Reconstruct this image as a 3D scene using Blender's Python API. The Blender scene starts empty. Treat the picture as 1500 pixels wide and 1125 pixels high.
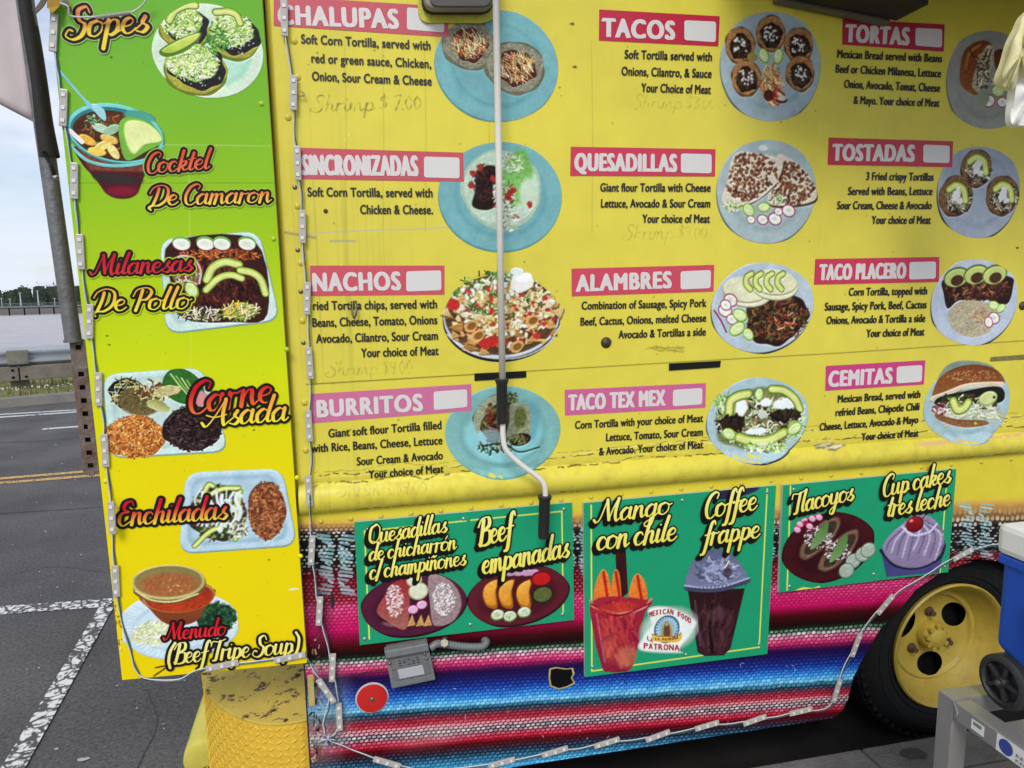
import bpy, bmesh, math, random
import numpy as np
from mathutils import Vector, Matrix

random.seed(7)
RS = np.random.RandomState(11)
S = bpy.context.scene
C = S.collection

# ------------------------------------------------------------------ camera, world, sun, exposure
FPX = 1020.0                      # focal length in pixels of the 1500 px wide photograph
RW = np.array([[0.97811581, -0.04281742, 0.20360778],      # world axes (along wall, into wall, up) in camera terms
               [-0.20754716, -0.13204542, 0.96927199],
               [-0.01461625, -0.99031847, -0.13804234]])
CAM = (0.0, -2.0, 1.75)
cam_d = bpy.data.cameras.new('camera')
cam = bpy.data.objects.new('camera', cam_d); C.objects.link(cam); S.camera = cam
cam_d.sensor_width = 36; cam_d.lens = 36 * FPX / 1500; cam_d.clip_start = 0.05; cam_d.clip_end = 6000
_m = Matrix.Identity(4)
for r in range(3):
    _m[r][0] = RW[r, 0]; _m[r][1] = -RW[r, 1]; _m[r][2] = -RW[r, 2]; _m[r][3] = CAM[r]
cam.matrix_world = _m

SUN_EL, SUN_AZ = math.radians(42), math.radians(200)      # behind the camera, a little to the left
world = bpy.data.worlds.new('World'); S.world = world; world.use_nodes = True
wn, wl = world.node_tree.nodes, world.node_tree.links
wn.clear()
w_out = wn.new('ShaderNodeOutputWorld'); w_bg = wn.new('ShaderNodeBackground')
w_sky = wn.new('ShaderNodeTexSky'); w_sky.sky_type = 'NISHITA'; w_sky.sun_disc = False
w_sky.sun_elevation = SUN_EL; w_sky.sun_rotation = SUN_AZ
w_tc = wn.new('ShaderNodeTexCoord'); w_map = wn.new('ShaderNodeMapping'); w_map.inputs['Scale'].default_value = (1.0, 1.0, 3.2)
w_n = wn.new('ShaderNodeTexNoise'); w_n.inputs['Scale'].default_value = 3.4; w_n.inputs['Detail'].default_value = 6; w_n.inputs['Roughness'].default_value = 0.55
w_r = wn.new('ShaderNodeValToRGB'); w_r.color_ramp.elements[0].position = 0.40; w_r.color_ramp.elements[0].color = (0.35,) * 3 + (1,)
w_r.color_ramp.elements[1].position = 0.58; w_r.color_ramp.elements[1].color = (0.97,) * 3 + (1,)
w_mix = wn.new('ShaderNodeMix'); w_mix.data_type = 'RGBA'
w_mix.inputs['B'].default_value = (5.9, 6.35, 7.35, 1)
wl.new(w_tc.outputs['Generated'], w_map.inputs['Vector']); wl.new(w_map.outputs[0], w_n.inputs['Vector'])
wl.new(w_n.outputs['Fac'], w_r.inputs[0]); wl.new(w_r.outputs[0], w_mix.inputs['Factor'])
wl.new(w_sky.outputs[0], w_mix.inputs['A']); wl.new(w_mix.outputs['Result'], w_bg.inputs['Color'])
w_bg.inputs['Strength'].default_value = 0.10
wl.new(w_bg.outputs[0], w_out.inputs[0])
sun_d = bpy.data.lights.new('sun', 'SUN'); sun_d.energy = 1.5; sun_d.angle = math.radians(22); sun_d.color = (1, .97, .92)
sun = bpy.data.objects.new('sun', sun_d); C.objects.link(sun)
_az = SUN_AZ
_dir = Vector((math.sin(_az) * math.cos(SUN_EL), math.cos(_az) * math.cos(SUN_EL), math.sin(SUN_EL)))
sun.rotation_euler = _dir.to_track_quat('Z', 'Y').to_euler()
S.view_settings.view_transform = 'Standard'; S.view_settings.look = 'None'
S.view_settings.exposure = 0.49; S.view_settings.gamma = 1; S.view_settings.use_curve_mapping = False

# ------------------------------------------------------------------ measuring: photo pixel -> point on a plane of the place
R_ = RW.tolist()
def ray(px, py):
    a, b = px - 750.0, py - 562.5
    return (R_[0][0]*a + R_[0][1]*b + R_[0][2]*FPX, R_[1][0]*a + R_[1][1]*b + R_[1][2]*FPX, R_[2][0]*a + R_[2][1]*b + R_[2][2]*FPX)
def P(px, py, y=0.0):                 # on the upright plane at depth y (the truck's side is y = 0)
    r = ray(px, py); t = (y - CAM[1]) / r[1]
    return Vector((CAM[0] + r[0]*t, y, CAM[2] + r[2]*t))
def G(px, py, z=0.0):                 # on the level plane at height z (the road is z = 0)
    r = ray(px, py); t = (z - CAM[2]) / r[2]
    return Vector((CAM[0] + r[0]*t, CAM[1] + r[1]*t, z))

# ------------------------------------------------------------------ object helpers
def tag(o, label=None, cat=None, group=None, kind=None):
    if label: o['label'] = label
    if cat: o['category'] = cat
    if group: o['group'] = group
    if kind: o['kind'] = kind
    return o
def thing(name, label, cat, loc=(0, 0, 0), group=None):
    o = bpy.data.objects.new(name, None); o.empty_display_size = .05; C.objects.link(o); o.location = loc
    return tag(o, label, cat, group)
def link(name, me, parent=None, label=None):
    o = bpy.data.objects.new(name, me); C.objects.link(o)
    if parent:
        o.parent = parent
        p = Vector(parent.location)
        q = parent.parent
        while q: p += Vector(q.location); q = q.parent
        o.location = -p               # meshes are written in world coordinates
    if label: o['label'] = label
    return o
def mesh_obj(name, verts, faces, mat, parent=None, smooth=False, uvs=None, label=None, mats=None, mi=None):
    me = bpy.data.meshes.new(name); me.from_pydata([tuple(v) for v in verts], [], faces); me.update()
    for m in (mats or [mat]): me.materials.append(m)
    if mi is not None: me.polygons.foreach_set('material_index', mi)
    if smooth: me.polygons.foreach_set('use_smooth', [True] * len(me.polygons))
    if uvs is not None:
        uvl = me.uv_layers.new(name='uv')
        for lp in me.loops: uvl.data[lp.index].uv = uvs[lp.vertex_index]
    return link(name, me, parent, label)
def bm_obj(name, bm, mat, parent=None, smooth=False, label=None, mats=None, bevel=0):
    if bevel:
        bmesh.ops.bevel(bm, geom=[e for e in bm.edges if len(e.link_faces) == 2 and e.calc_face_angle(0) > .6], offset=bevel, segments=2, profile=.6, affect='EDGES')
    me = bpy.data.meshes.new(name); bm.to_mesh(me); bm.free()
    for m in (mats or [mat]): me.materials.append(m)
    if smooth:
        me.polygons.foreach_set('use_smooth', [True] * len(me.polygons))
        me.set_sharp_from_angle(angle=math.radians(42))
    return link(name, me, parent, label)
def add_box(bm, c, d, rot=None, mi=0):
    mt = Matrix.Translation(Vector(c)) @ (rot.to_4x4() if rot else Matrix.Identity(4)) @ Matrix.Diagonal((*d, 1))
    r = bmesh.ops.create_cube(bm, size=1, matrix=mt)
    for f in {f for v in r['verts'] for f in v.link_faces}: f.material_index = mi
    return r['verts']
def add_prism(bm, pts, depthvec, mi=0):          # closed prism: front outline (list of Vector), swept by depthvec
    a = [bm.verts.new(p) for p in pts]; b = [bm.verts.new(Vector(p) + Vector(depthvec)) for p in pts]
    n = len(pts); fs = [bm.faces.new(a), bm.faces.new(list(reversed(b)))]
    for i in range(n): fs.append(bm.faces.new((a[i], b[i], b[(i+1) % n], a[(i+1) % n])))
    for f in fs: f.material_index = mi
    bmesh.ops.recalc_face_normals(bm, faces=fs)
    return fs
def add_cyl(bm, p0, p1, r0, r1=None, n=16, mi=0, caps=True):
    p0, p1 = Vector(p0), Vector(p1); d = p1 - p0; r1 = r0 if r1 is None else r1
    q = d.to_track_quat('Z', 'Y').to_matrix().to_4x4(); q.translation = (p0 + p1) / 2
    r = bmesh.ops.create_cone(bm, cap_ends=caps, segments=n, radius1=r0, radius2=r1, depth=d.length, matrix=q)
    for f in {f for v in r['verts'] for f in v.link_faces}: f.material_index = mi
    return r['verts']
def crom(pts, k=8):
    pts = [np.array(p, float) for p in pts]
    if len(pts) < 3: return pts
    e = [2*pts[0] - pts[1]] + pts + [2*pts[-1] - pts[-2]]; out = []
    for i in range(1, len(e) - 2):
        a, b, c, d = e[i-1], e[i], e[i+1], e[i+2]
        for j in range(k):
            t = j / k
            out.append(.5*((2*b) + (c-a)*t + (2*a - 5*b + 4*c - d)*t*t + (3*b - a - 3*c + d)*t**3))
    out.append(pts[-1]); return out
def add_tube(bm, pts, r, n=8, mi=0, radii=None):
    pts = [Vector(p) for p in pts]; rings = []
    up = Vector((.3, .9, .31)).normalized()
    for i, p in enumerate(pts):
        d = (pts[min(i+1, len(pts)-1)] - pts[max(i-1, 0)]).normalized()
        x = d.cross(up).normalized(); y = d.cross(x).normalized()
        rr = radii[i] if radii else r
        rings.append([bm.verts.new(p + x*rr*math.cos(2*math.pi*k/n) + y*rr*math.sin(2*math.pi*k/n)) for k in range(n)])
    for a, b in zip(rings, rings[1:]):
        for k in range(n):
            f = bm.faces.new((a[k], a[(k+1) % n], b[(k+1) % n], b[k])); f.material_index = mi; f.smooth = True
    for rg in (rings[0], rings[-1]):
        f = bm.faces.new(rg); f.material_index = mi
def lathe(bm, prof, centre, axis, n=48, mi=0):   # prof: (radius, along axis)
    axis = Vector(axis).normalized(); u = axis.orthogonal().normalized(); v = axis.cross(u)
    rings = []
    for r, h in prof:
        rings.append([bm.verts.new(Vector(centre) + axis*h + (u*math.cos(2*math.pi*k/n) + v*math.sin(2*math.pi*k/n))*max(r, 1e-4)) for k in range(n)])
    fs = []
    for a, b in zip(rings, rings[1:]):
        for k in range(n):
            f = bm.faces.new((a[k], a[(k+1) % n], b[(k+1) % n], b[k])); f.material_index = mi; fs.append(f)
    bmesh.ops.recalc_face_normals(bm, faces=fs)

# ------------------------------------------------------------------ materials
def srgb(h):
    if isinstance(h, str): h = tuple(int(h[i:i+2], 16) / 255 for i in (0, 2, 4))
    return tuple(c / 12.92 if c <= .04045 else ((c + .055) / 1.055) ** 2.4 for c in h)
def mat(name, col, rough=.5, metal=0, noise=0, nscale=20, bump=0, bscale=60, spec=.5, col2=None, pos=(.45, .6), emis=None, coat=0):
    m = bpy.data.materials.new(name); m.use_nodes = True; n, l = m.node_tree.nodes, m.node_tree.links
    b = n['Principled BSDF']; b.inputs['Roughness'].default_value = rough; b.inputs['Metallic'].default_value = metal
    b.inputs['Specular IOR Level'].default_value = spec; b.inputs['Coat Weight'].default_value = coat
    col = srgb(col) if isinstance(col, str) else col
    b.inputs['Base Color'].default_value = (*col, 1)
    tc = n.new('ShaderNodeTexCoord')
    if noise or col2:
        t = n.new('ShaderNodeTexNoise'); t.inputs['Scale'].default_value = nscale; t.inputs['Detail'].default_value = 8; t.inputs['Roughness'].default_value = .65
        l.new(tc.outputs['Object'], t.inputs['Vector'])
        r = n.new('ShaderNodeValToRGB'); r.color_ramp.elements[0].position = pos[0]; r.color_ramp.elements[1].position = pos[1]
        if col2:
            c2 = srgb(col2) if isinstance(col2, str) else col2
        else: c2 = tuple(c * (1 - noise) for c in col)
        if not col2: r.color_ramp.elements[0].position = .25; r.color_ramp.elements[1].position = .75
        r.color_ramp.elements[0].color = (*c2, 1); r.color_ramp.elements[1].color = (*col, 1)
        l.new(t.outputs['Fac'], r.inputs[0]); l.new(r.outputs[0], b.inputs['Base Color'])
    if bump:
        t2 = n.new('ShaderNodeTexNoise'); t2.inputs['Scale'].default_value = bscale; t2.inputs['Detail'].default_value = 5
        l.new(tc.outputs['Object'], t2.inputs['Vector'])
        bp = n.new('ShaderNodeBump'); bp.inputs['Strength'].default_value = bump; bp.inputs['Distance'].default_value = .01
        l.new(t2.outputs['Fac'], bp.inputs['Height']); l.new(bp.outputs[0], b.inputs['Normal'])
    return m
def photoize(cv, seed=1):
    a = cv.a; H, W = a.shape[:2]; l = a[..., :3].mean(-1); s = max(1, int(1.2*cv.k))
    rel = l - np.roll(np.roll(l, s, 0), s, 1); rel2 = l - np.roll(l, 2*s, 0)
    g = 1 + .35*np.clip(rel, -.4, .4) + .30*np.clip(rel2, -.4, .4) + .10*(fbm(H, W, 2.5, seed, 2) - .5) + .11*(fbm(H, W, 34, seed+7, 2) - .5)
    a[..., :3] = np.clip(a[..., :3]*g[..., None], 0, 1)
    hue = (np.stack([fbm(H, W, 9, seed+20+i, 2) for i in range(3)], -1) - .5)*.07
    a[..., :3] = np.clip(a[..., :3]*(1 + hue), 0, 1)
    pm = np.concatenate([a[..., :3]*a[..., 3:], a[..., 3:]], -1); r = max(1, int(round(.62*cv.k)))
    for ax in (0, 1):
        for _ in range(2): pm = sum(np.roll(pm, d, ax) for d in range(-r, r+1))/(2*r+1) if r > 1 else (np.roll(pm, 1, ax) + 2*pm + np.roll(pm, -1, ax))/4
    sharp = a[..., :3].copy(); soft = pm[..., :3]/np.maximum(pm[..., 3:], 1e-4); m = (pm[..., 3:] > .02)
    a[..., :3] = np.where(m, soft*.85 + sharp*.15*(a[..., 3:] > .5) + soft*.15*(a[..., 3:] <= .5), a[..., :3])
def img_mat(name, cv, rough=.4, alpha=True, bump=0.0, spec=.16):
    m = bpy.data.materials.new(name); m.use_nodes = True; n, l = m.node_tree.nodes, m.node_tree.links
    b = n['Principled BSDF']; b.inputs['Roughness'].default_value = rough; b.inputs['Specular IOR Level'].default_value = spec
    im = bpy.data.images.new(name, cv.W, cv.H, alpha=True)
    a = np.clip(cv.a[::-1], 0, 1).astype(np.float32)
    im.pixels.foreach_set(a.ravel()); im.pack(); im.update()
    t = n.new('ShaderNodeTexImage'); t.image = im; t.extension = 'EXTEND'; t.interpolation = 'Cubic' if not alpha else 'Linear'
    l.new(t.outputs['Color'], b.inputs['Base Color'])
    if alpha: l.new(t.outputs['Alpha'], b.inputs['Alpha'])
    tc = n.new('ShaderNodeTexCoord')
    t2 = n.new('ShaderNodeTexNoise'); t2.inputs['Scale'].default_value = 9; t2.inputs['Detail'].default_value = 4
    l.new(tc.outputs['Object'], t2.inputs['Vector'])
    bp = n.new('ShaderNodeBump'); bp.inputs['Strength'].default_value = .25 + bump; bp.inputs['Distance'].default_value = .004
    l.new(t2.outputs['Fac'], bp.inputs['Height']); l.new(bp.outputs[0], b.inputs['Normal'])
    mr = n.new('ShaderNodeMapRange'); mr.inputs['To Min'].default_value = rough - .1; mr.inputs['To Max'].default_value = rough + .15
    l.new(t2.outputs['Fac'], mr.inputs[0]); l.new(mr.outputs[0], b.inputs['Roughness'])
    return m

# ------------------------------------------------------------------ print painter (numpy): draws flat print in wall coordinates
def vnoise(h, w, cell, seed=0):
    r = np.random.RandomState(seed); gh, gw = int(h / cell) + 3, int(w / cell) + 3
    g = r.rand(gh, gw).astype(np.float32)
    y = np.arange(h) / cell; x = np.arange(w) / cell
    yi = y.astype(int); xi = x.astype(int); fy = y - yi; fx = x - xi
    fy = (fy*fy*(3-2*fy))[:, None]; fx = (fx*fx*(3-2*fx))[None]
    return (g[yi][:, xi]*(1-fy)*(1-fx) + g[yi+1][:, xi]*fy*(1-fx) + g[yi][:, xi+1]*(1-fy)*fx + g[yi+1][:, xi+1]*fy*fx).astype(np.float32)
def fbm(h, w, cell, seed=0, o=4):
    s = 0; a = 1; t = 0
    for i in range(o):
        s = s + a * vnoise(h, w, max(cell / 2**i, 1.01), seed + i); t += a; a *= .55
    return s / t
def hexc(c):
    return tuple(int(c[i:i+2], 16) / 255 for i in (0, 2, 4)) if isinstance(c, str) else c
NOISE = fbm(1024, 1024, 6, 5, 3)
class Cv:
    def __init__(s, x0, y0, x1, y1, ppm=1250, y=0.0):
        ps = [P(a, b, y) for a, b in ((x0, y0), (x1, y0), (x1, y1), (x0, y1))]
        s.y = y; s.X0 = min(p.x for p in ps); s.X1 = max(p.x for p in ps); s.Z0 = min(p.z for p in ps); s.Z1 = max(p.z for p in ps)
        s.ppm = ppm; s.W = int((s.X1 - s.X0)*ppm) + 1; s.H = int((s.Z1 - s.Z0)*ppm) + 1
        s.X1 = s.X0 + s.W/ppm; s.Z0 = s.Z1 - s.H/ppm
        s.a = np.zeros((s.H, s.W, 4), np.float32)
        cx, cy = (x0+x1)/2, (y0+y1)/2
        a, b, c = s.T(cx, cy), s.T(cx+1, cy), s.T(cx, cy+1)
        s.k = (math.hypot(b[0]-a[0], b[1]-a[1]) + math.hypot(c[0]-a[0], c[1]-a[1])) / 2
    def T(s, px, py):
        p = P(px, py, s.y); return ((p.x - s.X0)*s.ppm, (s.Z1 - p.z)*s.ppm)
    def uv(s, v): return ((v.x - s.X0)/(s.X1 - s.X0), (v.z - s.Z0)/(s.Z1 - s.Z0))
    def photo(s):                       # photo pixel of every texel, for prints laid out by measured stripes
        X = s.X0 + (np.arange(s.W) + .5)/s.ppm; Z = s.Z1 - (np.arange(s.H) + .5)/s.ppm
        X, Z = np.meshgrid(X, Z); d = np.stack([X - CAM[0], np.full_like(X, s.y - CAM[1]), Z - CAM[2]], -1)
        c = d @ RW
        return 750 + FPX*c[..., 0]/c[..., 2], 562.5 + FPX*c[..., 1]/c[..., 2]
    def win(s, x0, y0, x1, y1):
        x0, y0, x1, y1 = max(int(x0), 0), max(int(y0), 0), min(int(x1)+1, s.W), min(int(y1)+1, s.H)
        if x1 <= x0 or y1 <= y0: return None
        yy, xx = np.ogrid[y0:y1, x0:x1]
        return x0, y0, x1, y1, xx + .5, yy + .5
    def over(s, w, cov, col, a=1.0, tex=0.0, keep=False):
        x0, y0, x1, y1 = w[:4]
        d = s.a[y0:y1, x0:x1]; cov = cov * a
        if keep: cov = cov * d[..., 3]
        col = np.array(hexc(col) if not isinstance(col, np.ndarray) else col, np.float32)
        if col.ndim == 1: col = np.broadcast_to(col, d[..., :3].shape)
        if tex:
            ny, nx = (y0*3) % 400, (x0*3) % 400
            nn = NOISE[ny:ny+(y1-y0), nx:nx+(x1-x0)] if (y1-y0 < 600 and x1-x0 < 600) else 0.5
            col = col * (1 + tex*2*(nn - .5))[..., None] if not np.isscalar(nn) else col
        oa = cov + d[..., 3]*(1-cov)
        d[..., :3] = (col*cov[..., None] + d[..., :3]*(d[..., 3]*(1-cov))[..., None]) / np.maximum(oa, 1e-5)[..., None]
        d[..., 3] = oa
    def E(s, cx, cy, rx, ry, col, ang=0, soft=1.0, a=1, tex=0, c2=None, keep=False, wob=0):
        X, Y = s.T(cx, cy); k = s.k; rx *= k; ry *= k; R = max(rx, ry)*1.15 + soft*k + 1
        w = s.win(X-R, Y-R, X+R, Y+R)
        if not w: return
        dx, dy = w[4]-X, w[5]-Y; t = math.radians(ang); c, n = math.cos(t), math.sin(t)
        u, v = (dx*c + dy*n)/rx, (-dx*n + dy*c)/ry
        r = np.sqrt(u*u + v*v)
        if wob: 
            th = np.arctan2(v, u); ph = cx*1.7 + cy
            r = r*(1 + wob*(np.sin(3*th+ph)*.4 + np.sin(5*th+ph*2)*.35 + np.sin(9*th+ph*3)*.25))
        cov = np.clip((1 - r)*min(rx, ry)/(soft*k) + .5, 0, 1)
        if c2 is not None:
            g = np.clip(.5 + .5*v, 0, 1)[..., None]; col = np.array(hexc(col))*(1-g) + np.array(hexc(c2))*g
        s.over(w, cov, col, a, tex, keep)
    def PG(s, pts, col, smooth=False, soft=1.0, a=1, tex=0, c2=None, keep=False):
        if smooth:
            q = list(pts) + [pts[0], pts[1]]; q = [(float(p[0]), float(p[1])) for p in crom([pts[-1]] + q, 5)]
            n0 = 5; q = q[n0:-5]
        else: q = pts
        q = np.array([s.T(*p) for p in q]); pad = soft*s.k + 1
        w = s.win(q[:, 0].min()-pad, q[:, 1].min()-pad, q[:, 0].max()+pad, q[:, 1].max()+pad)
        if not w: return
        xx, yy = np.broadcast_arrays(w[4], w[5]); ins = np.zeros(xx.shape, bool); dm = np.full(xx.shape, 1e9)
        for (ax, ay), (bx, by) in zip(q, np.roll(q, -1, 0)):
            if ay != by: ins ^= ((ay > yy) != (by > yy)) & (xx < (bx-ax)*(yy-ay)/(by-ay) + ax)
            ex, ey = bx-ax, by-ay; L = ex*ex + ey*ey + 1e-9
            t = np.clip(((xx-ax)*ex + (yy-ay)*ey)/L, 0, 1); dm = np.minimum(dm, (xx-ax-t*ex)**2 + (yy-ay-t*ey)**2)
        d = np.sqrt(dm)*np.where(ins, 1, -1)
        cov = np.clip(d/(soft*s.k) + .5, 0, 1)
        if c2 is not None:
            g = ((yy - yy.min())/(yy.max()-yy.min()+1))[..., None]; col = np.array(hexc(col))*(1-g) + np.array(hexc(c2))*g
        s.over(w, cov, col, a, tex, keep)
    def seg(s, ax, ay, bx, by, r, col, a=1, soft=.9, keep=False, tex=0):
        (ax, ay), (bx, by) = s.T(ax, ay), s.T(bx, by); r = r*s.k; p = r + soft*s.k + 1
        w = s.win(min(ax, bx)-p, min(ay, by)-p, max(ax, bx)+p, max(ay, by)+p)
        if not w: return
        ex, ey = bx-ax, by-ay; L = ex*ex + ey*ey + 1e-9
        t = np.clip(((w[4]-ax)*ex + (w[5]-ay)*ey)/L, 0, 1)
        d = np.sqrt((w[4]-ax-t*ex)**2 + (w[5]-ay-t*ey)**2)
        s.over(w, np.clip((r-d)/(soft*s.k) + .5, 0, 1), col, a, tex, keep)
    def L(s, pts, r, col, a=1, smooth=True, keep=False):
        q = crom(pts, 5) if smooth else pts
        for p0, p1 in zip(q, q[1:]): s.seg(p0[0], p0[1], p1[0], p1[1], r, col, a, keep=keep)
    def SC(s, cx, cy, rx, ry, n, cols, ln=6, w=.9, ang=None, jit=180, curve=0, keep=False, a=1):
        n = int(n*1.9); w = w*.66; ln = ln*.82
        for _ in range(n):
            t = RS.rand()*6.283; q = math.sqrt(RS.rand()); x, y = cx + rx*q*math.cos(t), cy + ry*q*math.sin(t)
            d = math.radians((ang or 0) + (RS.rand()*2-1)*jit); l = ln*(.5 + RS.rand()*.8)/2
            c = hexc(cols[RS.randint(len(cols))]); b = .8 + .4*RS.rand(); c = tuple(min(1, v*b) for v in c)
            ww = w*(.6 + .8*RS.rand())
            if curve:
                m = (x + math.cos(d+1.57)*l*curve, y + math.sin(d+1.57)*l*curve)
                s.seg(x-math.cos(d)*l, y-math.sin(d)*l, *m, ww/1, c, a, keep=keep); s.seg(*m, x+math.cos(d)*l, y+math.sin(d)*l, ww/1, c, a, keep=keep)
            else: s.seg(x-math.cos(d)*l, y-math.sin(d)*l, x+math.cos(d)*l, y+math.sin(d)*l, ww, c, a, keep=keep)
def print_obj(name, cv, parent, outline=None, off=0.0, rough=.4, label=None):
    m = img_mat(name + '_print', cv, rough)
    if outline is None:
        v = [Vector((x, cv.y, z)) for x, z in ((cv.X0, cv.Z0), (cv.X1, cv.Z0), (cv.X1, cv.Z1), (cv.X0, cv.Z1))]
    else: v = [P(a, b, cv.y) for a, b in reversed(outline)]
    return mesh_obj(name, v, [list(range(len(v)))], m, parent, uvs=[cv.uv(p) for p in v], label=label)
def ell(cx, cy, rx, ry, ang=0, n=44):
    t = math.radians(ang)
    return [(cx + rx*math.cos(a)*math.cos(t) - ry*math.sin(a)*math.sin(t), cy + rx*math.cos(a)*math.sin(t) + ry*math.sin(a)*math.cos(t)) for a in [2*math.pi*i/n for i in range(n)]]
def rquad(q, r, n=5):                       # quad (tl, tr, br, bl) with rounded corners
    out = []
    for i in range(4):
        p, c, d = [Vector(q[j % 4]) for j in (i-1, i, i+1)]
        a = c + (p-c).normalized()*r; b = c + (d-c).normalized()*r
        for k in range(n+1):
            t = k/n; out.append(tuple(a*(1-t)**2 + c*2*t*(1-t) + b*t*t))
    return out

# brush script: each letter a few strokes, widths follow the pen's direction
GL = {
'a': (100, "75,85 45,100 12,60 18,8 42,2 68,40 80,95;80,98 74,25 88,2 108,25"), 'b': (90, "45,200 25,90 15,20 40,0 75,25 78,80 55,98 25,70;78,80 95,75"),
'c': (78, "70,78 55,98 25,88 10,45 25,5 50,2 82,28"), 'd': (100, "75,85 45,100 12,60 18,8 42,2 68,40 80,95;105,200 85,100 76,25 90,2 110,25"),
'e': (80, "15,45 55,55 68,82 48,100 20,80 12,35 32,2 60,5 85,30"), 'f': (60, "92,170 82,200 58,180 42,100 28,0 12,-70 -12,-80;8,85 75,97"),
'g': (100, "75,85 45,100 12,60 18,8 42,2 68,40 80,95;80,98 70,0 52,-75 15,-85 8,-55 60,-20 108,25"), 'h': (97, "45,200 27,100 12,0;14,10 35,80 62,100 72,78 66,25 78,2 100,25"),
'i': (46, "22,98 14,25 28,2 50,25;34,138 36,142"), 'k': (88, "45,200 12,0;14,35 45,92 72,88 60,55 28,45;35,48 60,5 95,22"),
'l': (48, "50,200 24,90 16,20 30,2 54,25"), 'm': (128, "20,98 10,0;12,20 35,90 56,95 54,50 46,0;48,20 72,90 96,95 98,40 106,2 132,25"),
'n': (94, "20,98 10,0;12,20 40,92 64,95 64,40 74,2 100,25"), 'o': (90, "50,100 15,80 12,20 45,0 78,30 80,80 50,100;72,88 88,78 104,86"),
'p': (96, "28,98 5,-85;15,20 45,95 78,85 78,30 45,0 20,20;60,4 98,25"), 'r': (68, "20,98 10,0;13,40 35,92 55,90 72,100"),
's': (72, "2,18 40,60 56,102;56,100 42,65 70,32 48,0 12,10;55,5 80,25"), 't': (54, "45,170 22,60 18,15 35,2 60,25;2,106 62,116"),
'u': (100, "18,98 10,30 25,2 52,20 74,95;76,98 70,25 84,2 108,25"), 'y': (100, "18,98 12,35 30,8 55,25 76,95;80,98 65,0 42,-78 10,-82 10,-50 60,-12 108,25"),
'\u00f1': (94, "20,98 10,0;12,20 40,92 64,95 64,40 74,2 100,25;20,135 40,150 55,135 75,150"), '\u00f3': (90, "50,100 15,80 12,20 45,0 78,30 80,80 50,100;72,88 88,78 104,86;50,130 75,165"),
'S': (112, "120,160 98,200 55,180 62,120 98,80 82,15 35,-8 -8,20 8,58 30,48"), 'C': (100, "108,150 118,185 90,202 45,170 18,90 28,15 65,-5 115,38"),
'D': (138, "62,165 52,90 30,0;-5,120 20,175 80,200 132,160 130,60 80,0 25,-5 5,-25 20,-45"), 'M': (165, "-35,30 -15,5 15,40 58,195;58,192 72,80 82,15;82,15 108,110 142,195;144,192 128,70 140,0 172,25"),
'P': (108, "60,180 45,80 28,-5;0,125 25,185 90,200 122,160 95,98 50,90"), 'A': (132, "-30,25 0,-5 50,70 108,198;108,195 98,80 110,0 138,25;-5,80 50,62 120,78"),
'E': (98, "108,165 92,200 50,185 40,135 78,112;75,112 22,95 12,30 45,-6 105,35"), 'B': (118, "58,185 42,80 26,0;5,140 40,195 105,198 112,140 62,105;60,106 118,92 115,15 60,-6 10,12"),
'T': (98, "-5,140 10,185 70,178 135,200;85,182 65,80 52,5 25,-5"), 'Q': (128, "85,195 25,160 12,50 55,0 112,45 122,150 85,195 60,185;20,30 70,12 135,-15"),
'(': (48, "55,205 15,130 5,30 25,-40"), ')': (48, "15,205 50,140 45,30 5,-40"), '/': (52, "65,200 5,-20"), ' ': (42, ""),
'$': (80, "70,150 40,170 15,130 60,80 40,20 5,30;45,195 35,-10"), '7': (70, "5,165 65,170 20,0"), '3': (70, "8,165 60,150 30,95 65,50 10,5"), '0': (75, "40,165 10,90 35,0 65,80 40,165"), '.': (25, "8,5 10,2"), '9': (70, "60,150 15,150 20,90 60,110 62,150 40,0"),
}
GL = {k: (a, [[tuple(map(float, p.split(','))) for p in st.split()] for st in d.split(';') if st]) for k, (a, d) in GL.items()}
def script_sdf(cv, text, L, R, xh, thick=.34, thin=.15, slant=.24, kx=1.0):
    sdf = np.full((cv.H, cv.W), 99., np.float32)
    adv = sum(GL[c][0] for c in text)/100; d = Vector((R[0]-L[0], R[1]-L[1])); sx = d.length/adv; d.normalize()
    up = Vector((d.y, -d.x)); lean = (858 - (L[0]+R[0])/2)/7530; up = (up + Vector((-lean, 0)))
    u0 = 0; k = cv.k
    for ch in text:
        a, sts = GL[ch]
        for st in sts:
            q = crom(st, 7)
            pts = []
            for p in q:
                v = p[1]/100*xh; u = (u0 + p[0]/100)*sx + slant*v
                pts.append(cv.T(L[0] + d.x*u + up.x*v, L[1] + d.y*u + up.y*v))
            for (ax, ay), (bx, by) in zip(pts, pts[1:]):
                ex, ey = bx-ax, by-ay; ln = math.hypot(ex, ey) + 1e-6
                dn = (ey/ln*.96 - ex/ln*.27)             # how much the pen moves down
                r = xh*k*.5*(thin + (thick-thin)*max(0, dn)**1.2)
                p = r + 14*k; w = cv.win(min(ax, bx)-p, min(ay, by)-p, max(ax, bx)+p, max(ay, by)+p)
                if not w: continue
                t = np.clip(((w[4]-ax)*ex + (w[5]-ay)*ey)/(ln*ln), 0, 1)
                dd = np.sqrt((w[4]-ax-t*ex)**2 + (w[5]-ay-t*ey)**2) - r
                v = sdf[w[1]:w[3], w[0]:w[2]]; np.minimum(v, dd, out=v)
        u0 += a/100
    return sdf
ZC = [0]
def script(parent, text, L, R, xh, top, bot, ow=3.0, **k): return scripts(parent, [(text, L, R, xh, {})], top, bot, ow, **k)
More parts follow.
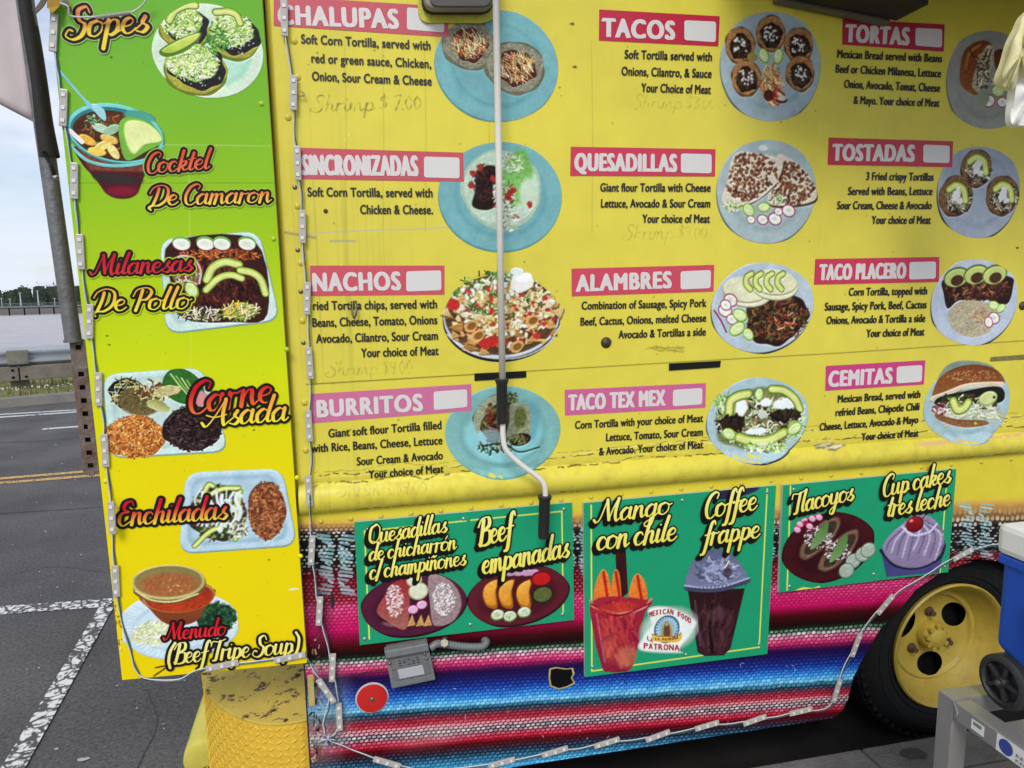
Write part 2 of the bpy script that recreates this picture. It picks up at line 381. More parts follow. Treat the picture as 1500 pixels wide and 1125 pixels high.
def scripts(parent, items, top, bot, ow=3.0, shadow=0, y=0.0, oc='1c1410', thick=.275, thin=.105, halo=None):
    """lines of brush script on one print: all dark outlines first, then all bright strokes"""
    m = 3 + ow + shadow; ZC[0] += 1; y -= ZC[0]*.00011
    xs = [v for t, L, R, xh, o in items for v in (L[0] - .9*xh - m, R[0] + .8*xh + m)]; ys = [v for t, L, R, xh, o in items for v in (L[1] - 2.35*xh - m, R[1] - 2.35*xh - m, L[1] + 1.1*xh + m, R[1] + 1.1*xh + m)]
    cv = Cv(min(xs), min(ys), max(xs), max(ys), 1500, y); k = cv.k; full = (0, 0, cv.W, cv.H)
    sd = [script_sdf(cv, t, L, R, xh, thick=o.get('thick', thick), thin=thin) for t, L, R, xh, o in items]; sdf = np.minimum.reduce(sd)
    if halo: cv.over(full, np.clip(.5-(sdf-(ow+1.6)*k)/k, 0, 1), halo)
    om = np.clip(.5 - (sdf - ow*k)/1.0, 0, 1)
    if shadow:
        acc = om.copy(); n = int(shadow*k)
        for i in range(1, n+1, 2):
            sh = np.zeros_like(om); dx, dy = int(i*.7), int(i*.75)
            sh[dy:, :om.shape[1]-dx] = om[:om.shape[0]-dy, dx:]; np.maximum(acc, sh, out=acc)
        om = acc
    cv.over(full, om, oc)
    for s_, (t, L, R, xh, o) in zip(sd, items):
        yb = cv.T(*L)[1]; yr = cv.T(*R)[1]; X = np.arange(cv.W)/cv.W; base = yb + (yr-yb)*X
        g = np.clip((np.arange(cv.H)[:, None] - base[None] + 1.5*xh*k)/(1.5*xh*k), 0, 1)[..., None]
        cv.over(full, np.clip(.5 - s_, 0, 1), np.array(hexc(top))*(1-g) + np.array(hexc(bot))*g)
    return print_obj('lettering', cv, parent)

# block lettering: the built-in font, condensed and made heavier, as real flat letters
def block_text(text, spacing=1.0):
    cu = bpy.data.curves.new('t', 'FONT'); cu.body = text; cu.size = 1; cu.space_character = spacing; cu.resolution_u = 4
    o = bpy.data.objects.new('t', cu); C.objects.link(o)
    dg = bpy.context.evaluated_depsgraph_get(); me = bpy.data.meshes.new_from_object(o.evaluated_get(dg))
    vs = [v.co.copy() for v in me.vertices]; fs = [list(p.vertices) for p in me.polygons]
    bpy.data.meshes.remove(me); bpy.data.objects.remove(o); bpy.data.curves.remove(cu)
    return vs, fs
def lettering(name, text, L, R, cap, mt, parent, bold=(0, 0, 1), y=-.0015, spacing=1.0, warp=None):
    """flat letters; bold = (half width, half height, copies): the strokes are widened by shifted sheets a hair apart"""
    vs, fs = block_text(text, spacing)
    bw, bh, n = bold
    x0 = min(v.x for v in vs); x1 = max(v.x for v in vs); lean = (858 - (L[0]+R[0])/2)/7530
    out, faces = [], []
    for k in range(n):
        t = (k/(n-1)*2 - 1) if n > 1 else 0; dy = bh*(1 if k % 2 else -1); base = len(out)
        for v in vs:
            u = (v.x - x0)/(x1 - x0); h = v.y/.729*(cap-2*bh) + bh + dy
            p = P(L[0]+bw + (R[0]-L[0]-2*bw)*u - lean*h + t*bw, L[1] + (R[1]-L[1])*u - h, y)
            if warp is not None: p.y = surf(p.x, p.z) - warp
            p.y -= k*.00007; out.append(p)
        faces += [[i + base for i in f] for f in fs]
    return mesh_obj(name, out, faces, mt, parent)

# ================================================================== the food pictures printed on the truck, board and signs
LET = ['b8d878', 'dcebae', '8fbf4a', 'eef3cf', '5f9a34']          # lettuce
def lime(c, x, y, r, a=0):
    c.E(x, y, r, r*.72, '7fae3a', a); c.E(x-.3, y-.3, r*.85, r*.56, 'd5e8a0', a)
    for i in range(5):
        t = math.radians(a + i*36); c.seg(x, y, x + r*.7*math.cos(t), y + r*.45*math.sin(t), .35, 'eef6cc')
def radish(c, x, y, r, a=0):
    c.E(x, y, r, r*.8, 'a02848', a); c.E(x, y, r*.86, r*.67, 'eef0e6', a, tex=.08); c.E(x, y, r*.3, r*.22, 'd8ddd0', a)
def avo(c, pts, w):
    c.L(pts, w, '4a6a22'); c.L(pts, w*.82, 'a9be4c'); c.L([(x, y+.6) for x, y in pts], w*.5, 'dde28c')
def plate(c, cx, cy, rx, ry, col, inner, ang=0, rim='', edge=None):
    if edge: c.E(cx-1.0, cy+2.6, rx, ry, edge, ang)
    c.E(cx, cy, rx, ry, col, ang, tex=.03)
    c.E(cx, cy+1, rx*.74, ry*.74, inner, ang, soft=9, a=.8)
    c.E(cx-.5, cy-.5, rx*.70, ry*.70, col, ang, soft=5, a=.9)
def beans(c, cx, cy, rx, ry, n=60): 
    c.E(cx, cy, rx, ry, '231512', wob=.12, tex=.3); c.SC(cx, cy, rx*.85, ry*.85, n, ['1c0f0d', '3c251e', '2b1a17', '54382a'], 5, 1.2)

def f_chalupas(c):
    plate(c, 729, 96, 93, 80, '78b0b4', '5c989e', edge='57969a')
    for cx, cy, rx, ry in ((687, 66, 40, 36), (755, 100, 46, 38)):
        c.E(cx, cy, rx, ry, '6b6a58', wob=.05, tex=.2); c.E(cx, cy-1, rx*.93, ry*.92, '8c8a74', wob=.06, tex=.25)
        c.SC(cx, cy, rx*.9, ry*.9, 60, ['7a7862', '9d9a82', '64624f'], 7, 1.3, a=.6)
        c.E(cx+2, cy, rx*.62, ry*.66, '43201a', wob=.14, tex=.4)
        c.SC(cx+1, cy-2, rx*.6, ry*.55, 130, ['c7773a', 'd99e5c', 'e8dcae', '9db774', '8a3c22', 'f2ecd0'], 13, .8, 60, 40)
def f_sincro(c):
    plate(c, 734.5, 287.5, 92, 79, '78b0b4', '5c989e', edge='57969a')
    c.E(735, 278, 60, 57, 'a8c0a8', wob=.03, tex=.1); c.E(735, 277, 56, 53, 'bdd3bd', tex=.12)
    c.E(757, 262, 24, 40, '6fae52', 12, 6, wob=.1, tex=.2, c2='8cc46e'); c.E(775, 285, 14, 24, 'c8dcc2', 0, 5)
    c.PG([(698, 256), (712, 243), (728, 247), (722, 275), (726, 300), (712, 308), (692, 302), (696, 280)], '231210', True, tex=.3)
    c.SC(712, 268, 20, 28, 50, ['1c0d0c', '3a2420', '4e2a22'], 7, 1.5); c.SC(738, 290, 16, 26, 60, ['f0f0e2', 'd1d6c0', '3f6d2e', 'b62a2a'], 7, 1.2)
    for x, y in ((693, 254), (747, 283), (752, 279), (744, 290), (776, 300), (755, 318), (690, 272), (722, 262), (703, 246)): c.E(x, y, 5, 4, 'a82a26', RS.rand()*90, wob=.2, tex=.3)
    c.SC(748, 240, 18, 14, 40, ['e8ecd8', '8aa068', 'cfd6b8'], 7, 1); c.SC(746, 325, 12, 14, 34, ['e8ecd8', 'b8c9b0', '6f8f58'], 9, 1.1)
def f_nachos(c):
    c.E(736, 468, 87, 62, '20242a', 0); c.E(736, 465, 86, 60, 'c9ccd0', 0); c.E(736, 462, 84, 58, '53483c', 0)
    c.E(736, 460, 82, 57, '5a3c22', tex=.4)
    for i in range(95):
        t = RS.rand()*6.28; q = math.sqrt(RS.rand()); x, y = 736 + 84*q*math.cos(t), 463 + 57*q*math.sin(t); s = 7 + RS.rand()*9; a = RS.rand()*6.28
        p = [(x + s*math.cos(a+k*2.1)*(.7+.5*RS.rand()), y + s*.7*math.sin(a+k*2.1)) for k in range(3)]
        c.PG([(u+1, v+2) for u, v in p], '4a2a14', soft=2, a=.6); c.PG(p, ['c99a58', 'dcb878', 'b3803f', 'e3c690'][i % 4], soft=1.2, tex=.2)
    c.E(736, 440, 62, 36, '9c8a4c', soft=14, a=.4)
    c.SC(736, 445, 74, 42, 210, ['e8e6c0', 'f3efd8', 'd8cf98', 'e6b45c'], 7, 1.9, curve=.6)
    c.SC(722, 430, 56, 34, 120, ['3d6a2c', '27451f', '6a8f46', '82a75a'], 7, 1.6)
    for i in range(170):
        t = RS.rand()*6.28; q = math.sqrt(RS.rand()); x, y = 736 + 78*q*math.cos(t), 458 + 50*q*math.sin(t)
        c.E(x, y, 2.5+RS.rand()*2.4, 2+RS.rand()*2, ['c8302a', 'e8e0c0', 'b83a2c', 'e0c890', 'f0eee0', 'd8a868'][i % 6], RS.rand()*90, wob=.25, tex=.2)
    c.E(764, 414, 17, 14, 'f2f2ea', -15, wob=.1); c.E(768, 407, 12, 7, 'ffffff', -15); c.E(757, 398, 10, 6, 'e4ede2')
    for x, y in ((664, 446), (710, 503), (722, 500)): c.E(x, y, 9, 8, 'c92c2a', wob=.15, tex=.2)
    for x, y in ((757, 508), (690, 478), (700, 492), (780, 470)): c.E(x, y, 11, 8, 'd8ac66', -30, wob=.1); c.E(x+1, y, 7, 5, '8f5d2a', -30)
    c.L([(655, 490), (680, 512), (715, 524), (760, 524), (800, 506), (820, 478)], .9, 'f2f5f8', .8)
def f_burritos(c):
    plate(c, 737.5, 632, 84.5, 66, '80b4b0', '669e9e', edge='62a0a0'); c.E(738, 636, 56, 42, '8cc8cc', soft=6)
    c.E(772, 618, 20, 32, '5f9aa8', 10, 10, a=.7)
    c.PG([(692, 612), (712, 585), (735, 578), (748, 600), (742, 650), (725, 652), (705, 632)], '4a3a26', True, tex=.4)
    c.PG([(694, 608), (715, 583), (742, 577), (752, 584), (730, 590), (708, 612), (700, 636)], '9aa284', True, tex=.25)
    c.E(722, 615, 11, 19, '2a1812', 15, tex=.4); c.SC(722, 612, 14, 20, 50, ['5b3a24', '3a2416', '8a6840', '6f8a4a', 'a03024'], 6, 1.3)
    c.SC(748, 585, 10, 9, 26, ['3a4a28', '231c14', '7d8a5a'], 7, 1.2)
    c.PG([(748, 592), (774, 594), (777, 630), (770, 650), (742, 644), (746, 618)], '8c9474', True, tex=.3); c.E(762, 612, 9, 16, '5c6434', 5, 4, tex=.4)
    c.E(762, 644, 16, 9, '1c130e', -8, tex=.5); c.SC(760, 644, 14, 7, 40, ['3a2a1c', '6e5a3a', '8a9858'], 5, 1.1)
    c.SC(725, 655, 24, 10, 30, ['1a2416', 'a6b59a', '36502a', '20140f'], 10, 1.2)
    c.E(718, 640, 18, 12, 'a5d3e0', 0, 5, a=.6); c.L([(712, 652), (738, 650), (760, 662), (790, 655)], 1, '223018')
def taco(c, x, y, r):
    c.E(x, y, r, r*1.08, '5b3a1c', wob=.06, soft=2); c.E(x, y-1, r*.96, r, 'b07c48', wob=.06, tex=.25); c.SC(x, y, r*.9, r, 22, ['c4935e', '94602e'], 6, 1.2, a=.5)
    c.E(x+1, y+2, r*.72, r*.74, '23120e', wob=.15, tex=.4); c.SC(x+1, y+2, r*.66, r*.7, 45, ['2a1712', '462a20', '3a4a24', '5c2c20'], 5, 1.3)
    for i in range(24): c.E(x + (RS.rand()-.5)*r*.8, y-1 + (RS.rand()-.5)*r*.9, 1.9, 1.4, ['f2f0ea', 'dcd9d0'][i % 2], RS.rand()*180, wob=.2)
def f_tacos(c):
    plate(c, 1129.6, 96.5, 79, 77.5, 'a3b6bc', '8a9fa8', edge='5d6a6c')
    c.SC(1132, 125, 15, 26, 70, ['e3cf9c', 'd9b878', 'a8743c', 'c23f24'], 16, 1.8, 70, 25, curve=.5); c.E(1126, 140, 8, 8, '5a1d14', tex=.4)
    for x, y in ((1084, 67), (1129, 50), (1170, 67), (1093, 115), (1172, 108)): taco(c, x, y, 23)
    c.E(1102, 84, 8, 6, 'a08c4a'); lime(c, 1119, 82, 11, 60); lime(c, 1140, 83, 11, 100)
    c.E(1145, 147, 9, 4, '3a1c16'); c.E(1145, 145, 7, 3, 'd8cfc0')
def f_quesa(c):
    plate(c, 1123.5, 280, 77, 73, 'a8babc', '90a4a8', edge='5d6a6c')
    c.E(1118, 217, 7, 4, 'd5dfdc')
    fold = [(1078, 224), (1120, 227), (1146, 237), (1138, 265), (1110, 290), (1082, 302), (1058, 296), (1066, 262)]
    fold2 = [(1140, 226), (1168, 240), (1188, 262), (1196, 290), (1170, 300), (1125, 298), (1136, 262)]
    for pts, cx, cy, rx, ry in ((fold2, 1155, 270, 38, 32), (fold, 1100, 260, 40, 36)):
        c.PG([(x+1, y+3) for x, y in pts], '4a3020', True, 2); c.PG(pts, 'ddd3bd', True, tex=.12); m = c.a[..., 3].copy()
        for i in range(300):
            t = RS.rand()*6.28; q = math.sqrt(RS.rand()); x, y = cx + rx*q*math.cos(t), cy + ry*q*math.sin(t)
            if inside(x, y, pts): c.E(x, y, 1.2+RS.rand()*2.3, 1+RS.rand()*1.5, ['4a2416', '6a3420', '8a5434'][i % 3], RS.rand()*180, wob=.3, a=.85)
    c.L([(1060, 298), (1086, 300), (1112, 290), (1140, 265)], 1.0, 'efe9d8')
    c.SC(1075, 303, 14, 6, 25, LET, 7, 1); c.SC(1140, 292, 12, 6, 22, ['c8d8a8', '6f8f58', 'e0e6d0'], 7, 1.1)
    lime(c, 1097, 308, 11, 50); lime(c, 1119, 304, 10, 0)
    for x, y, r in ((1117, 322, 9), (1135, 321, 11), (1155, 309, 11), (1100, 322, 7), (1140, 310, 7)): radish(c, x, y, r, 20)
def f_alambres(c):
    plate(c, 1117.8, 450, 78.5, 63.5, 'b6c6d0', 'a0b2be', -6, edge='1f2830')
    c.E(1137, 466, 48, 37, '2a1510', -12, wob=.12, tex=.4); c.SC(1138, 466, 44, 32, 190, ['22100c', '4a2a1a', '6a2c1c', '3b2a18', '8a5a34', '54602c'], 10, 1.6, curve=.4)
    c.SC(1150, 470, 20, 12, 12, ['c8a078', 'b04a30'], 9, 1.4)
    for x, y, rx, ry in ((1095, 430, 36, 18), (1092, 424, 34, 17), (1135, 418, 36, 20), (1133, 413, 36, 17)): c.E(x, y+1.5, rx, ry, '8a8868', 6, 2); c.E(x, y, rx, ry, 'e2e2bc', 6, tex=.07)
    for x in (1094, 1108, 1124, 1140): avo(c, [(x+7, 401), (x, 406), (x-1, 416), (x+5, 424)], 4.6)
    for x, y, r in ((1070, 440, 11), (1062, 455, 11), (1072, 468, 9), (1063, 447, 9)): radish(c, x, y, r, 30)
    lime(c, 1084, 462, 12, 30); lime(c, 1080, 482, 13, -30); lime(c, 1096, 490, 10, 50); c.L([(1046, 455), (1056, 470), (1064, 487)], 1, '8a1c3a')
def f_texmex(c):
    plate(c, 1110.6, 614.5, 77, 60, 'acc6cc', '94b0b8', -4, edge='1f2a30')
    c.E(1110, 616, 62, 44, '6f7a4a', wob=.1, soft=4, tex=.4); c.SC(1110, 618, 60, 42, 240, ['b9cf8c', 'e3ead0', '3a2a1c', '1d1512', '8a9a4a', 'a07848', 'eef2ea'], 10, 1.4, curve=.4)
    c.SC(1062, 600, 14, 24, 40, LET, 10, 1.3, 60, 40); c.SC(1168, 612, 10, 26, 40, LET, 10, 1.3)
    for x, y, rx, ry in ((1086, 597, 9, 12), (1150, 592, 19, 8), (1108, 632, 17, 5), (1122, 590, 9, 6), (1172, 600, 7, 9)): c.E(x, y, rx, ry, 'eef4f4', wob=.12, soft=2)
    avo(c, [(1068, 604), (1070, 588), (1082, 580), (1096, 577)], 7); avo(c, [(1130, 570), (1148, 572), (1164, 584), (1172, 600)], 6)
    avo(c, [(1082, 641), (1100, 646), (1125, 645), (1148, 634)], 7.5)
    c.E(1117, 607, 8, 6, 'c8d0c4', 20, wob=.2); c.SC(1074, 620, 17, 12, 60, ['15110f', '2c1c14', '3a2a20'], 8, 2.4); c.SC(1150, 609, 20, 8, 50, ['15110f', '2c1c14', '3a3420'], 8, 2.2); lime(c, 1068, 636, 11, 30); lime(c, 1112, 578, 9, 90); lime(c, 1164, 628, 12, -30)
    c.SC(1120, 654, 30, 6, 60, LET + ['f0f4e8'], 9, 1.1)
def f_tortas(c):
    plate(c, 1448, 116, 67, 70, '9c9c94', '84847e', edge='6a6a60')
    c.PG([(1410, 80), (1425, 64), (1444, 60), (1454, 72), (1448, 110), (1436, 138), (1420, 136), (1406, 120)], '7a3c1c', True, tex=.3, c2='8f5228')
    c.L([(1414, 100), (1420, 78), (1436, 66)], 2, 'b8743c', .7); c.L([(1420, 72), (1426, 84)], 1.4, '4a2212', .7)
    c.PG([(1436, 82), (1448, 66), (1456, 76), (1450, 108), (1438, 136), (1424, 128), (1428, 104)], 'b9ae90', True, tex=.3)
    for o in (0, 5, 9): c.L([(1431+o, 125), (1436+o, 100), (1446+o*.6, 74)], 1.2, ['5a4030', '6f7a3e', 'e0d8c0'][o % 3])
    c.SC(1440, 102, 9, 30, 60, ['5a3c2c', '8a9050', 'd8ceb0', '3c2a1e'], 6, 1.2)
    c.PG([(1456, 78), (1470, 72), (1484, 76), (1492, 98), (1480, 116), (1462, 112)], '6a3218', True, tex=.4); c.SC(1468, 116, 16, 9, 50, ['c8bc9c', '4a3222', '7f8a4a', '8a86a0'], 8, 1.3)
    lime(c, 1462, 134, 11, 10); radish(c, 1448, 148, 11); radish(c, 1468, 150, 9); c.E(1440, 143, 10, 12, '8f9c80', 0)
def f_tostadas(c):
    plate(c, 1434, 280, 66, 64, '9fa9b8', '8a96a6', edge='15181c')
    for x, y, r in ((1430, 247, 25), (1400, 288, 27), (1468, 287, 27)):
        c.E(x, y, r, r, '4a3018', wob=.05); c.E(x, y-1, r*.95, r*.94, '7d5a34', wob=.06, tex=.3)
        c.E(x+3, y+3, r*.74, r*.74, '2c1c14', wob=.15, tex=.4); c.SC(x+3, y+3, r*.72, r*.72, 90, ['c4c09c', '6f7448', '8f7a54', 'e2dfcc', '3a281c'], 9, .9)
        avo(c, [(x-10, y-10), (x, y-16), (x+11, y-10), (x+14, y+6)], 5.5); c.E(x+1, y-2, 6, 10, 'e6e8e8', 20, wob=.25); c.E(x+6, y+7, 5, 4, 'dfe2e0', wob=.2)
def f_placero(c):
    plate(c, 1428, 442, 68.5, 60, 'c0cbdc', 'a9b7cc', -6, edge='151a20')
    c.PG([(1380, 412), (1400, 402), (1440, 398), (1480, 406), (1484, 418), (1474, 446), (1440, 438), (1405, 440), (1388, 452), (1382, 430)], '2a1410', True, tex=.4)
    c.SC(1430, 422, 48, 18, 170, ['22100c', '4a2418', '6a3420', '3a1c14', '9a6844'], 9, 1.6, curve=.4)
    for x, y in ((1401, 406), (1430, 402), (1457, 402)): 
        c.E(x, y, 20, 13, '5c7a2c', -10); c.E(x, y+1, 18, 11.5, 'c3d07a', -10); c.E(x+1, y+5, 10, 7, '4a2c1c', -10, tex=.3)
    c.PG([(1388, 462), (1402, 444), (1426, 440), (1452, 448), (1458, 470), (1446, 488), (1420, 494), (1396, 482)], 'b8ae90', True, tex=.2); c.SC(1425, 468, 30, 20, 70, ['a89c7c', 'cfc6a8', '948664'], 6, 1, a=.5)
    c.SC(1436, 462, 10, 12, 26, ['b86a3c', 'a0512c'], 3, .8, a=.6)
    lime(c, 1456, 448, 9, 20); lime(c, 1466, 452, 8, -30); radish(c, 1456, 466, 10, 30); radish(c, 1448, 472, 8, 60)
def f_cemitas(c):
    plate(c, 1417, 592, 67, 55, 'a8c2c8', '90acb6', -5, edge='90a8b0')
    c.PG([(1372, 560), (1386, 536), (1410, 528), (1440, 531), (1456, 540), (1420, 540), (1390, 556)], '7f9284', True, tex=.15)
    c.PG([(1363, 590), (1372, 560), (1392, 542), (1425, 534), (1458, 541), (1472, 560), (1460, 566), (1430, 562), (1400, 576), (1372, 580)], '7a3c1a', True, tex=.25, c2='9c6434')
    c.SC(1420, 550, 40, 8, 60, ['e0c08a', 'c89860'], 1.6, .6)
    c.L([(1366, 584), (1388, 576), (1414, 566), (1445, 563), (1468, 563)], 3.4, 'd8cdb2'); c.PG([(1372, 584), (1408, 574), (1455, 566), (1470, 572), (1468, 588), (1440, 594), (1400, 604), (1372, 602)], '191812', True, tex=.4)
    c.SC(1418, 590, 42, 12, 70, ['1d2a14', '5a2c20', '3c4c20', 'c0c8a0'], 9, 1.6); c.SC(1418, 606, 50, 15, 150, ['e8ecdc', 'd5dcc0', 'c8d8a8', 'b8b49c'], 13, 1.2, 10, 60, curve=.4)
    avo(c, [(1396, 588), (1402, 600), (1412, 598), (1418, 590)], 6.5); c.E(1447, 584, 15, 10, '9fb868', -10); c.E(1447, 583, 13, 8.5, 'd3dc98', -10); c.E(1456, 582, 2, 2, '2a2a1a')
    c.SC(1376, 600, 10, 8, 30, ['5a2430', 'a8505c', 'e0d8cc'], 7, 1.2)
    c.PG([(1370, 606), (1400, 614), (1440, 616), (1446, 622), (1410, 626), (1376, 616)], '8a5a34', True, tex=.3)
def inside(x, y, pts):
    r = False
    for (ax, ay), (bx, by) in zip(pts, pts[1:] + pts[:1]):
        if (ay > y) != (by > y) and x < (bx-ax)*(y-ay)/(by-ay) + ax: r = not r
    return r
def tray(c, q, col='cfe6de', inn='b2d0cb'):
    c.PG(rquad(q, 24), '8fb0a8'); c.PG(rquad([(q[0][0]+1, q[0][1]+1), (q[1][0]-1, q[1][1]+1), (q[2][0]-1.5, q[2][1]-2), (q[3][0]+1, q[3][1]-2)], 23), col, tex=.04)
    cx = sum(p[0] for p in q)/4; cy = sum(p[1] for p in q)/4
    c.PG(rquad([(cx + (x-cx)*.87, cy + (y-cy)*.84 - 1) for x, y in q], 20), inn, soft=5)
    c.PG(rquad([(cx + (x-cx)*.80, cy + (y-cy)*.76 - 1) for x, y in q], 18), col, soft=8, a=.7)
def f_sopes(c):
    c.E(305, 75, 81, 69, 'd9ecd2', -4, tex=.03); c.E(306, 79, 62, 50, 'a9dcc0', -4, 6); c.E(307, 78, 55, 44, 'b8e4cc', -4, 6)
    for i in range(50):
        t = i/50*6.283; c.seg(305+66*math.cos(t), 75+55*math.sin(t), 305+77*math.cos(t), 75+65*math.sin(t), .5, 'a8d0ae', .35)
    for x, y, r, ry in ((270, 40, 36, 30), (343, 52, 38, 33), (287, 100, 46, 36)):
        c.E(x, y+5, r, ry, '6f7c22', wob=.04); c.E(x, y+2, r*.98, ry*.97, 'a8a43c', wob=.05, tex=.2); c.E(x+3, y-1, r*.9, ry*.88, '1a1a1c', wob=.12, tex=.4)
        c.E(x-4, y-8, r*.8, ry*.72, 'd3e29c', wob=.12, tex=.2, soft=3); c.SC(x-4, y-8, r*.82, ry*.75, 260, ['e6eebc', 'f2f4d4', 'b6d860', '8fc044', 'dce8a0', '64a030'], 6, 1.3)
        c.SC(x+8, y+14, r*.6, ry*.4, 20, ['e8e8e0', '101214'], 3, .8)
    avo(c, [(248, 30), (256, 16), (272, 8), (286, 8)], 6); avo(c, [(316, 18), (334, 17), (346, 22), (352, 34)], 5.5)
    c.PG([(234, 74), (252, 62), (275, 52), (294, 47), (292, 58), (274, 74), (250, 83), (237, 82)], '567f22', True); c.PG([(237, 74), (254, 63), (276, 53), (292, 49), (288, 58), (270, 70), (250, 78)], 'dde27e', True, c2='a8c83c')
    c.SC(318, 60, 16, 20, 50, ['3f8a2c', '79b84a', '2c6a24'], 8, 1.2)
def f_cocktail(c):
    c.PG([(108, 215), (140, 262), (158, 285), (180, 291), (200, 284), (212, 256), (232, 225)], '3a1a18', True, 1.4, c2='5a0c20')
    c.PG([(110, 212), (232, 226), (222, 252), (132, 250)], '8a4a34', soft=4, a=.8, tex=.3); c.E(170, 262, 36, 7, '24302a', 4, 4, a=.7); c.E(178, 280, 22, 7, '8a1030', 0, 4, a=.8)
    c.E(170, 196, 70, 45, '3f9a98', 8); c.E(170, 195, 68, 43.5, '7cd0c8', 8); c.E(170, 197, 64, 40, '2c7c80', 8); c.E(170, 199, 61, 37, '4a2412', 8, tex=.35)
    c.E(160, 180, 30, 14, '6a3418', 0, 6, a=.6); c.SC(170, 196, 52, 28, 70, ['7a3a1c', '38180c', '9a5428', '5c7a3c'], 7, 1.6)
    for x, y, a, cc in ((128, 205, 30, 'f0b44a'), (150, 214, -30, 'f3dc7c'), (160, 204, 20, 'e8c060'), (142, 222, 10, 'f6cf58'), (166, 222, 60, 'f5e48e'), (148, 188, 20, 'b7d6bc'), (164, 190, -30, '9cc29c')): c.E(x, y, 13, 6.5, cc, a, 1.2, tex=.12)
    c.SC(134, 176, 8, 7, 16, ['8fc6a0', '3f6a3a'], 4, 1.3); c.E(204, 171, 22, 9, '4fa690', 8, 3)
    c.PG([(175, 180), (192, 171), (222, 182), (239, 206), (214, 222), (186, 235), (176, 210)], '76b83c', True); c.PG([(184, 180), (205, 177), (226, 188), (237, 206), (212, 212), (196, 226), (184, 205)], 'e4eca0', True, 3)
    c.L([(82, 100), (96, 116), (122, 146), (148, 168)], 3, '86c4cf'); c.PG([(134, 152), (152, 160), (155, 177), (144, 170)], '9fd4dc', True); c.L([(103, 192), (120, 208)], 3.5, 'f2ece4')
    c.L([(104, 215), (130, 236), (170, 243), (215, 236), (238, 214)], 2.4, '78c6c4')
def f_milanesas(c):
    tray(c, [(234, 350), (380, 338), (411, 470), (243, 490)])
    c.PG([(250, 356), (372, 352), (392, 460), (340, 472), (268, 466), (252, 420)], '35160f', True, 2, tex=.4)
    c.SC(322, 374, 60, 9, 110, ['b05a24', 'c8783a', '8a3c18'], 5, 1.4); c.SC(322, 420, 58, 40, 240, ['2c100c', '5a2018', '421812', '6a3024', '1c0a08'], 14, 2.2, 80, 50)
    for x in (266, 301, 325, 362): c.E(x, 355, 13, 9, '6fa84a', 8); c.E(x, 359, 12.5, 9, '8a2438', 8); c.E(x, 358, 12, 8.5, 'eef2e2', 8); c.E(x, 358, 6, 4, 'dfe6cc', 8, 3)
    c.E(274, 398, 22, 26, 'a84a3c', 0, 3, a=.8, tex=.3); c.L([(250, 390), (262, 376), (282, 378), (294, 396), (292, 415)], 1.4, 'cdb8c4'); c.L([(252, 420), (268, 410), (288, 416)], 1.3, 'cdb8c4')
    c.SC(272, 404, 18, 18, 30, ['4f8a3c', 'b03228', 'd8d0c0'], 9, 1.6); lime(c, 281, 425, 13, 70)
    avo(c, [(303, 410), (312, 392), (330, 384), (350, 388)], 6.5); avo(c, [(302, 425), (320, 408), (338, 403), (354, 408)], 5.5); avo(c, [(352, 396), (370, 400), (382, 410), (389, 430)], 6)
    c.SC(300, 460, 40, 9, 60, ['eee2a8', '4a5a28', 'f6f0d0', '2a2018'], 11, 1, curve=.4); c.SC(352, 456, 26, 12, 80, ['f0d060', 'f0b440', 'f6ecc0', '7a9a44'], 13, 1.3, -60, 60)
def f_carne(c):
    tray(c, [(150, 548), (298, 538), (336, 662), (160, 672)])
    c.E(186, 576, 24, 23, '16140e', wob=.1, tex=.3); c.SC(186, 576, 22, 21, 80, ['f3e088', 'eef0d8', '2c3a18', 'd8c060', '10140c'], 13, 1)
    c.E(205, 588, 30, 22, '6a5c34', 10, 4, tex=.4); c.SC(220, 575, 26, 18, 50, ['b8b070', '6a2c24', '4a5a2c', 'd8c890'], 12, 1.6)
    c.PG([(238, 560), (248, 543), (270, 541), (292, 556), (300, 580), (284, 592), (262, 590), (244, 578)], '2f6a24', True, tex=.2)
    for o in range(4): c.L([(250+o*8, 548+o*3), (264+o*7, 566+o*3), (282+o*4, 586)], 1, '8ab85a' if o % 2 else 'c4d890')
    c.E(292, 584, 14, 12, 'd89090', 20, 3); c.E(245, 573, 20, 8, 'c9bc84', -10, wob=.1, tex=.2); c.E(232, 595, 17, 8, '8f9448', 25, wob=.1, c2='dcd8a0')
    c.E(198, 640, 43, 32, 'b8692c', wob=.07, tex=.2); c.SC(198, 640, 41, 31, 480, ['d98a40', 'e8a458', 'a85a22', 'c87632', '8a4418', 'f0b870'], 5.5, 1.25)
    c.E(282, 628, 42, 34, '2c1a1c', wob=.07, tex=.4); c.SC(282, 628, 41, 33, 300, ['1c1013', '44302f', '30201f', '5a4444', '14090b'], 7, 1.4)
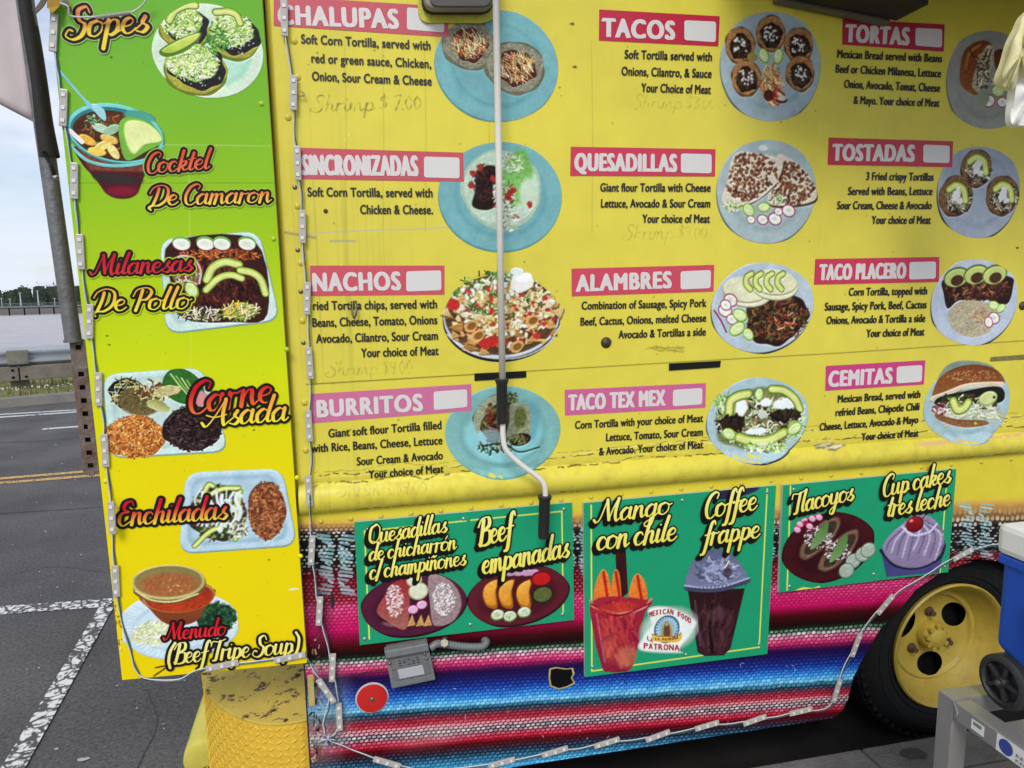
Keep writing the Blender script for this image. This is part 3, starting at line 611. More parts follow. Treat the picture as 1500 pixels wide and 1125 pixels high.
def f_enchiladas(c):
    tray(c, [(272, 692), (414, 686), (436, 800), (262, 812)], 'bfd8e4', '9cbccf')
    c.E(320, 752, 40, 42, '3c2a26', wob=.08, tex=.4); c.SC(320, 752, 38, 40, 150, ['2c4a24', '5c2a24', '7a8a50', '241c18', '9aa87a'], 12, 2)
    for a, b in (((285, 800), (330, 770)), ((290, 765), (345, 742)), ((300, 730), (350, 715)), ((345, 790), (352, 720)), ((300, 720), (312, 712))): avo(c, [a, ((a[0]+b[0])/2, a[1]-6-(a[1]-b[1])/2), b], 4)
    for i in range(9): x = 292 + i*7; q = RS.randn()*4; c.L([(x+q, 716 + (i % 3)*5), (x-4-q, 735), (x+5, 752+q), (x-3, 770)], 1.0 + (i % 3)*.8, 'eaf4f6', .9)
    for i in range(12): c.E(292+RS.rand()*62, 712+RS.rand()*80, 4+RS.rand()*4, 2.5+RS.rand()*2, 'e6f0f0', RS.rand()*180, wob=.2)
    c.E(350, 776, 14, 11, 'd5e0d0', wob=.2); c.SC(350, 776, 14, 12, 40, ['3c1c18', 'e8ecd8', '8aa06a'], 5, 1)
    c.E(391, 748, 27, 44, '6a3820', 0, wob=.05, tex=.3); c.SC(391, 748, 26, 43, 420, ['9a5a34', 'b87444', '7a3c20', '54281a', 'c88a58'], 5, 1.15)
def f_menudo(c):
    c.E(263, 916, 84, 54, 'c4dde8', 4); c.E(263, 916, 82, 52, 'd4e8f0', 4, tex=.03); c.E(262, 918, 62, 38, 'b4d0dc', 4, 5); c.E(262, 918, 58, 35, 'cfe4ec', 4, 4)
    for i in range(64):
        t = i/64*6.283; c.seg(263+68*math.cos(t), 916+43*math.sin(t), 263+80*math.cos(t), 916+51*math.sin(t), .5, '9fbccb', .45)
    c.E(224, 928, 30, 19, 'd8e0b0', wob=.1, tex=.1); c.SC(224, 928, 28, 18, 150, ['eef0cc', 'f6f6e0', 'c0cc90', 'dfe6b8'], 4, 1.2)
    c.E(317, 904, 28, 20, '1f3a28', -8, wob=.15, tex=.4); c.SC(317, 904, 29, 21, 150, ['1a4028', '2c5a34', '10281c', '3f7a48'], 8, 1.1)
    c.PG([(208, 870), (222, 895), (240, 912), (262, 917), (290, 908), (304, 880), (310, 862)], '9a4a24', True, 1.2, c2='7a3a20')
    c.E(262, 873, 50, 26, 'b4844c', 3); c.E(263, 875, 47, 23, '9c2c14', 3, tex=.25, c2='b84020')
    c.E(247, 856, 51, 29, '6f6430', 4); c.E(247, 853, 50, 27, 'c9b878', 4); c.E(247, 852, 46, 23.5, '8a8048', 4); c.E(248, 856, 40, 18, 'a8653a', 4, 6, tex=.2); c.L([(199, 866), (222, 879), (255, 881), (290, 870)], 1.2, 'e0d49c')
    c.SC(256, 858, 24, 9, 14, ['c8a050', '6a7a34', 'e0b070'], 4, .8)
def f_plate1(c):
    c.E(607, 887, 77, 48, '2c0c18', -2); c.E(607, 886, 75, 46, '521c34', -2, tex=.1); c.E(607, 888, 58, 34, '421428', -2, 6)
    c.PG([(565, 870), (575, 855), (598, 848), (600, 890), (594, 922), (570, 912), (552, 896)], '9a2a30', True, tex=.2, c2='a8685c'); c.SC(578, 880, 13, 24, 130, ['f2dede', 'ffffff', 'd89a94', 'e8c8c0'], 3, .9)
    c.PG([(628, 845), (648, 844), (668, 860), (676, 885), (664, 910), (636, 916), (630, 885)], '9c8484', True, tex=.2); c.SC(650, 878, 16, 24, 140, ['f2eee8', 'ffffff', 'c8bcb4'], 3, .9)
    for x, y, r in ((607, 850, 11), (613, 866, 14)): c.E(x, y, r, r*.95, 'b8bc98'); c.E(x, y, r*.86, r*.8, 'dfe3c6', tex=.06)
    for x, y in ((605, 893), (618, 886)): c.E(x, y, 8, 7, 'a02c64'); c.E(x, y, 7, 6, 'e0b8cc')
    for x in (600, 613, 624): c.PG([(x-4, 918), (x+4, 900), (x+9, 916)], 'c89a5c', tex=.2)
    c.E(570, 915, 10, 3, 'c8909a', 20, 2, a=.5)
def f_plate2(c):
    c.E(760, 873, 75, 45, '2c0c14', -5); c.E(760, 872, 73, 43, '5c1c28', -5, tex=.1); c.E(760, 874, 56, 33, '4a1420', -5, 6)
    for x in (719, 742, 768):
        c.PG([(x-12, 872), (x-8, 858), (x+4, 850), (x+12, 850), (x+8, 866), (x+10, 886), (x+6, 892), (x-6, 888)], 'a8641c', True); c.PG([(x-11, 871), (x-7, 858), (x+4, 851), (x+10, 852), (x+6, 868), (x+7, 886), (x-5, 885)], 'f0b048', True, tex=.08, c2='d88c28')
    for x in (748, 760, 772, 782): c.E(x, 839, 8, 5, 'c898b8')
    c.E(793, 848, 16, 12, '6a0c10'); c.E(793, 848, 13, 9.5, 'c01c1c'); c.E(795, 871, 16, 14, '1f2018'); c.E(795, 871, 13.5, 11, '5c6434', tex=.3)
    for x, y in ((729, 901), (747, 903), (768, 897)): c.E(x, y, 10, 8.5, '6a8a4a', wob=.06); c.E(x, y-.5, 8.6, 7, 'd3dcc0', wob=.06); c.SC(x, y, 5, 4, 7, ['9fb080'], 3, .6)
def f_mango(c):
    c.PG([(901, 785), (915, 780), (920, 868), (904, 882)], '3a1418', soft=1.2); c.PG([(903, 782), (909, 780), (911, 800), (903, 800)], 'a85c34')
    for pts in ([(871, 880), (874, 850), (884, 834), (893, 850), (895, 885)], [(896, 892), (897, 850), (902, 834), (908, 845), (910, 892)], [(922, 884), (924, 856), (934, 840), (946, 856), (946, 884)]):
        c.PG(pts, 'e88a34', True, tex=.15, c2='e0702c'); x = pts[2][0]; c.L([(x, pts[2][1]+4), (x+3, pts[2][1]+22), (x+6, 878)], 2, 'b81c14', .8)
    c.PG([(866, 882), (953, 880), (944, 900), (926, 976), (912, 984), (892, 984), (881, 974)], 'a82438', True, 1.2, tex=.2, c2='8a1c34')
    c.SC(906, 930, 28, 46, 90, ['c83a3c', '7a1430', 'd85a48', '9a2034'], 20, 2.6, 80, 30, a=.5); c.E(918, 962, 16, 16, 'c87858', 0, 8, a=.7); c.E(893, 950, 8, 20, 'd06a50', 0, 7, a=.5)
    c.L([(865, 880), (872, 890), (905, 898), (940, 892), (954, 878)], 1.8, 'd07a70'); c.L([(866, 885), (905, 902), (952, 884)], 1, '6a1420'); c.E(905, 890, 32, 8, 'c03428', 0, 3, a=.7, tex=.3)
    c.L([(874, 900), (886, 970)], 1.2, 'e0909a', .5)
def f_coffee(c):
    c.PG([(1008, 866), (1022, 955), (1032, 961), (1060, 960), (1070, 950), (1091, 862)], '2c1418', soft=1.4, c2='3a1c26', tex=.2)
    c.SC(1048, 915, 26, 36, 60, ['4a2a2c', '241014', '5a3c40', '3c2028'], 22, 3, 95, 20, a=.6); c.L([(1044, 885), (1040, 920), (1044, 955)], 2.2, '160a0e', .7); c.E(1050, 900, 14, 10, '5c3c48', 0, 6, a=.6)
    c.PG([(1006, 860), (1010, 832), (1024, 813), (1046, 804), (1070, 810), (1086, 828), (1093, 850), (1050, 862)], '59607c', True, 1.4, c2='7c82a0'); 
    c.SC(1050, 836, 30, 18, 60, ['8a8fb0', '6c7294', 'a8accb', '484c68'], 14, 2.2, 30, 60, curve=.6, a=.7); c.E(1066, 838, 7, 7, '3a2430', 0, 4, a=.7); c.L([(1062, 832), (1068, 822)], 1, 'f0dcb0')
    c.L([(1003, 861), (1030, 864), (1060, 862), (1097, 850)], 3.6, '454a64'); c.L([(1003, 858), (1030, 861), (1060, 859), (1097, 847)], 1.2, 'a8aecc')
    for i in range(16): c.seg(1008+i*5.6, 862-i*.5, 1008+i*5.6, 866-i*.6, .7, '262a3c', .7)
    c.L([(1018, 880), (1026, 945)], 1.2, '7a6070', .5)
def f_tlacoyos(c):
    c.E(1214, 802, 70, 49, '2a0a10', -8); c.E(1214, 801, 68, 47, '421018', -8, tex=.1); c.E(1214, 804, 52, 34, '340c14', -8, 6)
    for x, y in ((1201, 788), (1229, 807)):
        c.E(x, y, 38, 17, '4a3428', -42, wob=.04); c.E(x, y, 36, 15, '7a5c48', -42, wob=.05, tex=.25); c.E(x+1, y, 30, 11, '3c2c28', -42, tex=.4)
        c.SC(x-3, y, 20, 15, 110, ['f0ece8', 'c8c0bc', '5a2c34', '3c2420'], 4, 1, -42, 60); c.PG([(x-14, y+16), (x-4, y-8), (x+12, y-26), (x+10, y-4), (x-4, y+12)], '4f7a3c', True, c2='7aa060')
    for x, y in ((1178, 762), (1186, 771), (1172, 768), (1190, 760), (1168, 776), (1200, 758)): c.E(x, y, 6, 4.6, 'b8285c', 30); c.E(x, y, 5, 3.6, 'dfb4c8', 30)
    c.E(1180, 766, 4, 3, 'c01c40')
    for x, y in ((1250, 822), (1264, 812), (1272, 806), (1240, 836)): c.E(x, y, 12, 11, '6a7c6c'); c.E(x, y, 10.5, 9.5, 'a9b8a8', tex=.12)
def f_cupcake(c):
    c.PG([(1291, 806), (1299, 845), (1376, 838), (1384, 800)], '3c3a70', soft=1.2, c2='484682'); c.L([(1290, 806), (1310, 828), (1345, 832), (1376, 818), (1385, 797)], 2, '241f3c')
    c.PG([(1293, 804), (1304, 784), (1322, 768), (1340, 755), (1362, 757), (1378, 774), (1382, 800), (1368, 822), (1340, 832), (1310, 826)], '9a8cac', True, 1.4, tex=.05, c2='8a7c9e')
    for i in range(11):
        x = 1298 + i*8; c.L([(x, 806 + (i % 5)*3.5), (x + 8, 790 - i*.7), (1338 + i*1.5, 762)], 1.6, 'c9bcd8' if i % 2 else '6f6188', .65)
    c.L([(1322, 772), (1336, 784), (1360, 780), (1372, 768)], 1.8, 'd4cae0', .7)
    c.E(1340, 768, 13.5, 11, '5a0c14'); c.E(1339, 767, 12, 9.6, 'a8141c', c2='6a0c14'); c.E(1335, 763, 3, 2, 'e88a80', 0, 2); c.L([(1350, 762), (1358, 752)], .8, '4a1c1c')

# ================================================================== SETTING
V = Vector
M_road = mat('asphalt', (.185, .176, .172), .95, spec=.2, nscale=60, bump=.9, bscale=200, col2=(.085, .081, .082), pos=(.34, .66))
M_conc = mat('concrete', (.24, .225, .20), .9, noise=.45, nscale=9, bump=.4, bscale=110)
M_kerbf = mat('old_kerb', (.26, .24, .21), .9, noise=.4, nscale=3, bump=.4, bscale=30)
M_black = mat('black_rubbery', (.012, .012, .012), .7)
M_dark = mat('underbody_black', (.008, .008, .008), .9, noise=.5, nscale=8, spec=.1)

def cracked_paint(name, col, cell=16, wear=.04, dirt=.25):
    m = mat(name, col, .8); n, l = m.node_tree.nodes, m.node_tree.links; b = n['Principled BSDF']
    tc = n.new('ShaderNodeTexCoord'); nz = n.new('ShaderNodeTexNoise'); nz.inputs['Scale'].default_value = 6; nz.inputs['Detail'].default_value = 4
    mp = n.new('ShaderNodeMix'); mp.data_type = 'RGBA'; mp.inputs['Factor'].default_value = .12
    l.new(tc.outputs['Object'], nz.inputs['Vector']); l.new(tc.outputs['Object'], mp.inputs['A']); l.new(nz.outputs['Color'], mp.inputs['B'])
    vo = n.new('ShaderNodeTexVoronoi'); vo.feature = 'DISTANCE_TO_EDGE'; vo.inputs['Scale'].default_value = cell
    l.new(mp.outputs['Result'], vo.inputs['Vector'])
    r = n.new('ShaderNodeValToRGB'); r.color_ramp.elements[0].position = wear*.5; r.color_ramp.elements[1].position = wear
    l.new(vo.outputs['Distance'], r.inputs[0])
    n2 = n.new('ShaderNodeTexNoise'); n2.inputs['Scale'].default_value = 45; n2.inputs['Detail'].default_value = 6; l.new(tc.outputs['Object'], n2.inputs['Vector'])
    r2 = n.new('ShaderNodeValToRGB'); r2.color_ramp.elements[0].position = dirt; r2.color_ramp.elements[1].position = dirt + .12; l.new(n2.outputs['Fac'], r2.inputs[0])
    mu = n.new('ShaderNodeMath'); mu.operation = 'MULTIPLY'; l.new(r.outputs[0], mu.inputs[0]); l.new(r2.outputs[0], mu.inputs[1])
    mx = n.new('ShaderNodeMix'); mx.data_type = 'RGBA'; mx.inputs['A'].default_value = (.075, .073, .073, 1); mx.inputs['B'].default_value = (*col, 1)
    l.new(mu.outputs[0], mx.inputs['Factor']); l.new(mx.outputs['Result'], b.inputs['Base Color']); return m
M_linew = cracked_paint('road_paint_white', (.70, .69, .66), 17, .10, .40)
M_linet = cracked_paint('road_paint_thin', (.60, .60, .58), 3, .02, .33)
M_liney = cracked_paint('road_paint_yellow', (.62, .36, .10), 3, .02, .36)

n, l = M_road.node_tree.nodes, M_road.node_tree.links      # traffic-worn patches on the asphalt
_b = n['Principled BSDF']; _src = _b.inputs['Base Color'].links[0].from_socket; _tc = n.new('ShaderNodeTexCoord'); _n = n.new('ShaderNodeTexNoise'); _n.inputs['Scale'].default_value = 1.3; _n.inputs['Detail'].default_value = 7
_r = n.new('ShaderNodeValToRGB'); _r.color_ramp.elements[0].position = .38; _r.color_ramp.elements[0].color = (.72, .72, .73, 1); _r.color_ramp.elements[1].position = .62; _r.color_ramp.elements[1].color = (1, 1, 1, 1)
_m = n.new('ShaderNodeMix'); _m.data_type = 'RGBA'; _m.blend_type = 'MULTIPLY'; _m.inputs['Factor'].default_value = 1
l.new(_tc.outputs['Object'], _n.inputs['Vector']); l.new(_n.outputs['Fac'], _r.inputs[0]); l.new(_src, _m.inputs['A']); l.new(_r.outputs[0], _m.inputs['B']); l.new(_m.outputs['Result'], _b.inputs['Base Color'])
A0, B0 = G(0, 598), G(120, 587)
fu = (B0 - A0).normalized(); fn = V((-fu.y, fu.x, 0))               # along the far kerb, and away from the camera
def F(u, n, z): return A0 + fu*u + fn*n + V((0, 0, z))
def sheet(name, pts, m, kind='structure', parent=None, label=None):
    o = mesh_obj(name, pts, [list(range(len(pts)))], m, parent)
    if kind: o['kind'] = kind
    if label: o['label'] = label
    return o
road = sheet('road', [V((-120, -12, 0)), V((60, -12, 0)), F(120, .1, 0), F(-160, .1, 0)], M_road)
def stripe(name, a, b, w, m, z=.004):
    a, b = V(a), V(b); s = (b-a).normalized().cross(V((0, 0, 1)))*w/2; z = V((0, 0, z))
    return sheet(name, [a+s+z, b+s+z, b-s+z, a-s+z], m)
def ext(p, q, k0, k1): d = (q-p).normalized(); return p - d*k0, q + d*k1
stripe('road_marking', *ext(G(0, 611.5), G(115, 603.5), 30, 30), .12, M_linet)
stripe('road_marking', *ext(G(0, 607.5), G(115, 600.5), 30, 30), .10, M_linet)
stripe('road_marking', G(62, 629), ext(G(62, 629), G(116, 625), 0, 2)[1], .11, M_linet)
stripe('road_marking', *ext(G(0, 701.5), G(121, 691.5), 30, 30), .09, M_liney)
stripe('road_marking', *ext(G(0, 708), G(144, 696.5), 30, 30), .09, M_liney)
stripe('road_marking', *ext(G(0, 895), G(164, 883), 4, 0), .11, M_linew)
def quadmark(q): return sheet('road_marking', [G(*p) + V((0, 0, .008)) for p in q], M_linew)
quadmark([(-6, 1140), (30, 1140), (166, 892), (146, 890)])
M_peb = mat('pale_grit', (.42, .40, .38), .9)
bm = bmesh.new()
for i in range(420):
    x, y = random.uniform(-6, .3), random.uniform(-.2, 7); s_ = random.uniform(.002, .0065)*(1 + y*.12); add_box(bm, (x, y, .003 + s_*.3), (s_, s_*random.uniform(.6, 1.4), s_*.6), Matrix.Rotation(random.random()*3, 3, 'Z'))
tag(bm_obj('road_grit', bm, M_peb), 'tiny pale grit scattered on the asphalt', kind='stuff')
def flake(px, py, r, m):
    p = G(px, py, .006); n = 9; return mesh_obj('paint_fleck', [p + V((r*random.uniform(.4, 1.2)*math.cos(k/n*6.283), r*.7*random.uniform(.4, 1.2)*math.sin(k/n*6.283), 0)) for k in range(n)], [list(range(n))], m, road)
for px, py, r in ((82, 1097, .012), (122, 1112, .022), (172, 1004, .008), (40, 980, .007), (60, 872, .007), (240, 1060, .007)): flake(px, py, r, M_peb)
M_tar = mat('tar_dark', (.045, .044, .045), .85)
def seam(pts, w):
    q = [G(*p, .0025) for p in pts]; q = [V(tuple(p)) for p in crom([tuple(p) for p in q], 10)]; v, f = [], []
    for i, p in enumerate(q):
        d = (q[min(i+1, len(q)-1)] - q[max(i-1, 0)]).normalized(); s_ = V((-d.y, d.x, 0))*w*random.uniform(.3, 1.2); j = V((random.uniform(-1, 1), random.uniform(-1, 1), 0))*w; v += [p+s_+j, p-s_+j]
    for i in range(len(q)-1): f.append((2*i+1, 2*i+3, 2*i+2, 2*i))
    mesh_obj('road_crack', v, f, M_tar, road)
seam([(0, 752), (70, 748), (150, 742)], .010); seam([(0, 648), (60, 646), (130, 640)], .012); seam([(20, 840), (80, 830), (150, 838)], .003); seam([(200, 1125), (230, 1060), (215, 1010)], .003)
shade_outline = [(-.1, .25), (.4, .12), (1.4, .0), (2.6, -.02), (4, 0), (4.1, 1.5), (3, 2.0), (1.4, 1.9), (.3, 1.7), (-.15, .9)]
mesh_obj('undertruck_shade', [V((x, y, .0015)) for x, y in shade_outline], [list(range(len(shade_outline)))], mat('undertruck_shade', (.022, .020, .019), .9, spec=.1, noise=.5, nscale=5), road)  # dark sheet on the road: the shade under the truck, put in as colour
# far kerb, grass verge, bank, water
o = mesh_obj('far_kerb', [F(-160, 0, 0), F(120, 0, 0), F(120, .02, .13), F(-160, .02, .13), F(120, .22, .14), F(-160, .22, .14), F(120, .23, .1), F(-160, .23, .1)], [(0, 1, 2, 3), (3, 2, 4, 5), (5, 4, 6, 7)], M_kerbf); o['kind'] = 'structure'
M_grass = mat('dry_grass', (.24, .21, .085), .95, noise=.5, nscale=2.2, bump=1, bscale=40, col2=(.13, .15, .05), pos=(.38, .6))
bm = bmesh.new(); nu = 140
rows = [(.22, .11), (.9, .16), (2.0, .17), (3.2, .1), (4.5, -.5), (7, -2.0), (11, -5.3)]
vv = [[bm.verts.new(F(-160 + 280*i/nu, n_, z + .05*math.sin(i*1.7+n_*3) * (n_ > 1))) for i in range(nu+1)] for n_, z in rows]
for a, b in zip(vv, vv[1:]):
    for i in range(nu): bm.faces.new((a[i], a[i+1], b[i+1], b[i]))
bm_obj('grass_verge', bm, M_grass, smooth=True)['kind'] = 'structure'
M_blade = mat('grass_blade', (.28, .25, .11), .9, noise=.5, nscale=4, col2=(.14, .17, .05))
bv, bf = [], []
for i in range(9000):
    u, n_ = -9 + 13*random.random(), .25 + 3.6*random.random()**1.2; z = .13 if n_ < 3.3 else .0
    h = .04 + .09*random.random(); a = random.random()*3.14; p = F(u, n_, z); w = .012
    d = V((math.cos(a), math.sin(a), 0))*w; t = V((random.uniform(-.03, .03), random.uniform(-.03, .03), h)); k = len(bv)
    bv += [p-d, p+d, p+t]; bf.append((k, k+1, k+2))
tag(mesh_obj('grass_blades', bv, bf, M_blade), 'short dry yellow green grass along the road edge', kind='stuff')
M_clover = mat('clover', (.62, .62, .52), .9); bv, bf = [], []
for i in range(260):
    cu = random.choice((-5.6, -4.1, -3, -1.6, .4)); p = F(cu + random.gauss(0, .5), .45 + random.random()*.7, .2); k = len(bv); w = .010
    bv += [p + V((-w, 0, -w)), p + V((w, 0, -w)), p + V((w, 0, w)), p + V((-w, 0, w))]; bf.append((k, k+1, k+2, k+3))
tag(mesh_obj('white_clover', bv, bf, M_clover), 'tiny white clover flowers in the grass verge', kind='stuff')
M_water = mat('grey_water', (.62, .58, .60), .5, noise=.3, nscale=.5, spec=.5)
n, l = M_water.node_tree.nodes, M_water.node_tree.links
wt = n.new('ShaderNodeTexCoord'); wm = n.new('ShaderNodeMapping'); wm.inputs['Rotation'].default_value = (0, 0, math.atan2(fu.y, fu.x)*-1); wm.inputs['Scale'].default_value = (.35, 1.6, 1)
ww = n.new('ShaderNodeTexNoise'); ww.inputs['Scale'].default_value = 1.2; ww.inputs['Detail'].default_value = 8; ww.inputs['Roughness'].default_value = .7
wb = n.new('ShaderNodeBump'); wb.inputs['Strength'].default_value = 1; wb.inputs['Distance'].default_value = .5
l.new(wt.outputs['Object'], wm.inputs[0]); l.new(wm.outputs[0], ww.inputs['Vector']); l.new(ww.outputs['Fac'], wb.inputs['Height']); l.new(wb.outputs[0], n['Principled BSDF'].inputs['Normal'])
sheet('water', [F(-3500, 6, -5), F(3500, 6, -5), F(3500, 4200, -5), F(-3500, 4200, -5)], M_water)
sh = G(0, 462, -5)
DS = (sh - A0).dot(fn)
M_shore = mat('far_shore_mud', (.16, .15, .13), .9, noise=.4, nscale=.08)
mesh_obj('far_shore', [F(-900, DS, -5.2), F(900, DS, -5.2), F(900, DS+2, -3.2), F(-900, DS+2, -3.2), F(900, DS+500, -2), F(-900, DS+500, -2)], [(0, 1, 2, 3), (3, 2, 4, 5)], M_shore)['kind'] = 'structure'
M_leafy = mat('far_trees', (.05, .075, .038), .95, noise=.5, nscale=.3, col2=(.028, .045, .03)); bv, bf = [], []
print('shore distance', DS)
for i in range(420):
    u = -260 + i*1.5 + random.uniform(-2, 2); n_ = DS + 8 + random.random()*14
    h = 5.0 + 2.2*math.sin(u*.021+1) + 1.5*math.sin(u*.09) + random.random()*1.6
    if -105 > u: h *= .75
    for j in range(46):
        t = random.random()*6.28; q = random.random()**.5*3.4; zz = -3 + h*(1-.4*(q/3.4)**2)*random.uniform(.3, .92)
        p = F(u + q*math.cos(t), n_ + q*math.sin(t), zz); r = .3 + .4*random.random(); k = len(bv)
        bv += [p + V((random.uniform(-r, r), random.uniform(-r, r), random.uniform(-r, r))) for _ in range(3)]; bf.append((k, k+1, k+2))
    k = len(bv); bv += [F(u-2.2, n_+3, -3.2), F(u+2.2, n_+3, -3.2), F(u+1.4, n_+3, -3+h*.76), F(u-1.4, n_+3, -3+h*.76)]; bf.append((k, k+1, k+2, k+3))
tag(mesh_obj('far_wood', bv, bf, M_leafy), 'low band of dark green trees on the far shore', kind='stuff')
# long pier with posts, and pale masts on it
M_pier = mat('weathered_pier', (.22, .23, .24), .9, noise=.4, nscale=.3); M_mast = mat('pale_mast', (.55, .57, .6), .6)
pier = thing('pier', 'long low grey pier under the masts across the water', 'pier', F(0, DS-6, -5))
bm = bmesh.new(); rz = Matrix.Rotation(math.atan2(fu.y, fu.x), 3, 'Z')
add_box(bm, F(-60, DS-6, -2.3), (420, 3, .5), rz); bm_obj('deck', bm, M_pier, pier)
bm = bmesh.new(); add_box(bm, F(-60, DS-6, -1.2), (420, .2, .15), rz); add_box(bm, F(-60, DS-6, -1.65), (420, .2, .1), rz)
for i in range(140): add_box(bm, F(-262 + i*3, DS-6, -1.6), (.14, .14, 1.1), rz)
bm_obj('railing', bm, M_pier, pier)
bm = bmesh.new()
for i in range(110): add_box(bm, F(-262 + i*4, DS-7, -3.8), (.4, .4, 3), rz)
bm_obj('pilings', bm, M_dark, pier)['kind'] = 'stuff'
for i, (px, pt, pb, lb) in enumerate(((4, 437, 456, 'pale thin mast at the left edge of the photo above the pier'), (16, 438, 453, 'short thin mast between the edge mast and the tall white mast'), (32, 429, 456, 'tallest white mast on the pier, left of the metal pole'),
                     (57, 426, 449, 'tall white mast nearest to the grey metal pole'), (81, 437, 450, 'thin grey mast just left of the metal pole'))):
    d = ray(px, pb); t = ((F(0, DS-4, 0) - V(CAM)).dot(fn))/V(d).dot(fn); p0 = V(CAM) + V(d)*t; d = ray(px - 1.5, pt); t = ((F(0, DS-4, 0) - V(CAM)).dot(fn))/V(d).dot(fn); p1 = V(CAM) + V(d)*t
    p0.z = -2.0; p1.x = p0.x; p1.y = p0.y
    bm = bmesh.new(); add_cyl(bm, p0, p1, .22 if i in (2, 3) else .12, .12 if i in (2, 3) else .08, 8); add_box(bm, p1, (.8, .3, .12), rz)
    tag(bm_obj('mast', bm, M_mast), lb, 'mast', 'masts across the water')

# guardrail
GP = G(31, 571, .14); gu = (GP - A0).dot(fu); gn = (GP - A0).dot(fn)
M_galv = mat('galvanised_rail', (.50, .52, .55), .45, .6, noise=.25, nscale=2, bump=.15, bscale=30)
M_wood = mat('weathered_wood', (.27, .235, .185), .9, noise=.55, nscale=3, bump=.7, bscale=22); M_wood2 = mat('greyed_post_wood', (.25, .24, .19), .9, noise=.55, nscale=5, bump=.7, bscale=30)
rail = thing('guardrail', 'roadside guardrail with silver rail and weathered wooden beam below', 'guardrail', F(gu, gn, .14))
def gbox(name, u, n_, z, d, m, label=None, bev=.02):
    bm = bmesh.new(); add_box(bm, F(u, n_, z), d, rz); return bm_obj(name, bm, m, rail, label=label, bevel=bev)
bm = bmesh.new(); prof = [(.02, .40), (.0, .42), (-.07, .47), (-.07, .50), (.0, .55), (.0, .58), (-.07, .63), (-.07, .66), (.0, .71), (.02, .73)]
rws = [[bm.verts.new(F(u, gn - .02 + a, .14 + b)) for a, b in prof] for u in (gu-24, gu+26)]
for i in range(len(prof)-1): bm.faces.new((rws[0][i], rws[1][i], rws[1][i+1], rws[0][i+1]))
bm_obj('metal_rail', bm, M_galv, rail, smooth=True)
for k in range(-9, 10):
    u = gu + k*2.6
    gbox('post', u, gn+.13, .14+.13, (.26, .22, .50), M_wood2)
    gbox('post_block', u, gn-.10, .14+.56, (.30, .12, .24), M_wood2)
    gbox('wooden_beam', u + 1.3, gn-.06, .14+.29, (2.58, .12, .24), M_wood, bev=.012)
    if abs(k) < 3:
        bm = bmesh.new()
        for du, dz in ((-.09, .35), (-.09, .23), (.09, .23)): add_cyl(bm, F(u+du, gn-.13, .14+dz), F(u+du, gn-.10, .14+dz), .022, n=8)
        bm_obj('bolt', bm, M_dark, rail)

# near sidewalk and kerb
KY = -.078
kx = [(6, KY), (3.1, KY), (1.62, KY), (.25, KY), (-.35, KY-.10), (-.75, KY-.32), (-1.1, KY-.7), (-1.5, -1.4), (-2.2, -2.3)]
def off(i, d):
    a = V(kx[max(i-1, 0)]); b = V(kx[min(i+1, len(kx)-1)]); t = (b-a).normalized(); return V(kx[i]) + V((-t.y, t.x))*d
near = bpy.data.objects.new('near_kerb', None); C.objects.link(near); near['kind'] = 'structure'
M_kerbn = mat('near_kerb_stone', (.19, .18, .165), .9, noise=.5, nscale=10, bump=.5, bscale=90)
for i in range(len(kx)-1):
    bm = bmesh.new(); g = .003
    t = (V(kx[i+1]) - V(kx[i])).normalized()*g
    q = [V(kx[i]) + t, V(kx[i+1]) - t, off(i+1, .155) - t, off(i, .155) + t]
    add_prism(bm, [V((p.x, p.y, .148)) for p in q], (0, 0, -.3)); bm_obj('kerb_stone', bm, M_kerbn, near, bevel=.008)
side = sheet('sidewalk', [V((off(i, .152).x, off(i, .152).y, .128)) for i in range(len(kx))] + [V((-2.6, -9, .128)), V((6, -9, .128))], M_conc)
for ix in range(-1, 5):
    for iy in range(3):
        x0, x1 = 1.62 + (ix-2)*1.48 + .006, 1.62 + (ix-1)*1.48 - .006; y1 = KY - .165 - iy*1.2; y0 = y1 - 1.19
        if x0 < .0: continue
        bm = bmesh.new(); add_box(bm, ((x0+x1)/2, (y0+y1)/2, .1405 + .002*((ix+iy) % 2)), (x1-x0, y1-y0, .02)); bm_obj('paving_slab', bm, M_conc, side, bevel=.005)
bm = bmesh.new(); r_ = G(1337, 1103, .153); bmesh.ops.create_circle(bm, cap_ends=True, segments=20, radius=.045, matrix=Matrix.Translation(r_) @ Matrix.Diagonal((1, .7, 1, 1)))
for v in bm.verts: v.co += V((random.uniform(-.008, .008), random.uniform(-.008, .008), 0))
bm_obj('oil_stain', bm, mat('oil_stain', (.07, .065, .06), .8, noise=.5, nscale=30), side)

# ================================================================== THE TRUCK
truck = thing('food_truck', 'yellow food truck with a printed menu, woven blanket stripes below and a yellow wheel', 'food truck', (1.6, .9, 0))
LX, RX = -.214, 4.1
rt0, rt1, rb0, rb1 = P(460, 708), P(1500, 632), P(460, 755), P(1500, 665)
def ztop(x): return rt0.z + (rt1.z-rt0.z)*(x-rt0.x)/(rt1.x-rt0.x)
def zbot(x): return rb0.z + (rb1.z-rb0.z)*(x-rb0.x)/(rb1.x-rb0.x)
def surf(x, z):
    a, b = zbot(x), ztop(x)
    if z >= b: 
        t = (z-b)/.05
        return -.0035*max(0, 1-t)*math.sin(min(t, 1)*3.14)
    if z <= a: return .006
    t = (z-a)/(b-a); return .006*(1-t)*max(0, 1-t*6) - .026*math.sin(math.pi*min(1, t*1.02))**.75
def conform(o, d):
    me = o.data; off_ = V(o.location)
    for v in me.vertices: v.co.y = surf(v.co.x, v.co.z) - d
    me.update()
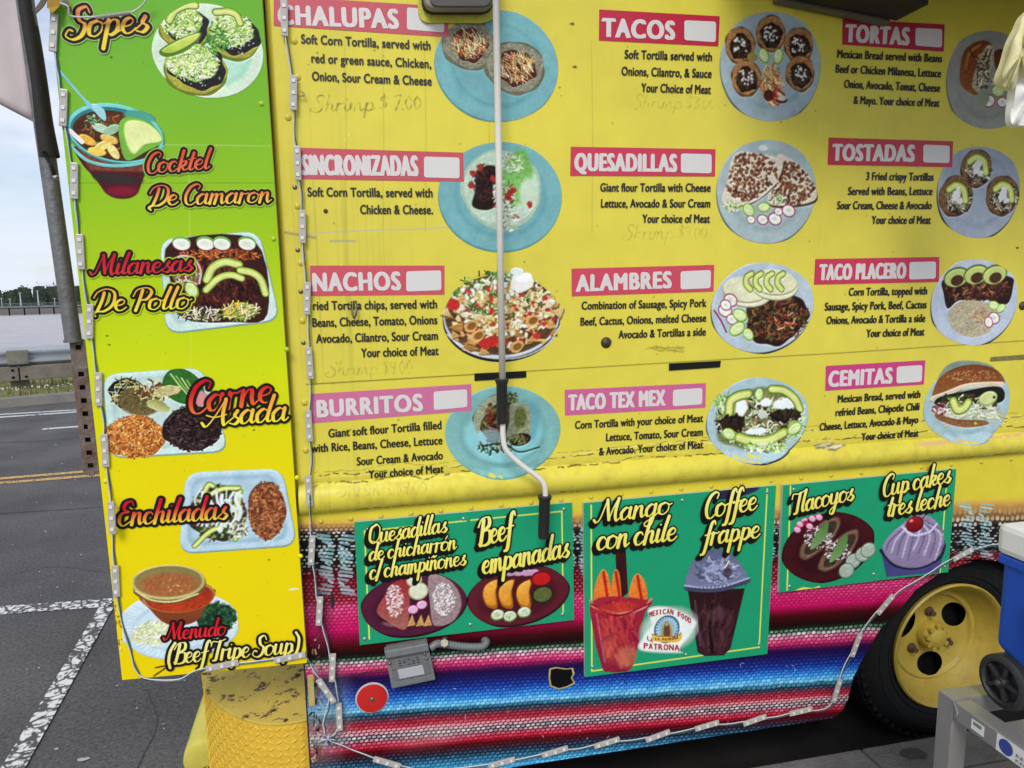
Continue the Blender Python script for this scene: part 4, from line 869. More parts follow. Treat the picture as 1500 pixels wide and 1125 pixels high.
class CvW(Cv):
    def __init__(s, x0, x1, z0, z1, ppm, y=0.0):
        s.y = y; s.X0, s.X1, s.Z0, s.Z1, s.ppm = x0, x1, z0, z1, ppm
        s.W = int((x1-x0)*ppm); s.H = int((z1-z0)*ppm); s.a = np.zeros((s.H, s.W, 4), np.float32); s.a[..., 3] = 1
        s.k = ppm*.00205
up = CvW(LX-.05, RX, .93, 2.95, 620)
H, W = up.H, up.W
base = np.array(hexc('decf48'))[None, None] * (1 + .07*(fbm(H, W, 240, 3) - .5) + .05*(fbm(H, W, 30, 9) - .5))[..., None]
fade = fbm(H, W, 420, 21)[..., None]; base = base*(1-.10*fade) + np.array(hexc('d9d48c'))*.10*fade
PX, PY = up.photo()
streak = np.clip(vnoise(H, W, 1, 1)[0:1]*0 + vnoise(8, W, 3.2, 44)[3:4] - .62, 0, 1) * np.clip(vnoise(H, W, 160, 45) - .3, 0, 1)
lf = np.clip((760 - PX)/300, 0.1, 1) * np.clip((PY+50)/60, 0, 1)
base = base*(1 - (streak*1.1*lf)[..., None]*np.array([.5, .45, .2]))
yb = PY - (508 + (1500-PX)*-.0) 
lowdirt = np.clip((PY + .075*(PX-460) - 690)/40, 0, 1)*np.clip(fbm(H, W, 14, 60)-.42, 0, 1)*.55
base = base*(1 - lowdirt[..., None]*np.array([.35, .45, .5]))
up.a[..., :3] = base
def scrawl(text, Lp, Rp, xh, a, col='3c3a18'):
    sdf = script_sdf(up, text, Lp, Rp, xh, .13, .10, .05); up.over((0, 0, up.W, up.H), np.clip(.5 - sdf, 0, 1)*np.clip(vnoise(H, W, 6, 8)*1.6-.25, 0, 1), col, a)
GL['h'] = GL['h']; 
for t, a, b, xh, al in (('Shrimp $ 7.00', (456, 164), (618, 160), 12, .6), ('Shrimp $9.00', (478, 552), (605, 546), 11, .3), ('Shrimp $3.00', (925, 158), (1048, 160), 10, .25), ('Shrimp $9.00', (912, 351), (1036, 349), 11, .28), ('Shrimp $9.00', (493, 724), (625, 719), 10, .28)):
    scrawl(t, a, b, xh, al)
up.L([(440, 343), (520, 338), (640, 334), (700, 325)], .8, 'b9b9ae', .8); up.seg(484, 353, 520, 353, 1.5, 'a9a694', .8); up.seg(414, 340, 462, 348, 1.8, '8c8a74', .6)
up.seg(449, 563, 700, 548, .8, '6a6224', .8); up.L([(700, 548), (1000, 530), (1230, 517), (1500, 499), (2000, 470)], .7, '6a6224', .75, smooth=False)
for x in (505, 560, 622, 715, 866): up.L([(x, 60), (x+2, 200), (x+1, 340)], .7, 'a39b3a', .35)
def crack(y0f, x0, x1, amp, r, col, a, brk=.25, seed=1):
    rs = np.random.RandomState(seed); x = x0; y = 0; p = None
    while x < x1:
        q = (x, y0f(x) + y)
        if p and rs.rand() > brk: up.seg(*p, *q, r*(.4+rs.rand()), col, a, soft=.6)
        p = q; x += 2 + rs.rand()*6; y = np.clip(y + (rs.rand()-.5)*amp, -amp*1.2, amp*1.2)
l1 = lambda x: 698 - .088*(x-460); l2 = lambda x: 757 - .086*(x-460); l3 = lambda x: 712 - .087*(x-460)
for sd, f_, c_, a_, r_ in ((1, l1, '5a4a1a', .8, .8), (2, l3, '4a3c14', .75, .8), (3, l1, 'f2ea9c', .6, 1.0), (7, lambda x: l3(x)-1.5, 'f0e58a', .5, .9), (9, lambda x: l1(x)-6, '8a7a30', .5, .6)):
    crack(f_, 460, 1800, 3.2, r_, c_, a_, .3, sd)
for sd, f_ in ((4, l2), (5, lambda x: l2(x)-4)): crack(f_, 470, 1800, 4, 1.8, 'd9cfae', .9, .3, sd); crack(lambda x: f_(x)+2, 470, 1800, 4, .8, '3c2c14', .9, .4, sd)
crack(lambda x: 650 - .105*(x-1340), 1335, 1700, 2, 2.4, 'd9b078', .95, .05, 6); crack(lambda x: 666 - .1*(x-740), 705, 790, 2, 1.7, 'c9b488', .9, .1, 8)
for x, y in ((1222, 654), (1440, 672), (1205, 652)): up.E(x, y, 17, 4, '8a7a58', -8, wob=.3, tex=.3); up.E(x+2, y-1, 14, 2.6, 'd8cfa8', -8, wob=.3)
for i in range(110):
    x, y = 430 + RS.rand()*1060, 20 + RS.rand()*640; up.E(x, y, .7+RS.rand()*.8, .6+RS.rand()*.6, ['5a4c1c', '7a6a28', 'efe9a0'][i % 3], a=.7, wob=.2)
for x, y in ((838, 35), (842, 98), (1490, 363), (893, 500)): up.E(x, y, 3, 1.6, '5c4c20', wob=.3)
for i in range(40): up.seg(945+RS.rand()*60, 505+RS.rand()*12, 946+RS.rand()*60, 506+RS.rand()*12, .5, '7a6a20', .5) if i < 14 else None
M_up = img_mat('yellow_vinyl', up, .33, alpha=False, bump=.35, spec=.28)
NX, NZ = 110, 30
xs_ = [LX + .012 + (RX-LX-.012)*i/NX for i in range(NX+1)]
v, f, uv = [], [], []
for j in range(NZ+1):
    for x in xs_:
        t = j/NZ; z0 = ztop(x); z = z0 + (2.9-z0)*t**2.2
        v.append(V((x, surf(x, z), z)))
for j in range(NZ):
    for i in range(NX): a = j*(NX+1)+i; f.append((a, a+1, a+NX+2, a+NX+1))
mesh_obj('upper_panel', v, f, M_up, truck, True, [up.uv(p) for p in v], 'yellow vinyl menu panel above the rail')
v, f = [], []; NR = 12
for j in range(NR+1):
    for x in xs_: z = zbot(x) + (ztop(x)-zbot(x))*j/NR; v.append(V((x, surf(x, min(z, ztop(x)-1e-5)) if 0 < j < NR else (0.012 if j == 0 else surf(x, ztop(x))), z)))
for j in range(NR):
    for i in range(NX): a = j*(NX+1)+i; f.append((a, a+1, a+NX+2, a+NX+1))
mesh_obj('rub_rail', v, f, M_up, truck, True, [up.uv(p) for p in v], 'rounded yellow rail with peeling paint')
# rounded left corner post of the body
M_yel = mat('yellow_body_paint', '#d3c23c'[1:], .4, noise=.12, nscale=8, bump=.1, bscale=20)
bm = bmesh.new(); pr = [(LX+.012, 0), (LX+.004, .002), (LX-.002, .009), (LX-.004, .018), (LX-.004, .6)]
rw = [[bm.verts.new(V((x, y, z))) for x, y in pr] for z in (zbot(LX), 1.6, 2.9)]
for a, b in zip(rw, rw[1:]):
    for i in range(len(pr)-1): bm.faces.new((a[i+1], a[i], b[i], b[i+1]))
bm_obj('corner_post', bm, M_yel, truck, smooth=True)
bm = bmesh.new(); add_box(bm, (LX-.03, .04, 1.85), (.05, .03, 2.1)); bm_obj('gap_shade_strip', bm, M_black, truck)  # black strip closing the gap beside the board, in place of its shade
bm = bmesh.new(); add_box(bm, (LX-.003, .05, .67), (.004, .08, .86)); bm_obj('lower_edge', bm, M_black, truck)
bm = bmesh.new(); add_box(bm, ((LX+RX)/2+.02, 1.0, 1.93), (RX-LX-.04, 1.94, 1.92)); bm_obj('body_shell', bm, M_yel, truck)
bm = bmesh.new(); add_box(bm, ((LX+RX)/2+.02, 1.02, .90), (RX-LX-.1, 1.8, .12)); bm_obj('floor', bm, M_dark, truck)
bm = bmesh.new(); add_box(bm, (1.9, 1.0, .62), (4.2, .12, .22)); add_box(bm, (1.9, 1.9, .55), (4.2, .04, .6)); add_box(bm, (.7, .35, .42), (1.5, .06, .06)); add_box(bm, (.7, .62, .32), (1.6, .25, .2)); bm_obj('chassis', bm, M_dark, truck)
bm = bmesh.new(); add_box(bm, (.72, .62, .36), (1.5, .75, .24)); bm_obj('underbody_blocker', bm, M_dark, truck, bevel=.04)  # made-up box, added to keep light from getting under the truck
bm = bmesh.new(); add_box(bm, (3.2, .62, .4), (1.2, .75, .3)); bm_obj('storage_box', bm, M_dark, truck, bevel=.03)
bm = bmesh.new(); add_cyl(bm, (2.12, .3, .375), (2.12, 1.7, .375), .07, n=16); bm_obj('axle', bm, M_dark, truck)
M_well = mat('wheel_well_black', (.006, .006, .006), .95, spec=.05)
WC = V((2.124, .085, .375))
bm = bmesh.new(); add_box(bm, (WC.x, .62, .6), (1.25, .02, .56)); add_box(bm, (WC.x-.62, .33, .6), (.02, .58, .56)); add_box(bm, (WC.x+.62, .33, .6), (.02, .58, .56)); add_box(bm, (WC.x, .33, .88), (1.25, .6, .02)); bm_obj('wheel_well', bm, M_well, truck)

# lower panel: printed woven blanket
low = CvW(LX-.05, RX, .10, 1.28, 1050)
H, W = low.H, low.W; PX, PY = low.photo()
SY = [(600, 600), (752, 735), (766, 745), (776, 765), (783, 775), (828, 814), (845, 822), (881, 854), (892, 862), (925, 890), (950, 905), (961, 919), (968, 926), (974, 933), (985, 944), (998, 957), (1021, 980), (1036, 992), (1045, 1001), (1053, 1010), (1068, 1021), (1086, 1035), (1100, 1047), (1107, 1053), (1122, 1066), (1145, 1085), (1165, 1105), (1190, 1130), (1300, 1250)]
BG = ['dccb3e', 'dccb3e', 'e0a850', '6a4828', '0c0a0a', '100a0a', '4c0814', '6c0818', 'a80c44', 'b80450', '40060c', '180608', '0c1a10', '641430', 'a80c40', '1c0838', '0c1c68', '1450a8', '1c78b8', '0c1c28', '840818', '0a0a10', '980c24', '48060c', '0c1020', '1470b0', '1c60c0', '103070', '0a0a10']
DT = ['dccb3e', 'e8d44c', 'f8dc98', 'fff0d0', 'fff8ec', 'd8ecec', 'e0606c', 'e87c90', 'f888b8', 'e03c80', '781030', '30080c', '68c490', 'fffafc', 'ff6ca0', '382070', '3470e0', '58c0ff', 'b0f0ff', '4c98b0', 'f04c60', 'ffffff', 'ff4c68', '9c2030', '60b8d8', '80e4ff', '64c0ff', '2c68d0', '102850']
RD = [.3, .3, .42, .42, .36, .36, .34, .36, .46, .42, .34, .30, .44, .48, .48, .36, .46, .50, .54, .44, .46, .45, .46, .38, .44, .54, .50, .44, .3]
DI = [0, 0, .8, .9, .8, .8, .7, .75, .9, .55, .15, .1, .9, 1, .85, .2, .75, .95, 1, .6, .7, 1, .8, .3, .5, 1, .9, .6, 0]
gy = np.array([s[0] for s in SY], float); gr = np.array([s[1] for s in SY], float)
kk = (PX - 500)/640; v_ = PY.copy()
for _ in range(14): v_ = v_*.45 + .55*(PY - (np.interp(v_, gy, gr) - v_)*kk)
wob = (fbm(H, W, 60, 71) - .5)*2.5; v_ = v_ + wob
bgc = np.array([hexc(c) for c in BG]); dtc = np.array([hexc(c) for c in DT])
bgI = np.stack([np.interp(v_, gy, bgc[:, i]) for i in range(3)], -1); dtI = np.stack([np.interp(v_, gy, dtc[:, i]) for i in range(3)], -1)
ph, pw = 4.9, 7.3
row = np.floor(v_/ph); uu = PX/pw + .5*(row % 2) + (np.sin(row*12.9)*.06); fu_, fv_ = uu - np.floor(uu) - .5, v_/ph - row - .5
cellr = np.sin(np.floor(uu)*127.1 + row*311.7)*43758.5; cellr = cellr - np.floor(cellr)
rd = np.interp(v_, gy, RD); d = np.sqrt((fu_/rd)**2 + ((fv_ + .12*fu_)/rd)**2); dot = np.clip((1.15-d)*2.1, 0, 1)*np.where((v_ > 779) & (v_ < 850), np.clip((cellr-.3)*4, 0, 1), .6+.4*cellr)*np.interp(v_, gy, DI)
bwm = np.clip(1 - np.abs(v_-1077)/7, 0, 1); dot = dot*(1-bwm) + bwm*np.clip((1.15-d)*4, 0, 1)
dot *= np.clip((v_-768)/10, 0, 1)
low.a[..., :3] = bgI*(1-dot[..., None]) + dtI*dot[..., None]
thr = (fbm(H, W, 3, 81, 2)-.5)*.14; low.a[..., :3] *= (1 + thr)[..., None]; bl = .5*(dtI*.5 + bgI*.5)[...]; low.a[..., :3] = low.a[..., :3]*.9 + .1*(dtI*.5 + bgI*.5)
yl = np.clip((770 - v_)/14, 0, 1)[..., None]; low.a[..., :3] = low.a[..., :3]*(1-yl) + np.array(hexc('dccb3e'))*(1 + .05*(fbm(H, W, 40, 8)-.5))[..., None]*yl
def motif(cx, cy, s=1, slope=-.07, n=8):
    for i in range(-n, n+1):
        w = 5 + 13*abs(math.sin(i*.62))
        for sd in (-1, 1):
            a = cx + sd*(3 + abs(abs(i)-n*.5)*1.3)*s; b = a + sd*w*s*.9; y = cy + i*4.6*s
            low.seg(a, y + (a-cx)*slope, b, y + (b-cx)*slope + sd*3.5, 1.7*s, 'b8dcdc' if i % 2 else '8cc0c8', .75)
motif(492, 828, 1.15); motif(846, 806, 1); motif(1139, 792, .9); motif(1432, 778, 1.05); motif(1750, 755, 1)
for i in range(150): low.E(465+RS.rand()*1000, 775+RS.rand()*50, 1.6, 1.0, 'e8ecec', a=.8)
# worn, faded corner and scuffs
low.E(475, 1055, 34, 70, '9aa8a8', 8, 30, a=.55, tex=.4); low.E(640, 1078, 50, 14, 'e0ccc0', -4, 22, a=.3); low.E(470, 905, 14, 60, '3a2c2c', 0, 14, a=.4)
for i in range(70): x, y = 456+RS.rand()*14, 930+RS.rand()*190; low.seg(x, y, x+RS.randn()*2, y+RS.rand()*9, .6+RS.rand()*1.2, ['1c1612', 'c8b8a0', '6a4a34'][i % 3], .8)
for i in range(120):
    x, y = 470+RS.rand()*760, 900+RS.rand()*190; low.seg(x, y, x+RS.randn()*2, y+RS.randn()*2, .55, ['f0f0f0', '1a1a1a'][i % 2], .7)
low.E(487, 882, 3, 12, '2c2630', 0, 1.5, a=.9)
M_low = img_mat('woven_print', low, .30, alpha=False, bump=.15)
arch = [(1462, 815), (1425, 822), (1395, 832), (1373, 842), (1341, 864), (1318, 893), (1290, 921), (1268, 957), (1250, 992), (1241, 1028), (1231, 1044), (1220, 1052)]
aw = [P(*p, .006) for p in arch]
apts = [V((2*WC.x - p.x + .03, .006, p.z)) for p in reversed(aw)] + aw
zb_ = lambda x: .221 
out = [V((LX, .006, zbot(LX)+.004))] + [V((LX, .006, .225))] + [V((p.x, .006, p.z)) for p in reversed(apts) ] + [V((RX, .006, .222)), V((RX, .006, zbot(RX)+.004))]
bm = bmesh.new(); vs = [bm.verts.new(p) for p in out]; fr = bm.faces.new(vs); bmesh.ops.recalc_face_normals(bm, faces=[fr])
if fr.normal.y > 0: fr.normal_flip()
bk = bmesh.ops.extrude_face_region(bm, geom=[fr]); 
for e in bk['geom']:
    if isinstance(e, bmesh.types.BMVert): e.co.y += .03
bmesh.ops.recalc_face_normals(bm, faces=bm.faces[:])
for fc in bm.faces: fc.material_index = 0 if fc.normal.y < -.9 else 1
bmesh.ops.triangulate(bm, faces=bm.faces[:]); me = bpy.data.meshes.new('lower_panel'); uvl = bm.loops.layers.uv.new('uv')
for fc in bm.faces:
    for lp in fc.loops: lp[uvl].uv = low.uv(lp.vert.co)
bm.to_mesh(me); bm.free(); me.materials.append(M_low); me.materials.append(M_black); link('lower_panel', me, truck, 'lower side panel printed with striped woven blanket')
zl = [V((.0, 0, 0))]

# rivets and screws of the body
M_scr = mat('screw_steel', (.30, .27, .20), .4, .8, noise=.5, nscale=200); M_scrb = mat('rusty_screw', (.16, .07, .03), .7, .3, noise=.5, nscale=200)
def dome(name, px, py, r, m, parent, y=0.0, h=.4, n=12, label=None):
    p = P(px, py, y); bm = bmesh.new(); lathe(bm, [(0, r*h), (r*.6, r*h*.8), (r, 0), (r*1.02, -.002)], p, (0, -1, 0), n)
    return bm_obj(name, bm, m, parent, smooth=True, label=label)
for x, y in ((436, 113), (422, 172), (436, 302), (431, 60), (441, 385), (443, 470), (446, 590), (448, 660)): dome('rivet', x, y, .009, M_yel, truck, -.001)
for x, y in ((431.7, 274), (436, 366), (440.5, 427), (444.4, 502)): dome('screw', x, y, .006, M_scr, truck, -.002)
dome('screw', 477, 309, .006, M_scrb, truck, -.002)
for x in range(470, 1500, 44): dome('rivet', x, 689 - .09*(x-1292) + 1, .0075, M_yel, truck, .005, .5)
for x in range(1165, 1500, 44): dome('rivet', x, 640.5 - .09*(x-1209), .006, M_yel, truck, -.001, .5)
dome('bolt_cap', 888, 502, .017, mat('brown_cap', (.055, .03, .02), .5), truck, -.001, .5, 20, 'round brown bolt cap under a menu text'); dome('screw', 888, 502, .006, M_scrb, truck, -.009)
dome('bolt_cap', 1498, 448, .015, mat('brown_cap2', (.06, .04, .02), .5), truck, -.001, .5, 20)
M_tape = mat('black_tape', (.010, .010, .009), .6, spec=.15, bump=.3, bscale=40)
def strip(name, q, m, parent, y=-.003, label=None):
    return mesh_obj(name, [P(*p, y) for p in reversed(q)], [(0, 1, 2, 3)], m, parent, label=label)
strip('tape_strip', [(695, 547), (771, 543.5), (771, 553), (695, 558)], M_tape, truck); strip('tape_strip', [(980, 532.5), (1056, 528.5), (1055, 538), (980, 543)], M_tape, truck)
strip('tape_strip', [(1452, 523), (1520, 518), (1520, 525), (1451, 529)], mat('old_brown_tape', '8c8248', .7, noise=.5, nscale=90), truck)
# hook hanging from the panel
bm = bmesh.new(); a = P(518, 440, -.004); add_tube(bm, crom([P(519, 441, -.003), P(521, 447, -.014), P(522, 458, -.017), P(519, 466, -.013), P(516, 460, -.012), P(516, 452, -.010)], 4), .0028, 6); bm_obj('hook', bm, M_scr, truck)
bm = bmesh.new(); add_tube(bm, crom([P(430, 133, -.003), P(438, 140, -.01), P(446, 139, -.012), P(441, 133, -.01)], 4), .0016, 6); bm_obj('hook', bm, M_scr, truck)
# red side reflector
rf = dome('side_reflector', 545, 1022, .0495, mat('reflector_rim', (.62, .5, .48), .35), truck, 0.006, .10, 40, 'round red reflector with pale rim')
bm = bmesh.new(); lathe(bm, [(0, .010), (.03, .0095), (.043, .008), (.045, .004)], P(545, 1022, .004), (0, -1, 0), 40); lens = bm_obj('red_lens', bm, mat('red_lens', (.55, .012, .01), .25, coat=.6), truck, smooth=True)
lens.parent = rf; lens.location = (0, 0, 0)
bm = bmesh.new(); lathe(bm, [(0, .014), (.004, .014), (.006, .012), (.008, .009)], P(545, 1022, .004), (0, -1, 0), 16); scr = bm_obj('screw', bm, M_scr, truck); scr.parent = rf; scr.location = (0, 0, 0)
# torn hole in the lower panel
hole = [(807, 981), (815, 979), (829, 981), (837, 980), (839, 987), (836, 993), (840, 1000), (830, 1005), (819, 1008), (808, 1004), (806, 993)]
mesh_obj('torn_hole_edge', [P(x + (x-822)*.16, y + (y-993)*.14, .004) for x, y in reversed(hole)], [list(range(len(hole)))], mat('hole_edge', 'c9b870', .7, noise=.5, nscale=120), truck, label='torn cream edge of hole in the panel')
mesh_obj('torn_hole', [P(x, y, .002) for x, y in reversed(hole)], [list(range(len(hole)))], M_well, truck, label='black torn hole in the striped panel')

# wheel
wheel = bpy.data.objects.new('wheel', None); C.objects.link(wheel); wheel.parent = truck; wheel.location = WC - V(truck.location)
M_tyre = mat('tyre_rubber', (.012, .012, .012), .8, noise=.5, nscale=40, bump=.3, bscale=80, spec=.2); M_rim = mat('yellow_rim', '#b89e3c'[1:], .5, noise=.3, nscale=14, bump=.25, bscale=30); M_rust = mat('rusty_nut', (.10, .05, .025), .75, noise=.5, nscale=90)
def wpart(name, bm, m, label=None, smooth=True): return bm_obj(name, bm, m, wheel, smooth=smooth, label=label)
bm = bmesh.new(); lathe(bm, [(.243, .015), (.262, .0), (.272, -.004), (.274, -.001), (.278, -.001), (.280, -.007), (.30, -.012), (.318, -.012), (.320, -.009), (.323, -.009), (.325, -.011), (.340, -.006), (.362, .008), (.378, .03), (.385, .06), (.385, .2), (.36, .235), (.25, .23)], WC, (0, 1, 0), 72); wpart('tyre', bm, M_tyre)
bm = bmesh.new()
for k in range(60):
    a = 2*math.pi*k/60; rot = Matrix.Rotation(-a, 3, 'Y'); q = WC + rot @ V((.386, .05, 0)); add_box(bm, q, (.005, .05, .024), rot); q = WC + rot @ V((.386, .13, 0)); add_box(bm, q, (.005, .06, .024), Matrix.Rotation(-a, 3, 'Y') @ Matrix.Rotation(.3, 3, 'X'))
    q = WC + rot @ V((.372, .016, 0)); add_box(bm, q, (.020, .008, .014), rot)
wpart('tread', bm, M_tyre, smooth=False)['kind'] = 'stuff'
# dished rim with hand holes: the disc is a grid in polar form with holes left open
bm = bmesh.new(); lathe(bm, [(.246, .010), (.250, -.004), (.244, -.010), (.236, -.004), (.230, .012), (.222, .03), (.214, .045), (.205, .06), (.195, .075), (.190, .083)], WC, (0, 1, 0), 72)
holes = [(34, .124, .052), (274, .124, .052), (154, .124, .052)]
def dz(r): return .108 - .026*max(0, (r-.09)/.10)**1.5 if r > .09 else .108
nr, na = 64, 300; grid = {}
for i in range(nr+1):
    r = .03 + .16*i/nr
    for j in range(na):
        a = 2*math.pi*j/na; grid[i, j] = bm.verts.new(WC + V((r*math.cos(a), dz(r) - .009*math.exp(-((r-.172)/.005)**2), r*math.sin(a))))
def inh(x, z):
    for an, rr, hr in holes:
        cx, cz = rr*math.cos(math.radians(an)), rr*math.sin(math.radians(an)); t = math.radians(an)
        du, dv = (x-cx)*math.cos(t) + (z-cz)*math.sin(t), -(x-cx)*math.sin(t) + (z-cz)*math.cos(t)
        if (du/(hr*.85))**2 + (dv/(hr*1.1))**2 < 1: return True
for i in range(nr):
    r = .03 + .16*(i+.5)/nr
    for j in range(na):
        a = 2*math.pi*(j+.5)/na
        if not inh(r*math.cos(a), r*math.sin(a)): bm.faces.new((grid[i, j], grid[i+1, j], grid[i+1, (j+1) % na], grid[i, (j+1) % na]))
for vtx in [v for v in bm.verts if not v.link_faces]: bm.verts.remove(vtx)
for vtx in [v for v in bm.verts if v.is_boundary]:          # smooth the rims of the hand holes
    x, z = vtx.co.x - WC.x, vtx.co.z - WC.z
    for an, rr, hr in holes:
        cx, cz = rr*math.cos(math.radians(an)), rr*math.sin(math.radians(an)); t = math.radians(an)
        du, dv = (x-cx)*math.cos(t) + (z-cz)*math.sin(t), -(x-cx)*math.sin(t) + (z-cz)*math.cos(t); e = math.hypot(du/(hr*.85), dv/(hr*1.1))
        if .8 < e < 1.25: vtx.co.x, vtx.co.z = WC.x + cx + (x-cx)/e, WC.z + cz + (z-cz)/e
ho = bm_obj('rim', bm, M_rim, wheel, smooth=True, label='dished yellow rim with dark oval holes')
bm = bmesh.new(); lathe(bm, [(.0, .15), (.2, .15), (.21, .14)], WC, (0, 1, 0), 40); wpart('brake_drum', bm, M_dark)
bm = bmesh.new(); lathe(bm, [(0, .052), (.030, .052), (.038, .058), (.040, .072), (.052, .075), (.055, .085), (.055, .11)], WC, (0, 1, 0), 32); wpart('hub', bm, M_rim)
for k in range(9):
    a = math.radians(k*40+10); q = WC + V((.044*math.cos(a), .068, .044*math.sin(a))); bm = bmesh.new(); add_cyl(bm, q + V((0, .01, 0)), q - V((0, .012, 0)), .0100, n=6); wpart('hub_bolt', bm, M_rim, smooth=False)
for an in (94, 214, 334):
    q = WC + V((.092*math.cos(math.radians(an)), .105, .092*math.sin(math.radians(an)))); bm = bmesh.new(); lathe(bm, [(.020, .0), (.016, -.010), (.011, -.012)], q, (0, 1, 0), 16)
    add_cyl(bm, q + V((0, .002, 0)), q - V((0, .026, 0)), .0115, n=6); wpart('wheel_nut', bm, M_rust, smooth=False)

# printed menu blocks on the upper panel -------------------------------------------------
def flat(c, sat=1): return mat('ink_' + c, c, .42, noise=.06, nscale=40)
M_txt = mat('black_ink', '1e1a12', .45); M_let = mat('white_ink', 'dfd6d2', .5, noise=.10, nscale=40); M_box = mat('price_box_white', 'dad7d2', .4, noise=.04, nscale=20)
RED, PNK = 'c8324c', 'cc62a4'
def bar(q, col, txt, bl, br, cap, box):
    m = bars.get(col) or bars.setdefault(col, mat('banner_' + col, col, .42, noise=.10, nscale=30))
    nn = 14; v, f = [], []
    for j in range(5):
        for i in range(nn+1):
            a = V(q[0]).lerp(V(q[1]), i/nn); b = V(q[3]).lerp(V(q[2]), i/nn); p = b.lerp(a, j/4); v.append(P(p.x, p.y))
    for j in range(4):
        for i in range(nn): k = j*(nn+1)+i; f.append((k, k+1, k+nn+2, k+nn+1))
    o = mesh_obj('menu_heading', v, f, m, truck); conform(o, .0012)
    lettering('lettering', txt, bl, br, cap, M_let, o, (cap*.068, cap*.03, 5), spacing=1.15, warp=.0020)
    b = mesh_obj('price_box', [P(*p) for p in reversed(rquad(box, 4))], [list(range(24))], M_box, o); conform(b, .0020)
bars = {}
for args in (
 ([(401, -6), (656, 10), (657, 54.4), (401, 37.8)], 'c8505c', 'CHALUPAS', (407, 36), (585, 42.5), 31, [(596, 11), (651, 16), (650.5, 48), (596, 43.5)]),
 ([(438, 216.4), (678.6, 223.6), (679.5, 266.5), (438, 262)], 'c8505c', 'SINCRONIZADAS', (442, 256.5), (613.5, 258), 32, [(621, 229.5), (673, 231), (673, 261.5), (621, 260)]),
 ([(454, 389), (651, 389), (651, 431.5), (455, 433.5)], 'd0505c', 'NACHOS', (458, 427), (588, 425), 29, [(595, 397.5), (646, 396), (646.5, 425), (595, 427)]),
 ([(456, 577), (690, 562.5), (691, 601.5), (456, 620)], 'd07098', 'BURRITOS', (464, 611.5), (620, 602), 27, [(635, 573.5), (684, 570), (684.5, 596), (635.5, 600.5)]),
 ([(877.6, 14), (1054, 24), (1052, 68), (877, 59.5)], 'c01c3c', 'TACOS', (881, 54), (989, 58.5), 29.5, [(1002, 30), (1048.5, 32), (1048, 62), (1002, 59)]),
 ([(836, 215), (1048, 218.6), (1047, 258.6), (835, 257.6)], 'cc3450', 'QUESADILLAS', (841, 250.5), (992, 252), 28, [(997, 225), (1042, 226), (1042, 254), (997, 253)]),
 ([(837, 393.5), (1046, 388), (1045, 427), (837.4, 434)], 'd04458', 'ALAMBRES', (843, 427.5), (984, 422), 26.5, [(996.5, 397.5), (1041, 395.5), (1040.5, 422), (996.5, 424)]),
 ([(827, 571), (1034, 561), (1033, 597), (827.5, 608.5)], 'd06494', 'TACO TEX MEX', (832, 601.5), (975, 594), 25, [(985.5, 571), (1028.5, 568), (1028, 592), (985, 595)]),
 ([(1234, 28), (1383.5, 36), (1382, 76), (1233.4, 65.6)], 'b81838', 'TORTAS', (1237, 61.5), (1332, 66.5), 28, [(1340.5, 41), (1379.5, 43), (1379, 70), (1340, 67)]),
 ([(1213.6, 201.6), (1395.7, 207), (1394.4, 245), (1212, 241.6)], 'c0243c', 'TOSTADAS', (1218, 235.5), (1339.5, 237), 26.5, [(1352, 212), (1390.5, 213.5), (1390, 239), (1351.5, 238)]),
 ([(1194, 379.5), (1375.6, 376.4), (1375, 413), (1192, 417)], 'cc2c50', 'TACO PLACERO', (1199, 410.5), (1327, 408), 25, [(1331.5, 384), (1370.5, 383), (1370, 408), (1331, 409.5)]),
 ([(1209.5, 536), (1355, 527.6), (1353, 563), (1208.6, 572.4)], 'cc3c80', 'CEMITAS', (1212.5, 567), (1307, 561.5), 25, [(1313, 537), (1350.5, 534.5), (1349.5, 559), (1312.5, 561.5)])):
    bar(*args)
